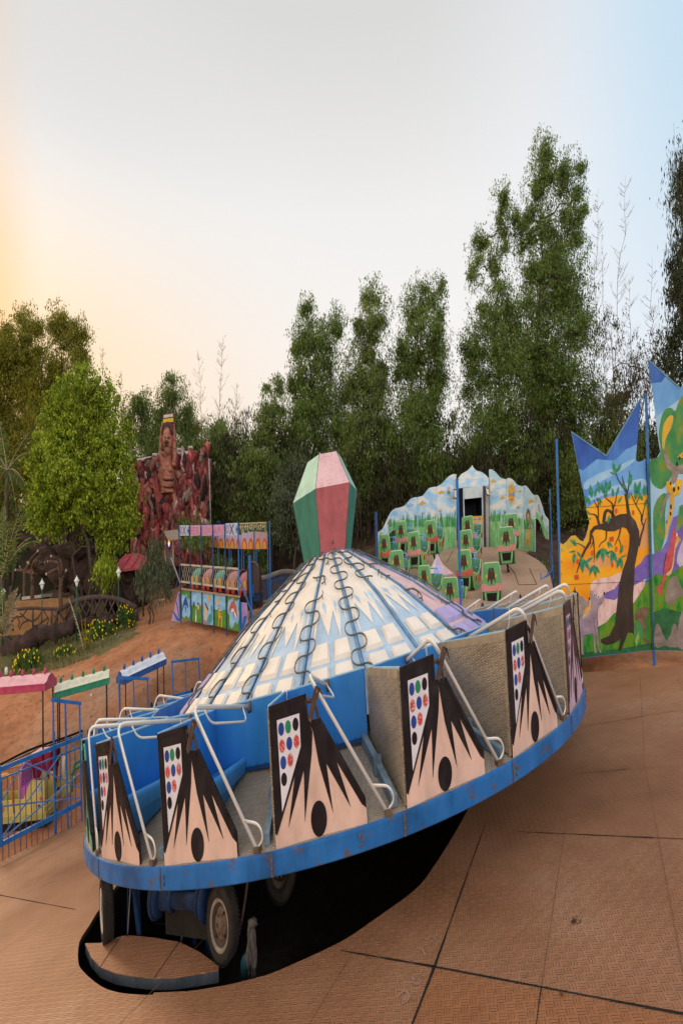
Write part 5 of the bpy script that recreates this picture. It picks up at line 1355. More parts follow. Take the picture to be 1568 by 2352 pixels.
L_PT = [[([(124, 760), (190, 690), (205, 700), (192, 845), (124, 915)], BD_GRASS), ([(200, 640), (240, 600), (287, 590), (287, 650), (268, 655), (232, 665), (206, 695)], BD_GRASS), (ellipse(248, 535, 26, 18, 12), multi('backdrop_blue_cloud', [(.3, (.22, .48, .80)), (.7, (.40, .62, .85))], 4, .5)), ([(195, 615), (208, 590), (222, 575), (226, 585), (216, 612), (200, 628)], M_BIRD), ([(130, 700), (150, 680), (158, 700), (166, 690), (160, 720), (132, 722)], BD_CLD)] + blades(200, 288, 640, 70, 8, 1),
        [gr(291, 431, 600, 838)] + blades(291, 431, 640, 110, 16, 2) + [(ellipse(370, 470, 30, 14, 12), MATS['backdrop_blue_cloud'])],
        [gr(433, 579, 590, 828), cloud(470, 455, 30, 22), cloud(480, 535, 20, 8)] + blades(433, 579, 640, 120, 18, 3),
        [gr(581, 735, 580, 812), cloud(620, 370, 34, 18), cloud(712, 415, 18, 14), cloud(610, 515, 18, 14)] + blades(581, 735, 640, 150, 20, 4) + [([(668, 352), (676, 325), (686, 330), (684, 365), (676, 380)], PALEPK), ([(662, 372), (676, 362), (692, 375), (676, 382)], BD_GD)]]
wing('left wing of the scalloped backdrop, painted with blue sky, ochre clouds and grass', L_ED, L_TP, L_BT, L_PT)
R_ED = [(990, 31.6), (1127, 30.6), (1258, 29.2), (1355, 27.6), (1460, 25.6)]
R_TP = [tops([(991, 192), (1015, 192), (1045, 215), (1080, 255), (1126, 268)]), tops([(1128, 265), (1150, 258), (1180, 275), (1210, 310), (1257, 325)]), tops([(1259, 320), (1280, 320), (1305, 350), (1330, 385), (1354, 395)]), tops([(1356, 392), (1375, 400), (1400, 460), (1425, 545), (1450, 580), (1457, 600)])]
R_BT = [[(1126, 818), (991, 800)], [(1257, 825), (1128, 818)], [(1354, 838), (1259, 824)], [(1457, 742), (1435, 735), (1415, 690), (1400, 630), (1380, 585), (1357, 577)]]
def sun_pts(cx, cy, rx, ry, n=14): return [(cx + (rx if i % 2 else rx * .66) * math.cos(math.pi * i / n) , cy + (ry if i % 2 else ry * .62) * math.sin(math.pi * i / n)) for i in range(2 * n)]
R_PT = [[gr(991, 1126, 560, 810), cloud(1025, 282, 28, 18), cloud(1100, 412, 24, 18)] + blades(991, 1126, 600, 110, 14, 5),
        [gr(1128, 1257, 585, 820), (sun_pts(1168, 382, 34, 100), BD_CLD), (ellipse(1168, 385, 22, 42, 16), M_YEL), (ellipse(1158, 388, 9, 16, 12), multi('backdrop_lens', [(.3, (.14, .22, .60)), (.7, (.25, .36, .70))], 6, .5)), (ellipse(1182, 386, 9, 16, 12), MATS['backdrop_lens']), ([(1158, 420), (1170, 438), (1182, 416), (1170, 424)], M_BIRD), cloud(1236, 362, 18, 12), cloud(1220, 488, 18, 14)] + blades(1128, 1257, 630, 90, 12, 6),
        [gr(1259, 1354, 590, 832), cloud(1322, 440, 26, 22), (ellipse(1298, 565, 18, 66, 18), BD_BROWN), (ellipse(1298, 575, 10, 42, 14), BD_TAN), ([(1284, 640), (1312, 640), (1316, 740), (1308, 800), (1300, 800), (1298, 745), (1294, 800), (1284, 800), (1282, 740)], BD_TAN), (ellipse(1294, 572, 2, 5, 8), M_INK), (ellipse(1303, 572, 2, 5, 8), M_INK), (ellipse(1299, 590, 3, 5, 8), M_INK)] + blades(1259, 1354, 660, 110, 10, 7) + [(ellipse(1326, 640, 8, 24, 10), LILAC), (ellipse(1334, 668, 6, 12, 10), PALEPK), (ellipse(1285, 760, 9, 24, 10), BD_CLD)],
        [([(1358, 520), (1400, 560), (1425, 640), (1455, 690), (1455, 740), (1436, 732), (1416, 690), (1400, 632), (1380, 588), (1358, 574)], BD_GRASS), cloud(1366, 412, 9, 14), ([(1372, 470), (1384, 460), (1392, 520), (1384, 530)], LILAC), (ellipse(1408, 570, 5, 22, 10), BD_BROWN)]]
wing('right wing of the scalloped backdrop, painted with a spiky sun in glasses and a lion', R_ED, R_TP, R_BT, R_PT)

# ticket kiosk in the middle of the backdrop
gk = [at(*ez(748, 800), 31.6), at(*ez(990, 800), 31.4)]
pK = Plane(*gk)
kb = (gk[0] + gk[1]) / 2
kiosk = thing('kiosk', 'blue white kiosk with onion shaped gable and dark counter opening', 'kiosk', np.array([kb[0], kb[1], gz(kb[0], kb[1])]))
mb = MB()
gable = tops([(748, 262), (775, 228), (820, 200), (845, 178), (858, 158), (872, 180), (895, 200), (930, 210), (965, 235), (989, 262)]) + [(988, 318), (935, 322), (790, 335), (750, 340)]
pxboard(mb, pK, [ez(*p) for p in gable], BD_SKY, .04, BD_EDGE, BROWNM)
mb.emit('gable', kiosk)
mb = MB()
KW = paint('kiosk_white', (.52, .62, .68), .5, .12, (.25, .16, .1), .12, 3)
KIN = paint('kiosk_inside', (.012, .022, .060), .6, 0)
pxboard(mb, pK, [ez(*p) for p in [(790, 337), (934, 322), (934, 410), (792, 425)]], KW, .04, BD_EDGE)
pxboard(mb, pK, [ez(*p) for p in [(786, 337), (792, 337), (800, 560), (800, 800), (794, 800), (792, 560)]], KW, .06)
pxboard(mb, pK, [ez(*p) for p in [(933, 322), (942, 322), (946, 560), (950, 800), (942, 800), (938, 560)]], KW, .06)
mb.emit('front_frame', kiosk)
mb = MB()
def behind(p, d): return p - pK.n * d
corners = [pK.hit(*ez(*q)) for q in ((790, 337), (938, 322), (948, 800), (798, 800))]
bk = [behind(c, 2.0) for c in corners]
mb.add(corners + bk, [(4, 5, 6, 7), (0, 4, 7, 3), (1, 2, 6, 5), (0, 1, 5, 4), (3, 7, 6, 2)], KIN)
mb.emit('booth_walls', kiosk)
mb = MB()
pxboard(mb, pK, [ez(*p) for p in [(800, 562), (944, 555), (947, 700), (800, 720)]], BD_CLD, .05, KW)
pxpoly(mb, pK, [ez(*p) for p in [(905, 600), (940, 596), (934, 655), (915, 660)]], PALEPK, .004)
pxpoly(mb, pK, [ez(*p) for p in ellipse(917, 578, 7, 12, 10)], M_PUR, .004)
mb.emit('counter', kiosk)
mb = MB()
pxboard(mb, pK, [ez(*p) for p in [(944, 322), (988, 318), (992, 800), (950, 805)]], paint('kiosk_side_blue', (.03, .05, .12), .5, .1), .03)
pxboard(mb, pK, [ez(*p) for p in [(962, 322), (988, 318), (990, 800), (970, 802)]], paint('kiosk_side_tan', (.42, .36, .32), .5, .1), -.02)
mb.emit('side_door', kiosk)
for lab, pts, off in (('white boxed flood lamp on the left side of the kiosk gable', [(714, 347), (738, 345), (740, 420), (717, 420)], .5), ('tilted grey flood lamp on the right side of the kiosk gable', [(962, 330), (990, 342), (1000, 402), (970, 388)], .5)):
    mb = MB()
    pxboard(mb, Plane(gk[0] - pK.n * -off, gk[1] - pK.n * -off), [ez(*p) for p in pts], BLACKP, .12)
    cxy = np.mean(pts, axis=0)
    inner = [tuple(cxy + (np.array(p) - cxy) * .78) for p in pts]
    pxpoly(mb, Plane(gk[0] - pK.n * -off, gk[1] - pK.n * -off), [ez(*p) for p in inner], paint('lamp_glass', (.62, .64, .64), .2, 0, var=.05, bump=0), .003)
    q = Plane(gk[0], gk[1]).hit(*ez(*cxy)); 
    mb.tube([q + pK.n * .40, q - pK.n * .02], .025, BLACKP, 6)
    mb.emit('flood_lamp', label=lab, cat='flood lamp')

# small ride: tan plate floor, peaked hub and thirteen green cars
E_TAN = checker('small_ride_floor', [(.25, (.30, .175, .115)), (.5, (.42, .265, .18)), (.8, (.48, .33, .24))], .12, .7, 0, .35, .5)
efl = [at(*ez(*p), d) for p, d in (((1110, 1000), 24.3), ((400, 1030), 25.2), ((900, 840), 29.6))]
_en = np.cross(efl[1] - efl[0], efl[2] - efl[0]); _en /= np.linalg.norm(_en); _en = _en if _en[2] > 0 else -_en
def on_small(px, py):
    r = ray(px, py); return r * ((efl[0] @ _en) / (r @ _en))
ring = [on_small(*ez(*p)) for p in [(1495, 1130), (1470, 1020), (1430, 950), (1380, 905), (1300, 860), (1220, 826), (1127, 812), (1000, 800), (735, 806), (600, 826), (430, 840), (290, 860), (180, 900), (100, 960), (60, 1030), (120, 1130), (300, 1250), (700, 1420), (1100, 1420), (1400, 1300)]]
mb = MB()
mb.add(ring, [list(range(len(ring)))], E_TAN, uv=[(p[0], p[1]) for p in ring])
lo = [p - [0, 0, .3] for p in ring]
mb.add(ring + lo, [[i, (i + 1) % len(ring), len(ring) + (i + 1) % len(ring), len(ring) + i] for i in range(len(ring))], RUST)
for a_, b_ in (((1190, 1000), (1225, 1100)), ((1225, 1100), (1365, 1095)), ((1310, 970), (1365, 1095)), ((710, 830), (660, 920)), ((1060, 860), (1190, 1000))):
    A, B = on_small(*ez(*a_)), on_small(*ez(*b_))
    mb.tube([A + [0, 0, .004], B + [0, 0, .004]], .010, DARK, 4)
tag(mb.emit('ride_floor'), kind='structure')

G_CAR = paint('car_green_fibreglass', (.135, .40, .165), .4, .12, (.4, .5, .35), .18, 4)
G_CARD = paint('car_dark_green', (.035, .13, .03), .45, .08, (.1, .1, .05), .25, 4)
RED_B = paint('car_red_band', (.52, .10, .08), .45, .35, (.62, .36, .34), .2, 5, wscale=8)
PINK_B = paint('car_pink_band', (.60, .26, .26), .45, .3, (.62, .42, .40), .2, 5, wscale=8)
EAG = multi('eagle_brown', [(.3, (.035, .022, .018)), (.7, (.085, .055, .045))], 14, .5)
EAG_Y = paint('eagle_gold', (.68, .40, .10), .5, .05, var=.15)
CAR_Y = paint('car_side_yellow', (.62, .36, .06), .45, .1, var=.2)
BAR_B = paint('car_bar_blue', (.16, .40, .70), .4, .1)
def small_car(label, x, y_pink, depth, yaw, wz=None, red=False):
    """x, y_pink: middle of the lower edge of the back rest"""
    p = at(*ez(x, y_pink), depth)
    yaw = -(math.atan2(p[0], p[1]) + yaw)
    c, s = math.cos(yaw), math.sin(yaw)
    ux, uy = np.array([c, s, 0]), np.array([-s, c, 0])             # uy points away: the way the car faces
    def T(v):
        v = np.asarray(v, float).reshape(-1, 3)
        return p + np.outer(v[:, 0], ux) + np.outer(v[:, 1], uy) + np.outer(v[:, 2], [0, 0, 1.0])
    root = thing('ride_car', label, 'ride car', p - np.array([0, 0, .5]), 'green cars of the small ride')
    mb = MB(T)
    W = .46
    # tub: sides that sweep down to a pointed foot, as one shell
    tub = [(-.02, .0), (.02, -.05), (.16, -.34), (.34, -.40), (.80, -.30), (1.05, -.02), (1.08, .26), (.98, .28), (.80, .02), (.45, -.06), (.25, .0)]
    mb.prism(tub, G_CAR, -W, -W + .05, axes=(1, 2)); mb.prism(tub, G_CAR, W - .05, W, axes=(1, 2))
    mb.add([(-W + .05, y, z) for y, z in tub[:7]] + [(W - .05, y, z) for y, z in tub[:7]], [[i, i + 1, 8 + i, 7 + i] for i in range(6)], G_CARD)
    mb.box((-W + .05, 1.0, -.05), (W - .05, 1.06, .30), G_CAR)
    mb.box((-W + .05, .06, -.10), (W - .05, .5, -.04), G_CARD)
    # step hole in the back of the foot
    mb.prism([(-.24, -.10), (.24, -.10), (.20, -.30), (-.20, -.30)], DARK, -.012, .02, axes=(0, 2))
    mb.prism([(-.32, -.05), (.32, -.05), (.26, -.37), (-.26, -.37)], G_CAR, -.008, .10, axes=(0, 2))
    for sx in (-1, 1):
        mb.tube([(sx * (W - .02), y_, z_) for y_, z_ in tub[:7]], .022, paint('worn_green_edge', (.42, .62, .42), .45, .1), 5)
        mb.tube([(sx * (W - .02), y_, z_ + .005) for y_, z_ in tub[7:]] + [(sx * (W - .02), *tub[0])], .022, MATS['worn_green_edge'], 5)
    for x_ in (-.30, .30): mb.tube([(x_ * 1.07, -.02, -.05), (x_ * .87, -.02, -.37)], .018, MATS['worn_green_edge'], 5)
    body = mb.emit('body', root)
    mb = MB(T)
    for sx in (-1, 1):
        x0, x1 = (W + .002, W + .007) if sx > 0 else (-W - .007, -W - .002)
        mb.prism([(.10, -.04), (.30, -.22), (.42, -.28), (.46, -.08), (.24, -.0)], CAR_Y, x0, x1, axes=(1, 2))
        mb.prism([(.55, -.12), (.60, -.26), (.82, -.22), (1.0, .02), (1.02, .22), (.80, -.02)], RED_B if red else PINK_B, x0, x1, axes=(1, 2))
        xx0, xx1 = (W + .008, W + .012) if sx > 0 else (-W - .012, -W - .008)
        mb.prism(ellipse(.33, -.14, .05, .07, 12), M_INK, xx0, xx1, axes=(1, 2)); mb.prism(ellipse(.86, -.02, .05, .09, 12), M_INK, xx0, xx1, axes=(1, 2))
        mb.tube([(sx * W, 1.08, .28), (sx * W, 1.03, -.04), (sx * W, .80, -.32)], .018, CAR_Y, 6)
    mb.emit('side_paint', body)
    mb = MB(T)
    back = [(-.42, .0), (.42, .0), (.40, .30), (.36, .52), (.30, .545), (-.30, .545), (-.36, .52), (-.40, .30)]
    mb.prism(back, G_CAR, -.03, .04, T=lambda v: T(np.stack([np.asarray(v)[:, 0], np.asarray(v)[:, 1] - .10 * np.asarray(v)[:, 2], np.asarray(v)[:, 2]], 1)))
    def TB(v):
        v = np.asarray(v, float).reshape(-1, 3)
        return T(np.stack([v[:, 0], v[:, 1] - .10 * v[:, 2] - .03, v[:, 2]], 1))
    edge = paint('worn_green_edge', (.42, .62, .42), .45, .1)
    def TBx(v):
        v = np.asarray(v, float).reshape(-1, 3); return T(np.stack([v[:, 0], v[:, 1] - .10 * v[:, 2], v[:, 2]], 1))
    mb.tube([(x_, -.012, z_) for x_, z_ in back[1:]] + [(back[0][0], -.012, back[0][1])], .020, edge, 5, T=TBx)
    br = mb.emit('backrest', root)
    _T0 = TB
    mb = MB(lambda v: _T0(np.stack([np.asarray(v, float).reshape(-1, 3)[:, 0] * .88, np.asarray(v, float).reshape(-1, 3)[:, 1], .04 + np.asarray(v, float).reshape(-1, 3)[:, 2] * .88], 1)))
    mb.prism([(-.31, .26), (-.15, .34), (.15, .34), (.31, .26), (.15, .17), (-.15, .17)], EAG_Y, -.006, -.002)
    wingL = [(0, .36), (-.022, .38), (-.04, .45), (-.085, .47), (-.14, .41), (-.18, .31), (-.205, .15), (-.19, .08), (-.155, .13), (-.135, .19), (-.105, .14), (-.08, .19), (-.045, .13), (-.02, .05), (0, .04)]
    for sg in (1, -1): mb.prism([(sg * x_, z_) for x_, z_ in (wingL if sg > 0 else wingL)], EAG, -.011, -.007)
    mb.prism([(-.03, .06), (.03, .06), (.06, .02), (.03, -.09), (-.03, -.09), (-.06, .02)], EAG_Y, -.010, -.0065)
    mb.prism(ellipse(.012, .425, .022, .03, 10), EAG, -.014, -.0112)
    mb.prism([(-.032, .14), (-.018, .14), (-.012, .03), (-.03, .03)], EAG, -.0135, -.0112); mb.prism([(.032, .14), (.018, .14), (.012, .03), (.03, .03)], EAG, -.0135, -.0112)
    mb.emit('eagle_emblem', br)
    mb = MB(T)
    band = [(-.45, .10), (-.20, .10), (-.17, .05), (.17, .05), (.20, .10), (.45, .10), (.46, .06), (.46, -.06), (-.46, -.06), (-.46, .06)]
    mb.prism(band, RED_B if red else PINK_B, -.05, .03)
    mb.emit('back_band', root)
    mb = MB(T)
    for z_ in (.10, .30, .44):
        mb.tube(rounded([(-.42, .35, z_), (-.40, .66, z_ + .02), (.40, .66, z_ + .02), (.42, .35, z_)], .06, 3), .016, BAR_B, 6)
    for x_ in (-.41, .41):
        mb.tube([(x_, .60, .46), (x_, .64, .05)], .016, BAR_B, 6)
    mb.tube([(.42, .35, .44), (.44, .30, .10)], .016, BAR_B, 6); mb.tube([(-.42, .35, .44), (-.44, .30, .10)], .016, BAR_B, 6)
    mb.emit('safety_bar', root)
    mb = MB(T)
    mb.tube([(0, .35, -.38), (.02, .5, -.55), (.05, .9, -.60)], .05, DARK, 8)
    mb.emit('arm', root)
CARS = [(1165, 700, 25.5, -.10, False, 'green eagle car beside the sun board, rearmost on the right'), (1128, 815, 23.6, -.03, False, 'green eagle car standing clear of the others on the right, with a pink band'),
        (1012, 1125, 20.0, .02, False, 'green eagle car nearest the front, right of the blue pole'), (828, 715, 26.2, .18, False, 'green eagle car directly in front of the kiosk counter'),
        (815, 835, 24.3, .16, False, 'green eagle car behind the blue pole, second from the kiosk'), (800, 1010, 21.8, .13, True, 'green eagle car with a red band, third from the kiosk behind the blue pole'),
        (690, 1240, 20.2, .20, False, 'green eagle car left of the blue pole foot, lowest of all'), (490, 1130, 22.0, .42, False, 'small turned green eagle car left of the pink peaked hub base'),
        (535, 748, 25.9, .22, True, 'green eagle car with a bright red band in front of the left wing grass'), (405, 850, 24.3, .22, False, 'green eagle car in the middle of the left group, whole back visible'),
        (305, 750, 26.7, .30, False, 'green eagle car farthest back on the left side'), (175, 860, 25.6, .42, True, 'green eagle car at the far left beside the blue post, red band'),
        (270, 1000, 23.6, .32, False, 'green eagle car half hidden behind the cone slope on the left')]
REL = [-.12, .05, .0, .5, .5, .48, .38, .62, .42, .52, .5, .6, .3]
for (x, y, d, yaw, red, lab), rel in zip(CARS, REL): small_car(lab, x, y, d, rel, red=red)
# peaked hub
hb = at(*ez(590, 1050), 24.0); tp = at(*ez(572, 855), 24.0)
mb = MB()
hz = tp[2] - hb[2]; Rh = .95
for j in range(8):
    a0, a1 = 2 * math.pi * j / 8 + .2, 2 * math.pi * (j + 1) / 8 + .2
    m = [PALEPK, paint('hub_white', (.62, .58, .60), .5, .1), LILAC][j % 3]
    p0 = hb + [Rh * math.cos(a0), Rh * math.sin(a0), .1]; p1 = hb + [Rh * math.cos(a1), Rh * math.sin(a1), .1]
    mid0, mid1 = p0 * .35 + (hb + [0, 0, hz]) * .65, p1 * .35 + (hb + [0, 0, hz]) * .65
    mid0[2] -= .10; mid1[2] -= .10
    mb.add([p0, p1, mid1, mid0, hb + [0, 0, hz]], [(0, 1, 2, 3), (3, 2, 4)], m)
    mb.add([p0, p1, p1 - [0, 0, .5], p0 - [0, 0, .5]], [(0, 3, 2, 1)], m)
mb.emit('ride_hub', base=hb - [0, 0, .5], label='peaked pink, white and lilac hub between the green eagle cars', cat='ride hub')
# railing curving round the right side of the small ride
root = thing('railing', 'curved blue pipe railing at the right side of the small ride', 'railing', on_small(*ez(1440, 1040)))
mb = MB()
Pr = [at(*ez(*p), d) for p, d in (((1395, 1060), 22.5), ((1440, 1030), 22.8), ((1478, 995), 23.4), ((1492, 940), 24.4), ((1478, 880), 25.6), ((1470, 840), 26.4))]
mb.tube(smooth_open(Pr, 4), .022, BLUE, 6); mb.tube([np.array(p) - [0, 0, .26] for p in smooth_open(Pr, 4)], .018, BLUE, 6)
mb.emit('rail', root)
for p, d in (((1398, 1020), 22.4), ((1452, 1010), 22.9), ((1490, 940), 24.2)):
    q = at(*ez(*p), d); mb = MB(); mb.tube([q + [0, 0, .05], q - [0, 0, .75]], .025, BLUE, 6); mb.emit('post', root)
# lone poles
def pole(label, a, b, depth, r, m=BLUE, name='pole'):
    A, B = at(*a, depth), at(*b, depth)
    g = gz(B[0], depth)
    base = np.array([B[0], B[1], min(g, B[2]) - .05])
    mb = MB()
    mb.box((base[0] - r, base[1] - r, base[2]), (base[0] + r, base[1] + r, A[2]), m)
    mb.box((base[0] - r - .012, base[1] - r - .012, A[2] - .006), (base[0] + r + .012, base[1] + r + .012, A[2] + .018), m)
    for f in (.35, .7):
        z = base[2] + (A[2] - base[2]) * f
        mb.box((base[0] - r - .006, base[1] - r - .02, z), (base[0] + r + .006, base[1] - r + .001, z + .05), BLUE_DK)
    mb.emit(name, base=base, label=label, cat='pole')
pole('tall square blue pole standing before the kiosk, left of its counter', (1050, 1102), (1058, 1398), 19.2, .045)
pole('weathered dark blue post at the left end of the backdrop', (864, 1177), (866, 1290), 24.5, .075, BLUE_DK)
pole('thin blue pole behind the right tip of the backdrop', (1257, 1125), (1270, 1350), 27, .03)

# ================================================================== blue fence along the left edge of the ride floor
z6 = lambda x, y: (x * .14645, 1665.1 + y * .14645)
z5 = lambda x, y: (x * .21966, 1464.1 + y * .21966)
r1 = lambda x, y: (172.2 + x * .29294, 1492.8 + y * .29294)
FA = RT([lf])[0]; FB = RT([rf])[0]
pF = Plane(FA, FB)
fence = thing('fence', 'blue steel bar fence with crossed braces along the left platform edge', 'fence', FA)
def bars(parent, pl, name, items, m=BLUE):
    for a, b, w, off in items:
        w = w * .85
        mb = MB(); pxbar(mb, pl, a, b, w, m, off); mb.emit(name, parent)
bars(fence, pF, 'rail', [(z6(-60, 722), z6(1300, 172), .085, 0), (z6(0, 852), z6(1262, 352), .035, .0), (z6(-60, 1912), z6(1292, 1208), .095, 0)])
bars(fence, pF, 'post', [(z6(-4, 640), z6(14, 1905), .11, .02), (z6(838, -420), z6(872, 1738), .055, .045), (z6(858, 100), z6(890, 1735), .04, -.02), (z6(1028, -400), z6(1072, 1618), .06, .045), (z6(1252, -330), z6(1290, 1505), .055, .045)])
bars(fence, pF, 'top_bar', [(z5(538, 652), z5(850, 690), .075, .045)])
bars(fence, pF, 'baluster', [(z6(a, b), z6(c, d), .026, .0) for a, b, c, d in ((35, 870, 55, 2170), (125, 820, 150, 2110), (220, 790, 245, 2060), (315, 750, 335, 2010), (405, 720, 425, 1970), (490, 670, 508, 1930), (573, 640, 593, 1880), (660, 620, 680, 1830), (742, 590, 765, 1790), (950, 540, 970, 1680), (1100, 440, 1125, 1590), (1180, 400, 1200, 1550))], paint('fence_bar_blue', (.035, .085, .21), .5, .15, (.1, .07, .05), .2, 4))
bars(fence, pF, 'brace', [(z6(a, b), z6(c, d), .032, .06) for a, b, c, d in ((20, 1230, 370, 590), (40, 1760, 1035, 345), (50, 1790, 1265, 755), (40, 1275, 1288, 1132), (400, 580, 1288, 1000), (1110, 290, 1180, 370))], paint('brace_blue', (.10, .21, .47), .45, .15, (.2, .15, .1), .2, 4))
# second and third frames of the same fence, farther round the platform
P2 = Plane(at(272, 1700, 18.0), at(342, 1680, 18.6))
f2_ = thing('fence', 'short blue fence frame with three uprights under the blue roofed toy train car', 'fence', P2.hit(300, 1690))
bars(f2_, P2, 'post', [(r1(345, 225), r1(356, 640), .06, 0), (r1(460, 245), r1(472, 640), .06, 0), (r1(570, 235), r1(580, 640), .06, 0)])
bars(f2_, P2, 'top_bar', [(r1(336, 215), r1(580, 228), .07, 0)])
bars(f2_, P2, 'rail', [(r1(330, 560), r1(600, 470), .08, .02)])
P3 = Plane(at(392, 1605, 19.4), at(460, 1590, 20.2))
f3_ = thing('fence', 'open blue fence frame with one middle bar standing alone on the earth', 'fence', P3.hit(425, 1600))
bars(f3_, P3, 'post', [(r1(762, 90), r1(772, 380), .055, 0), (r1(866, 90), r1(874, 370), .045, 0), (r1(970, 65), r1(980, 330), .055, 0)])
bars(f3_, P3, 'top_bar', [(r1(755, 95), r1(976, 68), .06, 0)])
bars(f3_, P3, 'rail', [(r1(768, 365), r1(960, 312), .075, .01)])

# ================================================================== toy train on its little track
TP = paint('train_pink', (.45, .055, .13), .45, .12, (.62, .30, .36), .2, 4)
TPL = paint('train_pale_pink', (.66, .36, .40), .5, .2, (.5, .2, .25), .12, 5)
TG = paint('train_green', (.03, .26, .15), .45, .1, (.2, .35, .28), .2, 4)
TGL = paint('train_cream_green', (.60, .60, .47), .55, .25, (.3, .42, .30), .15, 5)
TB_ = paint('train_blue', (.03, .10, .33), .45, .1, (.3, .35, .42), .2, 4)
TBL = paint('train_pale_blue', (.52, .56, .64), .55, .25, (.25, .32, .45), .15, 5)
POLEM = paint('black_pole', (.016, .014, .014), .4, .12, (.4, .38, .34), .3, 6, wscale=5)
TY = paint('train_yellow', (.52, .43, .13), .45, .15, (.4, .3, .1), .2, 4)
TO = paint('train_orange', (.62, .24, .02), .45, .1, var=.2)
TV = paint('train_violet', (.19, .15, .50), .45, .1, (.45, .42, .55), .2, 4)
TM = paint('train_magenta', (.44, .12, .38), .45, .12, (.25, .05, .15), .2, 4)
TW = paint('train_cream', (.66, .60, .48), .5, .15, var=.12)
def train_car(label, ca, cb, width, mroof, mtop, nfin, drop, colours):
    """ca, cb: middle of the eaves at each end"""
    u = cb - ca; L = np.linalg.norm(u); u = u / L; s = np.array([u[1], -u[0], 0]); s /= np.linalg.norm(s)
    g = np.array([0, 0, 1.0])
    base = (ca + cb) / 2 - g * (drop + .55)
    root = thing('train_car', label, 'toy train car', base, 'toy train cars')
    def T(v):
        v = np.asarray(v, float).reshape(-1, 3)
        return ca + np.outer(v[:, 0], u) + np.outer(v[:, 1], s) + np.outer(v[:, 2], g)
    mb = MB(T)
    h = width / 2
    prof = [(-h, -.05), (-h - .03, .09), (-h * .7, .12), (-h * .45, .19), (0, .235), (h * .45, .19), (h * .7, .12), (h + .03, .09), (h, -.05)]
    n = len(prof)
    v = [(x, y, z) for x in (0, L) for y, z in prof]
    mb.add(v, [[i, i + 1, n + i + 1, n + i] for i in range(1, n - 2)], mtop, smooth=False)
    mb.add(v, [[0, 1, n + 1, n], [n - 2, n - 1, 2 * n - 1, 2 * n - 2], [0, n, 2 * n - 1, n - 1]], mroof)
    mb.add(v, [list(range(n)), list(range(n, 2 * n))[::-1]], mroof)
    for y in (-h, h): mb.box((-.01, y - .018, -.04), (L + .01, y + .018, .035), mroof)
    roof = mb.emit('canopy', root)
    for i in range(nfin):
        x = L * (i + .5) / nfin
        mb = MB(lambda v, x=x: T(np.asarray(v, float).reshape(-1, 3) + [x, 0, .225]))
        mb.lathe([(.0, -.02), (.055, -.02), (.055, .045), (.062, .07), (.05, .085), (.022, .115), (0, .125)], mroof if mroof is not TG else TG, 12)
        mb.emit('knob', roof)
    for x in (.12, L - .12):
        for y in (-h + .05, h - .05):
            mb = MB(T); mb.tube([(x, y, .02), (x, y, -drop - .1)], .03, POLEM, 6); mb.emit('pole', root)
    # body: low yellow side with an arched doorway, seat backs
    b0 = -drop + .02
    mb = MB(T)
    side = [(.05, b0 - 1.0), (L - .05, b0 - 1.0), (L - .05, b0 - .42), (L * .84, b0 - .38), (L * .76, b0 - .70), (L * .34, b0 - .70), (L * .26, b0 - .38), (.05, b0 - .42)]
    for y in (-h, h - .03): mb.prism(side, colours[0], y, y + .03)
    mb.box((.05, -h + .03, b0 - 1.0), (L - .05, h - .03, b0 - .92), colours[0])
    mb.box((-.02, -h - .03, b0 - 1.10), (L + .02, h + .03, b0 - .985), paint('train_dull_yellow', (.40, .36, .10), .5, .3, (.2, .13, .06)))
    mb.box((.1, -h * .6, b0 - 1.3), (L - .1, h * .6, b0 - 1.102), DARK)
    for y in (-h - .012, h + .002):
        mb.tube(rounded([(L * .30, y, b0 - .93), (L * .30, y, b0 - .30), (L * .62, y, b0 - .22), (L * .66, y, b0 - .93)], .14, 4), .035, TO if colours[1] is not TW else TG, 6)
        for cx, cz_, r, m in ((.14, -.55, .05, BLUEDOT), (.16, -.72, .06, RED_B), (.12, -.86, .04, BAR_B), (L - .20, -.55, .06, BAR_B), (L - .18, -.72, .05, RED_B), (L * .44, -.80, .06, BAR_B), (L * .54, -.84, .05, RED_B), (L * .48, -.90, .04, TG), (L - .24, -.86, .05, BLUEDOT)):
            mb.prism(ellipse(cx, b0 + cz_, r, r * .8, 10), m, y - .006 if y < 0 else y + .03, y - .001 if y < 0 else y + .033)
    mb.emit('body', root)
    for x, m, zt in ((L * .12, colours[1], -.02), (L * .70, colours[2], -.10)):
        mb = MB(T)
        sb = [(-h + .05, b0 - .95), (h - .05, b0 - .95), (h - .05, b0 + zt - .22), (h - .12, b0 + zt - .06), (0, b0 + zt), (-h + .12, b0 + zt - .06), (-h + .05, b0 + zt - .22)]
        mb.prism(sb, m, x, x + .10, axes=(1, 2)); mb.box((x + .10, -h + .06, b0 - .80), (x + .42, h - .06, b0 - .50), m)
        mb.tube([(x + .035, p[0], p[1]) for p in sb[1:]] + [(x + .035, *sb[0])], .028, TW, 6)
        mb.emit('seat', root)
    return root
train_car('toy train car with a pink arched roof and pink knobs, farthest left', at(-92, 1592, 17.2), at(118, 1574, 17.6), .82, TP, TPL, 8, 1.28, (TY, TV, TM))
train_car('toy train car with a green rimmed cream roof and green knobs', at(128, 1597, 18.6), at(252, 1562, 19.6), .72, TG, TGL, 5, 1.25, (TY, TW, TV))
train_car('toy train car with a pale blue roof and blue knobs', at(276, 1566, 20.0), at(374, 1520, 21.6), .78, TB_, TBL, 5, 1.25, (TY, TV, TM))
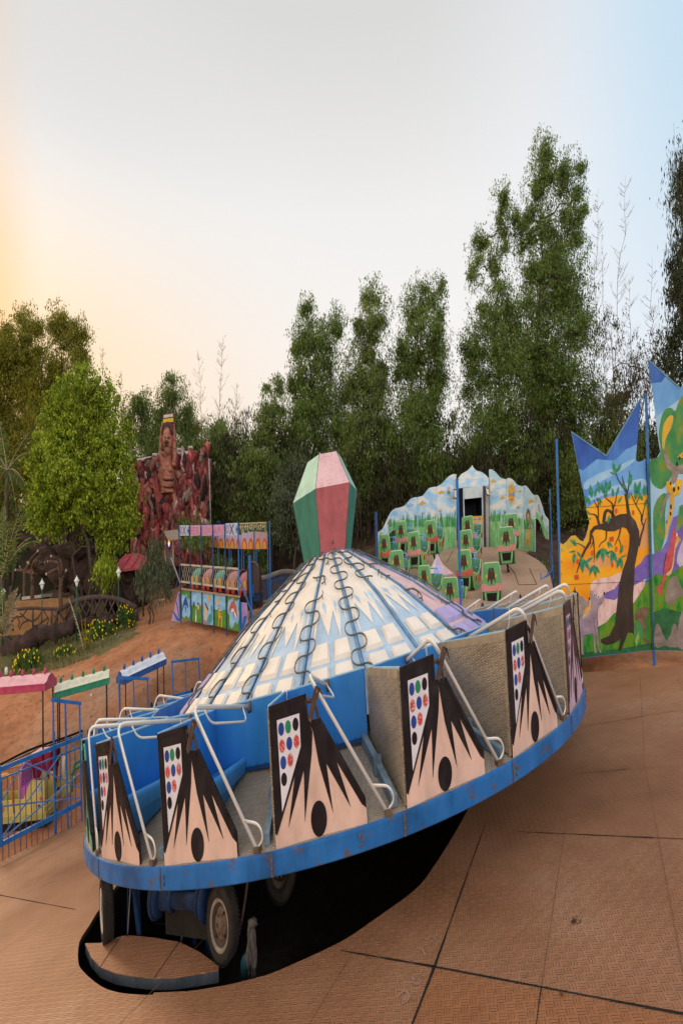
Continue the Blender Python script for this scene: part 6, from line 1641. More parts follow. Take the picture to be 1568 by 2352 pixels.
# red box seat of the engine and its handle
eb = at(106, 1760, 18.2)
mb = MB(lambda v: eb + np.asarray(v, float).reshape(-1, 3))
mb.add([(-.30, -.24, -.45), (.30, -.24, -.45), (.30, .24, -.45), (-.30, .24, -.45), (-.42, -.30, .32), (.42, -.30, .32), (.42, .30, .32), (-.42, .30, .32)], [(0, 1, 5, 4), (1, 2, 6, 5), (2, 3, 7, 6), (3, 0, 4, 7)], paint('box_maroon', (.24, .012, .05), .45, .1, (.4, .15, .18), .2, 4))
mb.add([(-.42, -.30, .32), (.42, -.30, .32), (.42, .30, .32), (-.42, .30, .32)], [(0, 1, 2, 3)], TPL)
mb.tube(rounded([(-.95, -.2, -.30), (-.85, -.2, .02), (-.45, -.2, .22), (-.35, -.2, -.05)], .12, 4), .022, BLACKP, 6)
mb.emit('train_box', base=eb - [0, 0, .5], label='flared maroon box with a black handle between the toy train and its track', cat='train box')
# rails
root = thing('train_track', 'dark narrow rails curving across the red earth behind the toy train', 'track', at(60, 1740, 19.4))
for dz in (0, 1):
    pts = [(-80, 1800, 18.6), (0, 1757, 19.0), (70, 1722, 19.5), (150, 1694, 20.2), (190, 1682, 20.7)]
    P = []
    for x, y, d in pts:
        q = at(x, y + 11 * dz, d - .45 * dz); q[2] = max(q[2], gz(q[0], q[1]) + .03); P.append(q)
    mb = MB(); mb.tube(smooth_open(P, 5), .035, RUST if dz else DARK, 4); mb.emit('rail', root)
P = smooth_open([at(x, y + 5, d - .2) for x, y, d in pts], 8)
for i in range(0, len(P) - 1, 2):
    q = np.array(P[i]); q[2] = max(q[2], gz(q[0], q[1]) + .02); mb = MB()
    mb.tube([q + [-.1, -.34, -.03], q + [.1, .34, -.03]], .03, DARK, 4); mb.emit('sleeper', root)

# ================================================================== toy train booth with the welcome sign
tz = lambda x, y: (390.4 + x * .16112, 1177.0 + y * .16112)
TA, TBk = at(*tz(152, 1555), 27.0), at(*tz(998, 1790), 24.2)
pT = Plane(TA, TBk)
booth = thing('train_booth', 'open blue post booth with lettered pink fascia and five painted animal panels', 'booth', TA)
# posts
for xt, yt, xb, yb, w in ((128, 180, 158, 1580, .05), (278, 185, 302, 1620, .045), (440, 190, 462, 1660, .045), (605, 175, 628, 1720, .045), (780, 155, 808, 1760, .045), (970, 140, 1000, 1800, .055)):
    mb = MB(); pxbar(mb, pT, tz(xt, yt), tz(xb, yb), w, BLUE_DK if xt < 900 else BLUE, .05); mb.emit('post', booth)
# fascia boards
F_PK = multi('fascia_lilac_pink', [(.3, (.38, .24, .50)), (.6, (.50, .32, .58)), (.8, (.56, .42, .62))], 3, .5)
F_BL = multi('fascia_pale_blue', [(.3, (.34, .48, .72)), (.7, (.52, .62, .80))], 3, .5)
F_RD = paint('fascia_lettering_red', (.60, .13, .12), .5, .1, (.5, .3, .4), .15, 5)
def fascia(x0, x1, y00, y01, y10, y11, m):
    mb = MB(); pxboard(mb, pT, [tz(x0, y00), tz(x1, y01), tz(x1, y11), tz(x0, y10)], m, .03, BROWNM); return mb
def letter_in(mb, pl, z, body, x0, x1, y0, y1, m, off):
    """lettering fitted to a box: x0..x1, y0 (top) .. y1 (foot), top may slope"""
    v, f = text_mesh(body)
    if not len(v): return
    a, b = v[:, 0].min(), v[:, 0].max(); c, d = v[:, 1].min(), v[:, 1].max()
    P = []
    for q in v:
        u = (q[0] - a) / (b - a); w = (q[1] - c) / (d - c)
        yt = y0[0] + (y0[1] - y0[0]) * u; yb = y1[0] + (y1[1] - y1[0]) * u
        P.append(pl.hit(*z(x0 + (x1 - x0) * u, yb + (yt - yb) * w), off))
    mb.add(P, f, m)
def oxo(mb, x0, x1, yt, yb):
    w = x1 - x0; cy = (yt + yb) / 2; hh = (yb - yt) / 2
    for q, (r, m) in enumerate(((.95, M_SKYP), (.74, BLUEDOT), (.58, F_BL), (.40, RED_B), (.22, TW))):
        pxpoly(mb, pT, [tz(*p) for p in ellipse(x0 + w * .20, cy, w * .17 * r, hh * .92 * r, 18)], m, .004 + .002 * q)
        xc = x0 + w * .98
        pxpoly(mb, pT, [tz(min(p[0], x1 - 1), p[1]) for p in ellipse(xc, cy, w * .24 * r, hh * .92 * r, 18)], [M_SKYP, MATS['dark_blue_paint'], F_BL, BLUEDOT, BLACKP][q], .004 + .002 * q)
    for q, (wd, m) in enumerate(((w * .16, PALEPK), (w * .07, BLUEDOT))):
        for sg in (1, -1):
            pxpoly(mb, pT, stroke([tz(x0 + w * .38, cy - sg * hh * .9), tz(x0 + w * .52, cy), tz(x0 + w * .68, cy + sg * hh * .9)], [wd * .161]), m, .006 + .002 * (2 * q + (sg > 0)))
mb = fascia(130, 270, 185, 184, 332, 330, F_BL); oxo(mb, 132, 268, 188, 328); mb.emit('fascia_board', booth)
for body, x0, x1, ty in (('PER', 272, 432, 185), ('IGON', 436, 600, 182), ('AIN', 602, 776, 176)):
    mb = fascia(x0, x1, ty + 2, ty - 4, 338, 328, F_PK)
    letter_in(mb, pT, tz, body, x0 + 10, x1 - (22 if body != 'PER' else 12), (ty + 26, ty + 20), (318, 312), F_RD, .004)
    mb.emit('fascia_board', booth)
mb = fascia(780, 968, 158, 148, 328, 325, F_BL); oxo(mb, 784, 964, 158, 324); mb.emit('fascia_board', booth)
# counter top, railing lattice
mb = MB()
pl2 = Plane(TA + pT.n * -.0, TBk)
v = [pT.hit(*tz(160, 1075), .12), pT.hit(*tz(1000, 1190), .12), pT.hit(*tz(1000, 1190), -.5), pT.hit(*tz(160, 1075), -.5)]
mb.add(v + [q - np.array([0, 0, .05]) for q in v], [(0, 1, 2, 3), (0, 1, 5, 4), (4, 5, 6, 7), (1, 2, 6, 5), (0, 3, 7, 4)], paint('counter_brown', (.36, .23, .17), .6, .1))
mb.emit('counter', booth)
mb = MB()
RLM = paint('railing_cream', (.46, .42, .34), .5, .2, (.25, .17, .1))
pxbar(mb, pT, tz(150, 742), tz(975, 805), .05, RLM, -.02); pxbar(mb, pT, tz(155, 985), tz(978, 1095), .05, RLM, -.02)
for i in range(26):
    x = 160 + i * 32; t = (x - 155) / 820
    pxbar(mb, pT, tz(x, 748 + 58 * t), tz(min(x + 60, 975), 990 + 105 * (t + .07)), .012, RLM, -.02); pxbar(mb, pT, tz(min(x + 60, 975), 748 + 58 * (t + .07)), tz(x, 990 + 105 * t), .012, RLM, -.03)
mb.emit('lattice_rail', booth)
# painted front panels
P_SK = multi('panel_sky', [(.3, (.12, .36, .72)), (.55, (.26, .52, .82)), (.8, (.50, .68, .86))], 2, .5)
P_GR = multi('panel_green', [(.3, (.04, .16, .03)), (.6, (.10, .28, .04)), (.8, (.28, .34, .06))], 4, .5, 5, (2, 2, .5))
P_GG = paint('panel_giraffe', (.66, .42, .03), .5, .05, var=.2)
P_TL = paint('panel_teal', (.06, .30, .38), .5, .05, var=.25)
PX = [(160, 296, 1092, 1108, 1512, 1545), (304, 452, 1108, 1128, 1552, 1582), (460, 616, 1130, 1152, 1590, 1608), (630, 796, 1158, 1182, 1612, 1652), (808, 990, 1190, 1205, 1660, 1700)]
def panel(i, bg, shapes):
    x0, x1, a, b, c, d = PX[i]
    mb = MB(); pxboard(mb, pT, [tz(x0, a), tz(x1, b), tz(x1, d), tz(x0, c)], bg, .03, BROWNM)
    for q, (pts, m) in enumerate(shapes): pxpoly(mb, pT, [tz(min(max(x, x0 + 1), x1 - 1), y) for x, y in pts], m, .003 + .002 * q)
    mb.emit('animal_panel', booth)
splash = lambda pts: smooth_closed(pts, 3)
panel(0, P_GR, [(splash([(165, 1250), (180, 1170), (215, 1190), (240, 1160), (255, 1240), (285, 1230), (280, 1330), (292, 1420), (270, 1500), (235, 1470), (205, 1500), (175, 1470), (180, 1360)]), P_SK), (splash([(180, 1390), (190, 1290), (215, 1220), (240, 1180), (238, 1230), (255, 1300), (262, 1365), (245, 1350), (235, 1330), (205, 1330), (188, 1380)]), BLUEDOT), (splash([(215, 1340), (228, 1345), (228, 1420), (216, 1380)]), BLUEDOT)])
panel(1, P_SK, [([(304, 1330), (340, 1310), (380, 1345), (420, 1300), (452, 1340), (452, 1582), (304, 1552)], P_GR), (ellipse(342, 1320, 12, 46, 12), BROWNM), (ellipse(402, 1310, 12, 34, 12), BROWNM), ([(362, 1380), (378, 1380), (382, 1470), (360, 1470)], LILAC), ([(362, 1470), (380, 1470), (376, 1562), (362, 1560)], M_WHT), (ellipse(405, 1350, 12, 40, 12), BD_TAN)])
panel(2, P_SK, [(splash([(490, 1520), (500, 1420), (495, 1310), (510, 1290), (545, 1380), (530, 1440), (520, 1530), (545, 1590), (500, 1580)]), BD_TAN), (splash([(498, 1305), (510, 1290), (548, 1380), (538, 1400)]), BROWNM), (splash([(530, 1540), (560, 1450), (590, 1440), (575, 1350), (600, 1320), (605, 1440), (598, 1540), (560, 1590)]), P_TL), (splash([(535, 1240), (532, 1190), (548, 1175), (570, 1215), (556, 1260), (550, 1330), (548, 1260)]), BD_CLD), ([(460, 1585), (480, 1530), (520, 1545), (560, 1590), (520, 1606)], M_ROCK)])
panel(3, P_SK, [([(630, 1370), (660, 1395), (690, 1370), (720, 1410), (770, 1380), (796, 1395), (796, 1652), (630, 1612)], P_GR), (splash([(688, 1400), (692, 1300), (668, 1300), (666, 1280), (680, 1205), (695, 1205), (700, 1260), (706, 1390), (740, 1450), (745, 1480), (738, 1630), (726, 1630), (730, 1520), (705, 1510), (698, 1620), (686, 1615), (692, 1500)]), P_GG)] + [(ellipse(x, y, 7, 9, 8), BROWNM) for x, y in ((698, 1420), (715, 1430), (725, 1455), (705, 1455), (699, 1370), (697, 1330), (735, 1470))])
panel(4, P_GR, [(splash([(815, 1380), (835, 1260), (870, 1240), (900, 1215), (940, 1270), (985, 1240), (975, 1370), (988, 1480), (960, 1600), (930, 1560), (890, 1650), (850, 1600), (850, 1480), (830, 1430)]), P_SK), (splash([(842, 1400), (845, 1350), (870, 1290), (900, 1260), (905, 1210), (922, 1210), (925, 1290), (945, 1350), (962, 1500), (935, 1460), (905, 1370), (870, 1380), (862, 1430)]), RED_B), (splash([(868, 1410), (890, 1375), (910, 1385), (945, 1470), (950, 1510), (905, 1430), (885, 1420)]), M_WHT), (splash([(900, 1400), (914, 1420), (914, 1520), (903, 1470)]), RED_B), (ellipse(882, 1350, 4, 9, 8), M_INK)])
# slanted painted ends
mb = MB()
pL = Plane(TA + np.array([-1.05, -.12, 0]), TA + np.array([0, .05, 0]))
pxboard(mb, pL, [tz(20, 1545), tz(120, 1130), tz(150, 1130), tz(152, 1560)], F_PK, .03, BROWNM)
for q, (p, r) in enumerate((((40, 1420), (80, 1520)), ((85, 1280), (115, 1500)), ((122, 1160), (140, 1480)))):
    pxpoly(mb, pL, [tz(p[0], p[1]), tz(p[0] + 14, p[1] - 15), tz(148, 1552), tz(r[0] + 20, 1545)], BLUE, .003 + .002 * q)
mb.emit('end_board', booth)
mb = MB()
pRn = Plane(TBk, TBk + np.array([1.2, .9, 0]))
pxboard(mb, pRn, [tz(1002, 1280), tz(1100, 1290), tz(1115, 1560), tz(1005, 1760)], F_PK, .03, BROWNM)
for q, (x0, x1, y) in enumerate(((1003, 1020, 1285), (1050, 1085, 1480), (1080, 1098, 1470))):
    pxpoly(mb, pRn, [tz(x0, y), tz(x1, y), tz(1030 + q * 8, 1690), tz(1006, 1752)], BLUE, .003 + .002 * q)
mb.emit('end_board', booth)
# far side: arched fascia boards on posts, and the welcome sign on the right end
TD = np.array([.9, 3.0, 0])
pT2 = Plane(TA + TD * .9 + np.array([3.2, 0, 0]), TBk + TD)
A_OR = paint('arch_orange', (.74, .40, .03), .5, .05, var=.2); A_RD = paint('arch_red', (.66, .10, .05), .5, .05, var=.2)
A_LIL = paint('arch_lilac', (.50, .46, .72), .5, .08, (.5, .4, .5)); 
for i, (x0, x1, yt0, yt1, yb0, yb1, arches) in enumerate(((527, 612, 338, 336, 490, 498, ((570, 36),)), (616, 680, 338, 336, 498, 505, ((648, 28),)), (684, 786, 336, 330, 505, 512, ((728, 38),)), (790, 846, 330, 328, 512, 515, ((815, 26),)), (850, 1014, 328, 318, 515, 520, ((890, 34), (972, 34))), (1018, 1194, 300, 270, 520, 524, ((1062, 38), (1152, 38))), (1206, 1382, 270, 282, 524, 522, ((1252, 38), (1345, 38))))):
    mb = MB(); pxboard(mb, pT2, [tz(x0, yt0), tz(x1, yt1), tz(x1, yb1), tz(x0, yb0)], A_LIL if i < 6 else paint('arch_dusty_pink', (.52, .38, .46), .5, .15, (.3, .2, .2)), .03, BROWNM)
    for ax, aw in arches:
        for q, (k, m) in enumerate(((1.0, A_RD), (.66, A_OR))):
            top = 345 if i < 2 else 362
            yy = yb0 + (yb1 - yb0) * (ax - x0) / (x1 - x0) - 1
            hgt = (yy - top) * (1.0 if q == 0 else .72)
            pts = [(max(ax - aw * k, x0 + 1), yy)] + [(min(max(ax - aw * k * math.cos(t), x0 + 1), x1 - 1), yy - hgt * math.sin(t)) for t in np.linspace(.05, math.pi - .05, 12)] + [(min(ax + aw * k, x1 - 1), yy)]
            pxpoly(mb, pT2, [tz(*p) for p in pts], m, .004 + .003 * q)
    mb.emit('arch_board', booth)
for xt, yt, xb, yb in ((530, 500, 538, 860), (560, 560, 566, 860), (685, 505, 690, 800), (712, 600, 716, 800), (845, 515, 850, 830), (876, 540, 880, 830), (1020, 520, 1024, 900), (1050, 530, 1054, 900), (1196, 240, 1206, 1240), (1228, 240, 1234, 1240), (1390, 300, 1402, 1300), (1418, 120, 1432, 1300)):
    mb = MB(); pxbar(mb, pT2, tz(xt, yt), tz(xb, yb), .055, BLUE, .04 if xt not in (560, 712, 876, 1050, 1228) else -.6); mb.emit('post', booth)
mb = MB()
pS = Plane(TBk, TBk + TD + np.array([1.35, -.2, 0]))
W_GR = paint('welcome_green', (.055, .10, .045), .5, .1, (.15, .12, .06), .25, 5)
pxboard(mb, pS, [tz(980, 150), tz(1388, 132), tz(1390, 290), tz(1300, 268), tz(1180, 262), tz(1080, 275), tz(984, 318)], W_GR, .03, BROWNM)
letter_in(mb, pS, tz, 'सुस्वागतम्', 990, 1384, (152, 136), (300, 296), paint('welcome_lettering', (.66, .50, .27), .5, .12, (.3, .16, .05), .2, 8), .006)
mb.emit('welcome_board', booth)
_SG = paint('stay_grey', (.30, .29, .28), .5, .1)
for _pl, _a, _b, _w, _m, _o in ((pS, tz(1130, 610), tz(1165, 1600), .11, BLUE, .02), (pT, tz(992, 960), tz(1190, 1480), .05, BLUE, .25), (Plane(TA, TA + np.array([-1, -.1, 0])), tz(15, 640), tz(150, 1010), .05, _SG, .1), (pL, tz(128, 890), tz(30, 1280), .03, BLUE_DK, .15)):
    mb = MB(); pxbar(mb, _pl, _a, _b, _w, _m, _o); mb.emit('stay', booth)
mb = MB()
for x, y in ((540, 135), (690, 130)): pxbar(mb, pT2, tz(x - 18, y), tz(x + 18, y), .04, BLUE, -.3); pxbar(mb, pT2, tz(x - 18, y), tz(x - 16, y + 60), .04, BLUE, -.3); pxbar(mb, pT2, tz(x + 18, y), tz(x + 17, y + 60), .04, BLUE, -.3)
mb.emit('roof_hoop', booth)
# hooded carriages parked behind the counter
HT = paint('hood_teal', (.04, .30, .24), .35, .1, (.3, .45, .4), .2, 6); HP = paint('hood_pink', (.45, .18, .22), .35, .15, (.6, .45, .45), .2, 6); HR = paint('hood_dark', (.05, .03, .035), .45, .1)
FL_Y = paint('flame_yellow', (.66, .36, .03), .5, 0); FL_R = paint('flame_red', (.50, .05, .025), .5, 0)
pC = Plane(TA - pT.n * .9, TBk - pT.n * .9)
for i, (x0, x1, yt, yb, m, lab) in enumerate(((305, 450, 800, 1060, HT, 'teal hooded train carriage farthest left behind the booth rail'), (460, 610, 815, 1080, HP, 'dusty pink hooded train carriage between two teal ones'), (620, 790, 830, 1110, HT, 'teal hooded train carriage in the middle of the row'), (800, 975, 850, 1140, HP, 'pink hooded train carriage second from the right of the row'), (968, 1150, 858, 1160, HP, 'pink hooded train carriage at the right end of the row'))):
    c0 = pC.hit(*tz((x0 + x1) / 2, yb)); wd = np.linalg.norm(pC.hit(*tz(x1, yb)) - pC.hit(*tz(x0, yb))); hh = pC.hit(*tz(x0, yt))[2] - pC.hit(*tz(x0, yb))[2]
    u = pC.u; dp = -pC.n
    def T(v, c0=c0, u=u, dp=dp):
        v = np.asarray(v, float).reshape(-1, 3); return c0 + np.outer(v[:, 0], u) + np.outer(v[:, 1], dp) + np.outer(v[:, 2], [0, 0, 1.0])
    car = thing('train_carriage', lab, 'train carriage', c0 - [0, 0, .4], 'hooded train carriages')
    mb = MB(T)
    na = 9
    for s in range(2):                                               # two swollen hood ribs
        xa, xb_ = -wd / 2 + wd * (.02 + .42 * s), -wd / 2 + wd * (.02 + .42 * (s + 1))
        rows = []
        for k, (x, bul) in enumerate(((xa, .0), (xa + .06, .06), ((xa + xb_) / 2, .09), (xb_ - .03, .03), (xb_, -.02))):
            for j in range(na):
                t = math.pi * .5 * j / (na - 1)
                r_ = 1 + bul
                rows.append((x, .55 - .62 * math.cos(t) * r_, hh * (.15 + .85 * math.sin(t) * r_ / 1.05)))
        mb.add(rows, [[a * na + j, (a + 1) * na + j, (a + 1) * na + j + 1, a * na + j + 1] for a in range(4) for j in range(na - 1)], m, smooth=True)
        mb.add([(xa + .09, -.10, hh * .62), (xb_ - .08, -.10, hh * .62), (xb_ - .08, -.10, -.1), (xa + .09, -.10, -.1)], [(0, 1, 2, 3)], FL_R)
        mb.add([(xa + .10, -.112, hh * .60), (xb_ - .09, -.112, hh * .60), (xb_ - .12, -.112, hh * .18), ((xa + xb_) / 2, -.112, hh * .28), (xa + .12, -.112, hh * .16)], [(0, 1, 2, 3, 4)], FL_Y)
    mb.emit('hood', car)
    mb = MB(T)
    xs_ = wd / 2 - wd * .14
    P = [(xs_ + .02 * q, .55 - .66 * math.cos(t), hh * (.12 + .92 * math.sin(t))) for q, t in zip(np.linspace(0, 1, 10), np.linspace(0, math.pi, 10))]
    mb.tube(P, .03, RUST, 6)
    mb.add([(p[0] - .01, p[1], p[2]) for p in P], [list(range(10))], HR)
    mb.emit('rear_hoop', car)
    mb = MB(T); mb.box((-wd / 2, -.1, -.45), (wd / 2 - .05, 1.1, -.05), HR); mb.emit('chassis', car)
c0 = pC.hit(*tz(1200, 1150), -.3)
car = thing('train_carriage', 'dark rusty rear end of the last train carriage right of the booth', 'train carriage', c0 - [0, 0, .4])
mb = MB(lambda v: c0 + np.asarray(v, float).reshape(-1, 3))
arch = [(-.33, 0)] + [(-.33 * math.cos(t), .62 + .22 * math.sin(t)) for t in np.linspace(0, math.pi, 10)] + [(.33, 0)]
mb.prism(arch, HR, -.25, .5); mb.tube([(p[0], -.27, p[1]) for p in arch], .03, RUST, 6)
mb.emit('rear_hood', car)
mb = MB(lambda v: c0 + np.asarray(v, float).reshape(-1, 3))
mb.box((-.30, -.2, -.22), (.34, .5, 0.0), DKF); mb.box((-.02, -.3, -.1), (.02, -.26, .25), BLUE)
for x in (-.2, .25): mb.lathe([(0, -.04), (.1, -.04), (.1, .04), (0, .04)], DARK, 12, T=lambda v, x=x: c0 + np.stack([np.asarray(v)[:, 0] + x, np.asarray(v)[:, 2] - .2, np.asarray(v)[:, 1] - .28], 1))
mb.emit('chassis', car)
# coaster track winding off to the right
root = thing('coaster_track', 'grey tube coaster track on thin blue legs right of the booth', 'track', at(*tz(1400, 1300), 27))
mb = MB()
up = [at(*tz(x, y), d) for x, y, d in ((1250, 940, 27.6), (1340, 935, 27.6), (1430, 905, 27.9), (1520, 870, 28.3), (1620, 845, 28.8), (1750, 850, 29.4), (1900, 880, 30))]
lo_ = [at(*tz(x, y), d) for x, y, d in ((1180, 1280, 26.0), (1300, 1285, 26.3), (1420, 1275, 26.8), (1560, 1240, 27.5), (1750, 1200, 28.5))]
mb.tube(smooth_open(up, 4), .085, paint('track_grey', (.17, .15, .135), .55, .2, (.1, .07, .05)), 8); mb.emit('track_tube', root)
mb = MB(); mb.tube(smooth_open(lo_, 4), .07, MATS['track_grey'], 8); mb.emit('track_tube', root)
for q in smooth_open(up, 3)[2:]:
    q = np.array(q)
    for dx in (-.25, .25):
        mb = MB(); mb.tube([q, q + [dx, .1, -1.3]], .022, BLUE_DK, 5); mb.emit('leg', root)

# ================================================================== garden and sculpted rock on the left
zs = lambda x, y: (298.6 + x * .15862, 918.6 + y * .15862)
zg = lambda x, y: (143.5 + x * .16479, 1148.3 + y * .16479)
zl = lambda x, y: (x * .15861, 1090.9 + y * .15861)
zf = lambda x, y: (x * .5002, 1263.1 + y * .5002)
ROCKR = multi('painted_red_rock', [(.30, (.030, .014, .014)), (.42, (.15, .045, .040)), (.50, (.34, .065, .060)), (.56, (.16, .08, .07)), (.63, (.42, .16, .13)), (.70, (.12, .06, .055)), (.80, (.40, .31, .28))], .85, .6, 8, (1.3, 1, .35), bump=1.0, bscale=2.2)
D_R = 44.0
wall = thing('sculpted_rock_wall', 'towering red and brown sculpted rock wall behind the toy train booth', 'rock wall', at(400, 1262, D_R))
def rock_top(px):
    return np.interp(px, [300, 318, 348, 372, 404, 438, 462, 470, 476, 482, 490], [1075, 1057, 1050, 1044, 1040, 1036, 1034, 1018, 1030, 1048, 1090])
rg = np.random.default_rng(5)
nu, nv = 110, 90
amp = [(rg.uniform(.3, 1.6), rg.uniform(.25, 1.1), rg.uniform(0, 6.28), rg.uniform(0, 6.28), rg.uniform(.12, .5)) for _ in range(14)]
V = []
for j in range(nv + 1):
    for i in range(nu + 1):
        px = 300 + 190 * i / nu; f = j / nv
        edge = 2.5 * math.sin(f * 21 + 1.3) + 3 * math.sin(f * 9)
        px = min(max(px, 300), 484 + edge if i > nu * .9 else px)
        py = rock_top(px) + (1300 - rock_top(px)) * f
        q = at(px, py, D_R); x, z = q[0], q[2]
        h = sum(a * abs(math.sin(kx * x * 3.4 + kz * z * 1.6 + p1) * math.cos(kz * z * 3.4 - kx * x * 1.6 + p2)) ** .7 for kx, kz, p1, p2, a in amp)
        V.append(at(px, py, D_R - .62 * h - 1.2 * f))
mb = MB()
mb.add(V, [[j * (nu + 1) + i, j * (nu + 1) + i + 1, (j + 1) * (nu + 1) + i + 1, (j + 1) * (nu + 1) + i] for j in range(nv) for i in range(nu)], ROCKR, smooth=False)
bk = [at(300 + 190 * i / nu, rock_top(300 + 190 * i / nu), D_R + 2.5) for i in range(nu + 1)]
n0 = nu + 1
mb.add(V[:n0] + bk, [[i, n0 + i, n0 + i + 1, i + 1] for i in range(nu)], ROCKR)
mb.emit('rock_face', wall)
rg = np.random.default_rng(15)
RK = [paint('relief_red', (.42, .085, .085), .5, .3, (.5, .3, .28), .3, 2), paint('relief_maroon', (.22, .055, .060), .55, .2, (.35, .15, .12), .35, 2), paint('relief_rust', (.42, .17, .12), .6, .2, (.4, .25, .2), .3, 2), paint('relief_grey_brown', (.28, .20, .17), .6, .2, (.1, .05, .05), .3, 2), paint('relief_dark', (.035, .018, .018), .7, .1, var=.3), paint('relief_pale', (.55, .34, .33), .6, .2, (.2, .08, .08), .3, 2)]
mb = MB()
for _ in range(330):
    px = rg.uniform(306, 480); tp_ = float(rock_top(px)); py = rg.uniform(tp_ + 14, 1285)
    c = at(px, py, D_R - rg.uniform(.5, 1.3) - 1.2 * (py - tp_) / 260); sx = rg.uniform(.14, .42); szz = rg.uniform(.18, .62); tl = rg.normal(0, .5)
    m = RK[int(rg.choice(6, p=[.25, .2, .13, .14, .13, .15]))]; nu_, nv_ = 8, 7; VV = []
    for j in range(nv_ + 1):
        th = math.pi * j / nv_
        for i in range(nu_):
            f_ = 2 * math.pi * i / nu_; w_ = 1 + rg.uniform(-.25, .25)
            d = np.array([math.sin(th) * math.cos(f_) * sx, math.sin(th) * math.sin(f_) * .5, math.cos(th) * szz]) * w_
            VV.append(c + np.array([d[0] * math.cos(tl) - d[2] * math.sin(tl), d[1], d[0] * math.sin(tl) + d[2] * math.cos(tl)]))
    mb.add(VV, [[j * nu_ + i, (j + 1) * nu_ + i, (j + 1) * nu_ + (i + 1) % nu_, j * nu_ + (i + 1) % nu_] for j in range(nv_) for i in range(nu_)], m)
for px, py0, py1, r_ in ((474, 1015, 1062, .35), (468, 1046, 1150, .45), (470, 1140, 1230, .4)):
    mb.tube(smooth_open([tuple(at(px + 3 * math.sin(q * 2.1), py0 + (py1 - py0) * q / 4, D_R - 1.0)) for q in range(5)], 3), [r_ * k for k in (.25, .5, .8, .95, 1, 1, .95, .9, .95, 1, .9, .7, .4)], RK[0], 8)
mb.emit('carved_relief', wall)
WPIPE = paint('white_pipe', (.52, .50, .48), .5, .1)
for pts in ([(110, 882), (310, 842)], [(330, 880), (400, 845), (470, 808)], [(655, 785), (760, 775), (880, 762)], [(880, 858), (980, 820), (1080, 775)]):
    mb = MB(); mb.tube([at(*zs(*p), D_R - 1.2) for p in pts], .09, WPIPE, 6); mb.emit('pipe_rail', wall)
for x, y0, y1, w in ((332, 878, 790, 64), (422, 830, 762, 55), (685, 780, 715, 58), (850, 770, 684, 55), (915, 830, 752, 66)):
    mb = MB(); mb.tube([at(*zs(*p), D_R - 1.2) for p in ((x, y0), (x, y1), (x + w, y1 + 4), (x + w, y1 + 30))], .07, WPIPE, 6); mb.emit('pipe_hook', wall)
mb = MB(); a_ = at(*zs(1145, 850), D_R - 2); b_ = at(*zs(1177, 1830), D_R - 2); b_[2] -= 1.5
mb.tube([a_, b_], .07, STEEL, 6); mb.emit('pole', base=b_, label='thin grey pole rising beside the right edge of the sculpted rock', cat='pole')
# carved figure holding up a board
SK = multi('carved_figure_paint', [(.3, (.10, .038, .03)), (.45, (.34, .11, .075)), (.6, (.50, .22, .15)), (.75, (.16, .07, .055))], 2.4, .6, 5, bump=.4, bscale=6)
SKD = paint('carved_figure_dark', (.07, .035, .028), .7, .1, var=.3)
D_S = D_R - 2.4
figure = thing('statue', 'carved red brown giant man holding a board overhead against the sculpted rock', 'statue', at(*zs(550, 1340), D_S))
k = D_S / FX * .15862
def sc_(x, y, dd=0.0): return at(*zs(x, y), D_S - dd)
mb = MB()
# torso, neck and arms as one swelling body
prof = [(1350, 92), (1250, 90), (1150, 96), (1050, 102), (950, 92), (880, 62), (800, 48), (740, 46)]
nr = 16; V = []
for y, w in prof:
    c = sc_(540 + (y - 1000) * .01, y)
    for j in range(nr):
        t = 2 * math.pi * j / nr
        V.append(c + np.array([w * k * math.cos(t), w * k * .8 * math.sin(t), 0]))
mb.add(V, [[a * nr + j, a * nr + (j + 1) % nr, (a + 1) * nr + (j + 1) % nr, (a + 1) * nr + j] for a in range(len(prof) - 1) for j in range(nr)], SK, smooth=True)
for pts, rr_ in (([(480, 960), (448, 800), (452, 600), (470, 430), (482, 350)], (30, 26, 24, 22, 20)), ([(630, 960), (650, 800), (640, 600), (632, 430), (628, 350)], (32, 30, 26, 24, 20))):
    mb.tube(smooth_open([tuple(sc_(*p, .2)) for p in pts], 3), np.interp(np.linspace(0, 1, 3 * (len(pts) - 1) + 1), np.linspace(0, 1, len(pts)), rr_) * k, SK, 10)
for y, w_, dy in ((950, 66, 70), (1250, 92, 14), (1140, 97, 16)):
    mb.tube([tuple(sc_(540 + w_ * math.cos(t), y + dy * math.sin(t), w_ * k * .82 * abs(math.sin(t)) + .01)) for t in np.linspace(.05, math.pi - .05, 9)], 7 * k, SKD, 5)
for sg in (-1, 1): mb.blob(sc_(540 + sg * 38, 1000, .62 * 100 * k), (34 * k, 22 * k, 22 * k), SK, 8, 6)
for x in (484, 626):
    for q in range(4): mb.blob(sc_(x - 12 + q * 9, 345, .45), (5 * k, 6 * k, 16 * k), SK, 6, 5)
mb.emit('body', figure)
mb = MB()
hc = sc_(545, 585, .5); hr = np.array([66 * k, 62 * k, 205 * k / 2.243])
nr2, nv2 = 26, 24; V = []
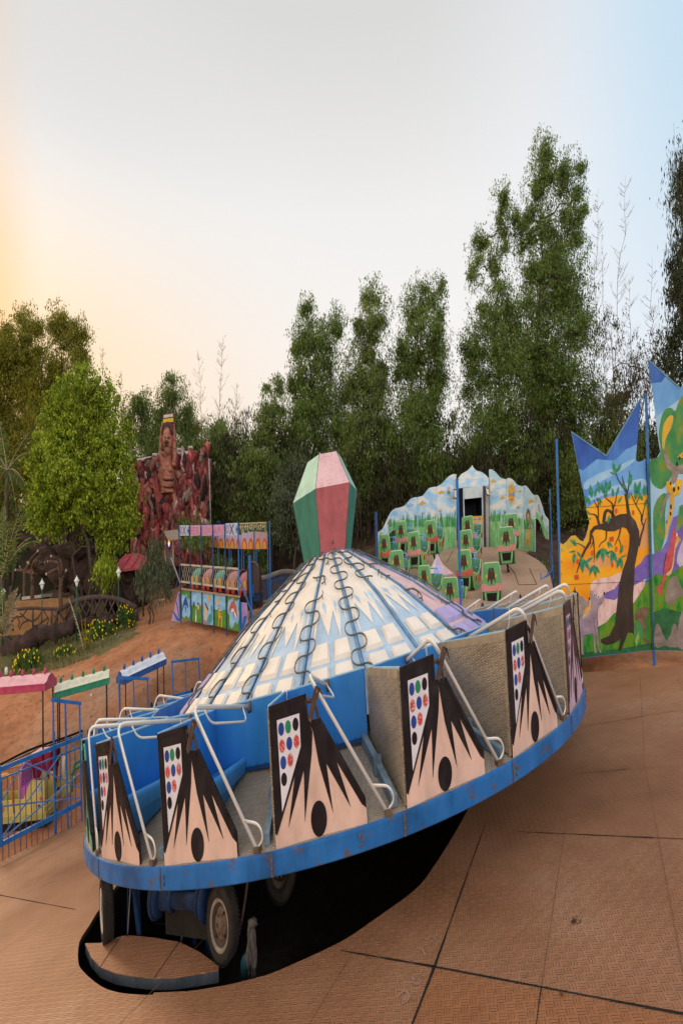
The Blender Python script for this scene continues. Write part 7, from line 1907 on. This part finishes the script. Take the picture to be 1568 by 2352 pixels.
for j in range(nv2 + 1):
    th = math.pi * j / nv2
    for i in range(nr2):
        ph = 2 * math.pi * i / nr2
        d = np.array([math.sin(th) * math.cos(ph), math.sin(th) * math.sin(ph), math.cos(th)])
        fz = d[2]; fx = d[0] + .28; front = max(0, -d[1])
        bul = .22 * front * math.exp(-(fx / .16) ** 2) * math.exp(-((fz + .02) / .28) ** 2)           # nose
        bul -= .16 * front * (math.exp(-((abs(fx) - .30) / .14) ** 2) * math.exp(-((fz - .18) / .09) ** 2))  # eye sockets
        bul += .10 * front * math.exp(-((fz - .30) / .07) ** 2) * math.exp(-(fx / .55) ** 2)           # brow
        bul += .07 * front * math.exp(-((fz + .33) / .08) ** 2) * math.exp(-(fx / .30) ** 2)           # moustache and lip
        bul -= .10 * front * math.exp(-((fz + .42) / .035) ** 2) * math.exp(-(fx / .26) ** 2)          # mouth
        bul += .06 * front * math.exp(-((fz + .72) / .12) ** 2) * math.exp(-(fx / .3) ** 2)            # chin
        w = 1 - .18 * max(0, -fz)
        V.append(hc + d * hr * np.array([w, w, 1]) * (1 + bul))
mb.add(V, [[j * nr2 + i, (j + 1) * nr2 + i, (j + 1) * nr2 + (i + 1) % nr2, j * nr2 + (i + 1) % nr2] for j in range(nv2) for i in range(nr2)], SK, smooth=True)
for x in (482, 612): mb.blob(sc_(x, 560, .45), (9 * k, 12 * k, 40 * k / 2.24), SK, 8, 6)
head = mb.emit('head', figure)
mb = MB()
for x, y, rx, ry in ((512, 545, 13, 9), (556, 548, 15, 9)):
    mb.blob(sc_(x, y, .5 + 60 * k), (rx * k, 6 * k, ry * k), SKD, 8, 6)
mb.tube([tuple(sc_(x, y, .5 + 66 * k)) for x, y in ((500, 618), (520, 604), (545, 604), (562, 622))], [7 * k, 10 * k, 10 * k, 6 * k], SKD, 6)
mb.blob(sc_(528, 655, .5 + 56 * k), (22 * k, 8 * k, 9 * k), SKD, 8, 6)
mb.emit('face_paint', head)
mb = MB()
nr3 = 22
for q in range(40):
    t = math.pi * (q / 39); c = hc + np.array([hr[0] * 1.02 * math.cos(t), -.1 * hr[1], hr[2] * (.62 + .42 * math.sin(t))])
    mb.blob(c, (18 * k, 22 * k, 26 * k), SKD, 6, 5, wob=.15, seed=q)
mb.emit('hair', head)
mb = MB()
pBd = Plane(sc_(480, 400, .6), sc_(640, 395, .6))
pxboard(mb, pBd, [zs(476, 205), zs(630, 178), zs(636, 335), zs(474, 352)], paint('maroon_frame', (.12, .035, .035), .5, .1), .15)
pxpoly(mb, pBd, [zs(488, 218), zs(621, 200), zs(622, 240), zs(489, 262)], paint('board_white', (.58, .52, .58), .5, .1), .01)
pxpoly(mb, pBd, [zs(480, 280), zs(626, 258), zs(628, 312), zs(478, 334)], paint('board_yellow', (.68, .46, .01), .5, .1), .01)
mb.emit('board', figure)

# little hut with a coloured lamp
hut = thing('hut', 'small hut with a corrugated grey roof and a tiny coloured lamp', 'hut', at(*zs(580, 2330), 37))
D_H = 37.0; pH = Plane(at(*zs(500, 2300), D_H), at(*zs(700, 2300), D_H - .3))
mb = MB()
RF = multi('corrugated_roof', [(.3, (.20, .16, .13)), (.7, (.36, .30, .25))], 6, .6, 4, (12, 1, 1))
rf = [(482, 1908), (690, 1880), (742, 2020), (560, 2042)]
f = [pH.hit(*zs(*p), .5 - .9 * (i < 2)) for i, p in enumerate(rf)]
nn_ = 14; Vv = []
for i in range(nn_ + 1):
    t = i / nn_; up = .035 if i % 2 else 0
    Vv += [f[0] + (f[1] - f[0]) * t + [0, 0, up], f[3] + (f[2] - f[3]) * t + [0, 0, up]]
mb.add(Vv, [[2 * i, 2 * i + 2, 2 * i + 3, 2 * i + 1] for i in range(nn_)], RF)
pxboard(mb, pH, [zs(*p) for p in ((385, 2010), (482, 1908), (500, 1935), (400, 2030))], BROWNM, .05)
mb.emit('roof', hut)
for x0, x1 in ((515, 522), (625, 632)):
    mb = MB(); pxbar(mb, pH, zs(x0, 2030), zs(x1, 2380), .10, paint('hut_post_grey', (.30, .26, .23), .6, .1)); mb.emit('post', hut)
mb = MB(); pxboard(mb, pH, [zs(*p) for p in ((522, 2200), (625, 2195), (627, 2400), (524, 2400))], paint('hut_wall', (.10, .085, .08), .7, .1), .05, None); mb.emit('wall', hut)
for (x, y), c in (((564, 2052), (1.0, .08, .03)), ((565, 2078), (1.0, .45, .05)), ((565, 2108), (.15, .08, 1.0))):
    mb = MB(); mb.blob(pH.hit(*zs(x, y), .12), (.055, .04, .055), glow('lamp_%d' % y, c, 4.0), 8, 6); mb.emit('lamp', hut)
# red roof sheet
D_Q = 35.0
mb = MB(); rr_ = [at(*zg(*p), d) for p, d in (((868, 762), 36.5), ((960, 745), 36.6), ((1065, 752), 36.5), ((1195, 800), 36.2), ((1120, 925), 34.6), ((900, 955), 34.5), ((715, 975), 34.4), ((790, 850), 35.6))]
REDR = paint('red_roof_paint', (.33, .055, .07), .6, .12, (.25, .16, .15), .2, 3)
mb.add(rr_, [list(range(8))], REDR); mb.add(rr_ + [p - [0, 0, .10] for p in rr_], [[i, (i + 1) % 8, 8 + (i + 1) % 8, 8 + i] for i in range(8)], REDR)
for t in (.3, .62):
    p, q = rr_[0] * (1 - t) + rr_[3] * t, rr_[6] * (1 - t) + rr_[4] * t
    mb.tube([p + [0, 0, .03], q + [0, 0, .03]], .03, REDR, 4)
mb.tube([rr_[7] - [0, 0, .05], [rr_[7][0], rr_[7][1], gz(rr_[7][0], rr_[7][1])]], .06, BROWNM, 5); mb.tube([rr_[4] - [0, 0, .05], [rr_[4][0], rr_[4][1], gz(rr_[4][0], rr_[4][1])]], .06, BROWNM, 5); mb.tube([rr_[1] - [0, 0, .05], [rr_[1][0], rr_[1][1], gz(rr_[1][0], rr_[1][1])]], .06, BROWNM, 5)
mb.emit('red_roof', label='low sloping red roof sheet behind the dark rock mound', cat='roof')

# dark concrete rocks
DROCK = multi('dark_concrete_rock', [(.3, (.022, .013, .012)), (.55, (.060, .036, .032)), (.8, (.12, .080, .070))], 1.2, .85, 8, bump=.8, bscale=5)
def rock(label, pts, depth, seed, ry=1.2, name='rock'):
    rg = np.random.default_rng(seed); mb = MB()
    for px, py, rx, rh in pts:
        c = at(px, py, depth + rg.uniform(-.3, .3)); kk = depth / FX
        R3 = np.array([rx * kk, ry, rh * kk / 2.25]); ph = rg.uniform(0, 6.28, 8)
        nu, nv = 22, 14; V = []
        for j in range(nv + 1):
            for i in range(nu):
                th = math.pi * j / nv; f = 2 * math.pi * i / nu
                d = np.array([math.sin(th) * math.cos(f), math.sin(th) * math.sin(f), math.cos(th)])
                w = 1 + .14 * math.sin(3 * f + ph[0] + 2 * d[2]) + .10 * math.sin(5 * d[2] + ph[1] + 2 * f) + .07 * math.sin(9 * f + ph[2]) * math.sin(7 * th + ph[3]) + rg.uniform(-.05, .05)
                V.append(c + np.sign(d) * np.abs(d) ** .8 * R3 * w)
        mb.add(V, [[j * nu + i, (j + 1) * nu + i, (j + 1) * nu + (i + 1) % nu, j * nu + (i + 1) % nu] for j in range(nv) for i in range(nu)], DROCK, smooth=False)
    return mb.emit(name, label=label, cat='rock')
rock('large dark brown concrete rock mound between the bridge and the red roof', [(288, 1345, 24, 52), (312, 1350, 20, 56), (300, 1322, 22, 26), (266, 1362, 20, 40)], 37, 1, 1.6)
rock('long dark rock bank behind the bridge and the bright tree trunk', [(160, 1300, 40, 52), (200, 1310, 40, 56), (235, 1330, 34, 50), (125, 1290, 34, 34), (180, 1268, 36, 24)], 40, 2, 1.5)
rock('low dark ledge of rock behind the cut branch trees at left', [(40, 1230, 30, 16), (85, 1240, 40, 20), (120, 1250, 36, 24), (150, 1242, 30, 16)], 47, 3, 1.5)
rock('small pale brown stones piled under the bridge', [(212, 1425, 10, 12), (240, 1428, 14, 14), (262, 1424, 9, 10), (160, 1440, 9, 9)], 32.6, 4, .4)
# lumpy brown concrete log lying along the grass
root_pts = [at(*zf(*p), d) for p, d in (((20, 455), 30.5), ((80, 440), 30.0), ((140, 415), 29.8), ((200, 385), 29.8), ((260, 375), 30.0), ((320, 355), 30.4), ((350, 330), 31))]
mb = MB(); P = smooth_open(root_pts, 6); rg = np.random.default_rng(4)
mb.tube(P, .30 + .06 * rg.normal(size=len(P)) + .04 * np.sin(np.arange(len(P)) * 1.1), DROCK, 12)
mb.emit('concrete_log', label='long lumpy brown concrete log lying between the rustic fence and the flowers', cat='log')

# arched bridge with crossed log rails
BRM = multi('bridge_log_brown', [(.3, (.040, .026, .024)), (.6, (.095, .062, .058)), (.85, (.17, .12, .12))], 5, .7, bump=.4)
bridge = thing('footbridge', 'arched footbridge with brown log rails and crossed log lattice', 'bridge', at(*zg(420, 1760), 33))
D_B = 33.0
topc = [(-80, 1560), (0, 1510), (110, 1440), (260, 1388), (400, 1365), (560, 1358), (700, 1368), (850, 1412), (950, 1460), (1040, 1512)]
for dd, dy in ((0, 0), (1.3, -14)):
    mb = MB(); mb.tube(smooth_open([tuple(at(*zg(x, y + dy), D_B + dd)) for x, y in topc], 4), .085, BRM, 8); mb.emit('handrail', bridge)
    mb = MB(); mb.tube(smooth_open([tuple(at(*zg(x, 1700 + .35 * (y - 1400) + dy), D_B + dd)) for x, y in topc], 4), .075, BRM, 8); mb.emit('lower_rail', bridge)
yt = lambda x: float(np.interp(x, [p[0] for p in topc], [p[1] for p in topc])); yb_ = lambda x: 1700 + .35 * (yt(x) - 1400)
for i in range(11):
    x = -60 + i * 100
    for x2 in (x + 130, x - 130):
        if not (-80 <= x2 <= 1040) or not (-80 <= x <= 1040): continue
        mb = MB(); off = .05 if x2 > x else -.05
        mb.tube([at(*zg(x, yt(x) + 6), D_B + off), at(*zg(x2, yb_(x2)), D_B + off)], .055, BRM, 6); mb.emit('lattice_log', bridge)
for x in (1030, 1050, -70): 
    mb = MB(); mb.tube([at(*zg(x, yt(min(x, 1040)) - 10), D_B + (.6 if x == 1050 else 0)), at(*zg(x - 8, 1765), D_B + (.6 if x == 1050 else 0))], .085, BRM, 8); mb.emit('post', bridge)
mb = MB()
dk = [at(*zg(x, 1715 + .35 * (yt(x) - 1400)), D_B) for x in np.linspace(-80, 1040, 14)] ; dk2 = [p + [0, 1.4, 0] for p in dk]
mb.add(dk + dk2, [[i, i + 1, 14 + i + 1, 14 + i] for i in range(13)], BRM); mb.emit('deck', bridge)

# rustic fence of branches before the tan bank
D_F = 31.5
rustic = thing('rustic_fence', 'low rustic fence of twisted brown branches left of the bridge', 'fence', at(*zl(400, 2240), D_F))
mb = MB(); mb.tube(smooth_open([tuple(at(*zl(*p), D_F)) for p in ((150, 1950), (300, 1940), (480, 1925), (640, 1935), (830, 1940))], 4), .06, BRM, 7); mb.emit('rail', rustic)
for x in (190, 485, 755, 830):
    mb = MB(); mb.tube([at(*zl(x, 1930), D_F), at(*zl(x - 6, 2090), D_F), at(*zl(x + 4, 2260), D_F)], .06, BRM, 7); mb.emit('post', rustic)
for pts in ([(200, 2090), (250, 2050), (320, 2050), (390, 1960)], [(300, 2000), (360, 2060), (420, 2100), (480, 2120)], [(290, 2230), (340, 2140), (430, 2100)], [(500, 2110), (560, 2060), (620, 1960)], [(490, 2190), (560, 2170), (640, 2110), (700, 2070)], [(640, 1960), (680, 2040), (710, 2090), (680, 2180)], [(700, 2240), (790, 2170), (840, 2130)], [(260, 2070), (290, 2130), (270, 2200)], [(760, 2000), (810, 2060), (850, 2040)]):
    mb = MB(); mb.tube(smooth_open([tuple(at(*zl(*p), D_F)) for p in pts], 3), .035, BRM, 6); mb.emit('branch', rustic)
TANB = multi('tan_bank', [(.3, (.24, .12, .045)), (.6, (.38, .21, .10)), (.8, (.44, .28, .16))], 1.2, .9, 6, bump=.3)
mb = MB()
tb = [(-200, 1845), (60, 1840), (290, 1830), (640, 1800), (870, 1790), (960, 1850), (960, 2300), (-200, 2330)]
pTan = Plane(at(*zl(0, 2200), D_F + 1.6), at(*zl(800, 2200), D_F + 1.9))
pxboard(mb, pTan, [zl(*p) for p in tb], TANB, .8); mb.emit('bank_wall', label='tan plastered bank behind the rustic branch fence', cat='wall')
# square dark stone planter behind it
mb = MB(); q = at(*zl(460, 1900), 35); kk = 35 / FX * .15861
mb.box(q + np.array([-190 * kk, -.6, -.25]), q + np.array([190 * kk, .6, 105 * kk / 2.25]), DROCK)
mb.box(q + np.array([-70 * kk, -.5, 105 * kk / 2.25 + .003]), q + np.array([220 * kk, .7, 150 * kk / 2.25]), paint('pale_slab', (.42, .40, .38), .7, .1))
mb.emit('planter', label='square dark stone planter with a pale slab behind the cut trees', cat='planter')
# pruned trees with sawn stubs
CUT = multi('pruned_bark', [(.3, (.065, .038, .028)), (.6, (.15, .088, .062)), (.85, (.24, .16, .12))], 4, .85, bump=.4)
CUTEND = paint('sawn_wood', (.50, .40, .28), .8, .05)
def pruned(label, depth, trunk, branches, r):
    b = at(*zl(*trunk[-1]), depth)
    root = thing('pruned_tree', label, 'pruned tree', b, 'pruned trees in the garden')
    mb = MB(); P = smooth_open([tuple(at(*zl(*p), depth)) for p in trunk], 4); mb.tube(P, np.linspace(r * .8, r, len(P)), CUT, 9); mb.emit('trunk', root)
    rg = np.random.default_rng(len(label))
    for pts in branches:
        mb = MB(); B = [tuple(at(*zl(*p), depth + (i > 0) * rg.uniform(-.5, .5))) for i, p in enumerate(pts)]
        P = smooth_open(B, 3); mb.tube(P, np.linspace(r * .6, r * .36, len(P)), CUT, 7)
        d = np.array(P[-1]) - np.array(P[-2]); d /= np.linalg.norm(d)
        mb.tube([np.array(P[-1]), np.array(P[-1]) + d * .12], r * .38, CUTEND, 7)
        mb.emit('branch', root)
pruned('pruned tree with a thick red brown trunk and hooked top, middle of the cut trees', 33.5, [(480, 1300), (478, 1420), (480, 1600), (475, 1800), (485, 2180)], [[(478, 1330), (500, 1260), (540, 1250), (570, 1262)], [(478, 1420), (500, 1425), (525, 1430)], [(480, 1400), (520, 1350), (560, 1290), (640, 1275)], [(478, 1420), (430, 1360), (420, 1290)], [(476, 1560), (462, 1540), (460, 1530)]], .15)
pruned('pruned tree with a long white tipped branch to the left, leftmost cut tree', 35, [(365, 1400), (362, 1500), (360, 1700), (362, 1950)], [[(366, 1410), (320, 1385), (245, 1378)], [(366, 1400), (420, 1410), (470, 1440)], [(366, 1405), (395, 1330), (400, 1280)], [(364, 1400), (310, 1370), (296, 1335)], [(366, 1400), (430, 1250), (545, 1110)]], .12)
pruned('pruned tree with forked sawn branches, right of the cut trees beside the bridge', 33, [(880, 1450), (885, 1560), (882, 1700), (890, 1980)], [[(882, 1460), (900, 1360), (870, 1240), (755, 1182)], [(882, 1470), (860, 1370), (830, 1360), (690, 1430)], [(884, 1500), (930, 1450), (955, 1400)], [(884, 1480), (860, 1300), (820, 1262), (705, 1258)], [(886, 1600), (900, 1560), (905, 1530)]], .14)
# lamp posts
LG = paint('lamp_post_green', (.012, .085, .045), .4, .05, var=.15)
LW = paint('lamp_head_white', (.66, .66, .64), .4, .02, var=.06)
for lab, tx, ty, by, d in (('white headed green lamp post at the far left edge of the garden', 8, 1352, 1475, 30), ('white headed green lamp post in front of the rustic fence', 97.5, 1334, 1452, 31), ('white headed green lamp post left of the bright tree trunk, before the bridge', 177, 1327, 1475, 30.5), ('white headed green lamp post before the rock mound, right end of the bridge', 273, 1307, 1455, 31)):
    T0, B0 = at(tx, ty, d), at(tx - 1, by, d)
    root = thing('lamp_post', lab, 'lamp post', B0, 'lamp posts in the garden')
    mb = MB(); mb.tube([B0 - [0, 0, .1], T0 - [0, 0, .22]], .035, LG, 8); mb.emit('pole', root)
    mb = MB(lambda v, T0=T0: T0 + np.asarray(v, float).reshape(-1, 3))
    mb.lathe([(0, -.30), (.05, -.29), (.075, -.24), (.12, -.12), (.0, -.12)], LW, 10); mb.lathe([(.18, -.115), (.17, -.09), (.06, .01), (.03, .02), (.02, .07), (0, .08)], LW, 10); mb.add([(.18 * math.cos(t), .18 * math.sin(t), -.115) for t in np.linspace(0, 6.283, 10, endpoint=False)], [list(range(10))], LW)
    mb.emit('lamp_head', root)
mb = MB(); q = at(16, 1566, 24.5); g = gz(q[0], q[1]); mb.tube([[q[0], q[1], g - .05], q + [0, 0, .2]], .03, LG, 6); mb.lathe([(0, .18), (.06, .19), (.08, .26), (.08, .36), (0, .40)], LW, 8, T=lambda v: q + np.asarray(v)); mb.emit('garden_light', base=[q[0], q[1], g], label='short white topped garden light above the pink train roof', cat='garden light')

# flowering bushes, grasses, palms
FLOW = paint('yellow_petal', (.78, .58, .01), .5, 0, var=.15, bump=0)
BUSHL = leafmat('bush_leaf', [(.02, .06, .014), (.05, .12, .025), (.09, .18, .04), (.14, .24, .06)], .25, 1.5)
for i, (lab, cx, cy, rx, ry, d, nf) in enumerate((('round bush with yellow flowers nearest the pink train roof', 68, 1517, 30, 32, 26.5, 44), ('low bush with yellow flowers beside the yellow palm spear', 152, 1503, 26, 20, 27.5, 40), ('broad bush with yellow flowers right of the yellow palm spear', 235, 1453, 34, 32, 30, 60), ('bush with yellow flowers at the right foot of the bridge', 290, 1420, 20, 30, 31.5, 34))):
    c = at(cx, cy, d); kk = d / FX; R3 = np.array([rx * kk, rx * kk * .8, ry * kk / 2.25])
    root = thing('flower_bush', lab, 'flowering bush', c - [0, 0, R3[2]], 'yellow flowering bushes'); rg = np.random.default_rng(60 + i)
    mb = MB()
    for _ in range(9):
        dd = rg.normal(size=3); dd /= np.linalg.norm(dd); dd[2] = abs(dd[2]) * 1.1 - .45
        leaves(mb, c + dd * R3 * .6, R3 * rg.uniform(.35, .55), 330, BUSHL, (.045, .15), .2, .2, rg)
    leaves(mb, c, R3 * .85, 600, BUSHL, (.045, .15), .3, .2, rg); mb.emit('foliage', root)
    mb = MB()
    for _ in range(14): 
        e = c + rg.normal(size=3) * R3 * .45; mb.tube([c - [0, 0, R3[2] * 1.05], (c + e) / 2 - [0, 0, R3[2] * .3], e], .012, BARK, 4)
    mb.emit('stem', root)
    for _ in range(nf):
        dd = rg.normal(size=3); dd /= np.linalg.norm(dd); dd[1] = -abs(dd[1])
        q = c + dd * R3 * rg.uniform(.85, 1.12); mb = MB()
        for p_ in range(5):
            a = 2 * math.pi * p_ / 5 + rg.uniform(0, 1); e1 = np.array([math.cos(a), -.25, math.sin(a)]) * .040; e2 = np.array([math.cos(a + .7), -.1, math.sin(a + .7)]) * .032; e3 = np.array([math.cos(a - .7), -.1, math.sin(a - .7)]) * .032
            mb.add([q, q + e2, q + e1, q + e3], [(0, 1, 2, 3)], FLOW)
        mb.emit('flower', root)
# yellow and straw palm spears
def frond(mb, base, tip, sag, width, n, m, rg, rib):
    base, tip = np.asarray(base, float), np.asarray(tip, float)
    t = np.linspace(0, 1, n)[:, None]; L = np.linalg.norm(tip - base)
    P = base + (tip - base) * t + np.array([0, 0, 1.0]) * (sag * L * 4 * t * (1 - t))
    mb.tube(P, np.linspace(.03, .006, n), rib, 5)
    d = (tip - base) / L; s = np.cross(d, [0, 0, 1.0]); s /= np.linalg.norm(s) + 1e-9
    for i in range(1, n):
        for sg in (-1, 1):
            w = width * math.sin(math.pi * (.12 + .86 * i / n)) ** .7 * rg.uniform(.75, 1.15)
            e = P[i] + s * sg * w * .75 + d * w * .75 - np.array([0, 0, w * rg.uniform(.15, .6)])
            r_ = P[i] + d * .05
            mb.add([P[i], (P[i] + e) / 2 + [0, 0, .02] + d * .02, e, (P[i] + e) / 2 - d * .03], [(0, 1, 2, 3)], m)
STRAW = multi('straw_frond', [(.3, (.30, .24, .13)), (.7, (.50, .42, .28))], 6, .7)
YFR = multi('yellow_frond', [(.3, (.16, .16, .02)), (.6, (.42, .26, .02)), (.8, (.55, .28, .02))], 5, .6)
PALML = leafmat('palm_leaflet', [(.03, .06, .012), (.07, .13, .03), (.14, .20, .05), (.24, .27, .09)], .3, 1.0)
rg = np.random.default_rng(9)
b0 = at(*zf(398, 505), 27.5)
root = thing('palm_plant', 'young palm with one straw spear and a yellow orange frond beside the flowers', 'palm', b0)
for tip, m, w, sg_ in (((318, 222), STRAW, .14, .06), ((392, 315), YFR, .22, .02), ((372, 300), PALML, .16, .04), ((420, 340), PALML, .2, .04)):
    mb = MB(); frond(mb, b0, at(*zf(*tip), 27.5 + rg.uniform(-.2, .2)), sg_, w, 22, m, rg, STRAW if m is STRAW else YFR); mb.emit('frond', root)
b1 = at(*zl(30, 1500), 30)
root = thing('palm_plant', 'grey green palm with arching fronds at the left edge under the bright tree', 'palm', at(*zl(30, 2000), 30))
mb = MB(); mb.tube([at(*zl(30, 2050), 30), at(*zl(25, 1750), 30), b1], [.22, .2, .17], BARK, 9); mb.emit('trunk', root)
for tip, sg_, w in (((140, 700), .05, .7), ((330, 430), .10, .6), ((440, 920), .25, .6), ((560, 980), .3, .55), ((-160, 600), .1, .7), ((-60, 420), .05, .7), ((210, 1250), .35, .5), ((60, 480), .0, .7), ((390, 560), .15, .6), ((-200, 1200), .3, .6), ((180, 950), .2, .6)):
    mb = MB(); frond(mb, b1, at(*zl(*tip), 30 + rg.uniform(-1.2, 1.2)), sg_ * .5, w, 30, PALML if rg.random() < .75 else YFR, rg, STRAW); mb.emit('frond', root)
b2 = at(*zl(60, 2330), 27)
root = thing('palm_plant', 'dry straw coloured palm fronds drooping at the lower left garden edge', 'palm', b2)
for tip, m in (((250, 1650), STRAW), ((200, 1690), STRAW), ((150, 1750), STRAW), ((290, 1740), STRAW), ((30, 1640), PALML), ((-40, 1900), PALML), ((90, 1980), STRAW), ((-20, 2200), PALML), ((170, 2150), STRAW)):
    mb = MB(); frond(mb, b2, at(*zl(*tip), 27 + rg.uniform(-.5, .5)), .08, .34, 24, m, rg, STRAW); mb.emit('frond', root)
# tall background palm, half blurred, far left
b3 = at(18, 1080, 36)
root = thing('palm_plant', 'large drooping dull palm crown behind the left edge of the bright tree', 'palm', at(22, 1340, 36))
mb = MB(); mb.tube([at(22, 1345, 36), at(16, 1200, 36), b3], [.2, .17, .14], BARK, 8); mb.emit('trunk', root)
for tip, sg_ in (((75, 985), .1), ((80, 1040), .2), ((72, 1150), .3), ((-40, 1000), .1), ((-45, 1080), .2), ((40, 1180), .3), ((0, 970), .05), ((55, 1120), .3), ((-20, 1180), .3)):
    mb = MB(); frond(mb, b3, at(*tip, 36 + rg.uniform(-1, 1)), sg_ * .5, .8, 30, PALML, rg, STRAW); mb.emit('frond', root)
# grass and weeds on the garden bank
mb = MB(); GRM = leafmat('grass_blade', [(.05, .075, .02), (.10, .13, .04), (.17, .17, .07), (.28, .24, .12)], .3, 1.2)
rg = np.random.default_rng(21)
gpoly = [(-60, 1590), (45, 1562), (125, 1545), (205, 1512), (262, 1478), (318, 1430), (330, 1395), (250, 1440), (160, 1460), (60, 1480), (-60, 1470)]
def in_poly(x, y, P):
    c = False; j = len(P) - 1
    for i in range(len(P)):
        if (P[i][1] > y) != (P[j][1] > y) and x < (P[j][0] - P[i][0]) * (y - P[i][1]) / (P[j][1] - P[i][1]) + P[i][0]: c = not c
        j = i
    return c
cnt = 0
while cnt < 3800:
    x, y = rg.uniform(-60, 335), rg.uniform(1390, 1592)
    if not in_poly(x, y, gpoly): continue
    q = on_ground(x, y, 22, 40); cnt += 1
    h = rg.uniform(.06, .26) * (1.8 if rg.random() < .1 else 1); a = rg.uniform(0, 6.28); dx = np.array([math.cos(a), math.sin(a), 0]) * .018; ln = rg.normal(0, .4, 3) * h * .6; ln[2] = 0
    mb.add([q - dx, q + dx, q + ln + [0, 0, h]], [(0, 1, 2)], GRM)
mb.emit('grass', label='rough green and straw grass on the garden bank around the yellow flowers', cat='grass', kind='stuff')
# litter and pebbles on the red earth
PALE = paint('pale_litter', (.62, .58, .54), .7, .1)
for i, (px, py, lab) in enumerate(((210, 1600, 'small pale scrap of litter on red earth between the green and blue train roofs'), (362, 1598, 'pale scrap lying beside the fence frame on red earth'), (343, 1423, 'white scrap lying on the path right of the bridge'), (545, 1465 + 20, 'pale pebble on the earth in front of the booth corner'), (182, 1593, 'pale pebble right of the pink train roof'))):
    q = on_ground(px, py); mb = MB(); mb.blob(q + [0, 0, .03], (.07, .06, .035), PALE, 7, 5, wob=.3, seed=i); mb.emit('litter', label=lab, cat='litter')
mb = MB(); STM = multi('earth_stone', [(.3, (.10, .05, .03)), (.7, (.30, .17, .11))], 8, .9)
for _ in range(900):
    px, py = rg.uniform(-20, 620), rg.uniform(1420, 1720)
    q = on_ground(px, py, 14, 45); s_ = rg.uniform(.008, .03) * (2 if rg.random() < .08 else 1)
    mb.blob(q + [0, 0, s_ * .3], (s_, s_, s_ * .5), STM, 5, 3, wob=.3, seed=int(rg.integers(1e6)))
mb.emit('pebbles', label='loose stones and clods scattered over the red earth', cat='stones', kind='stuff')
# white stool and leaning sticks by the hut
mb = MB(); q = at(*zg(1385, 1400), 31.5); kk = 31.5 / FX * .16479
for dx in (-35, 35):
    for dy in (-.12, .12): mb.tube([q + [dx * kk, dy, .0], q + [dx * kk * .8, dy * .8, -.45]], .018, PALE, 5)
mb.box(q + np.array([-45 * kk, -.16, 0]), q + np.array([45 * kk, .16, .05]), PALE)
mb.emit('stool', label='small white stool standing on the earth left of the booth', cat='stool')
mb = MB(); mb.tube(smooth_open([tuple(at(*zg(*p), 31.5)) for p in ((1215, 1420), (1180, 1330), (1200, 1290), (1330, 1170), (1440, 1060))], 3), .03, BARK_PALE, 6); mb.emit('stick', label='bent pale branch leaning on the bank left of the stool', cat='branch')
mb = MB(); mb.tube([at(*zg(700, 2020), 28.5), at(*zg(800, 1880), 28.8)], .05, BARK_PALE, 6); mb.emit('stick', label='pale stick lying beside the broad yellow flower bush', cat='branch')
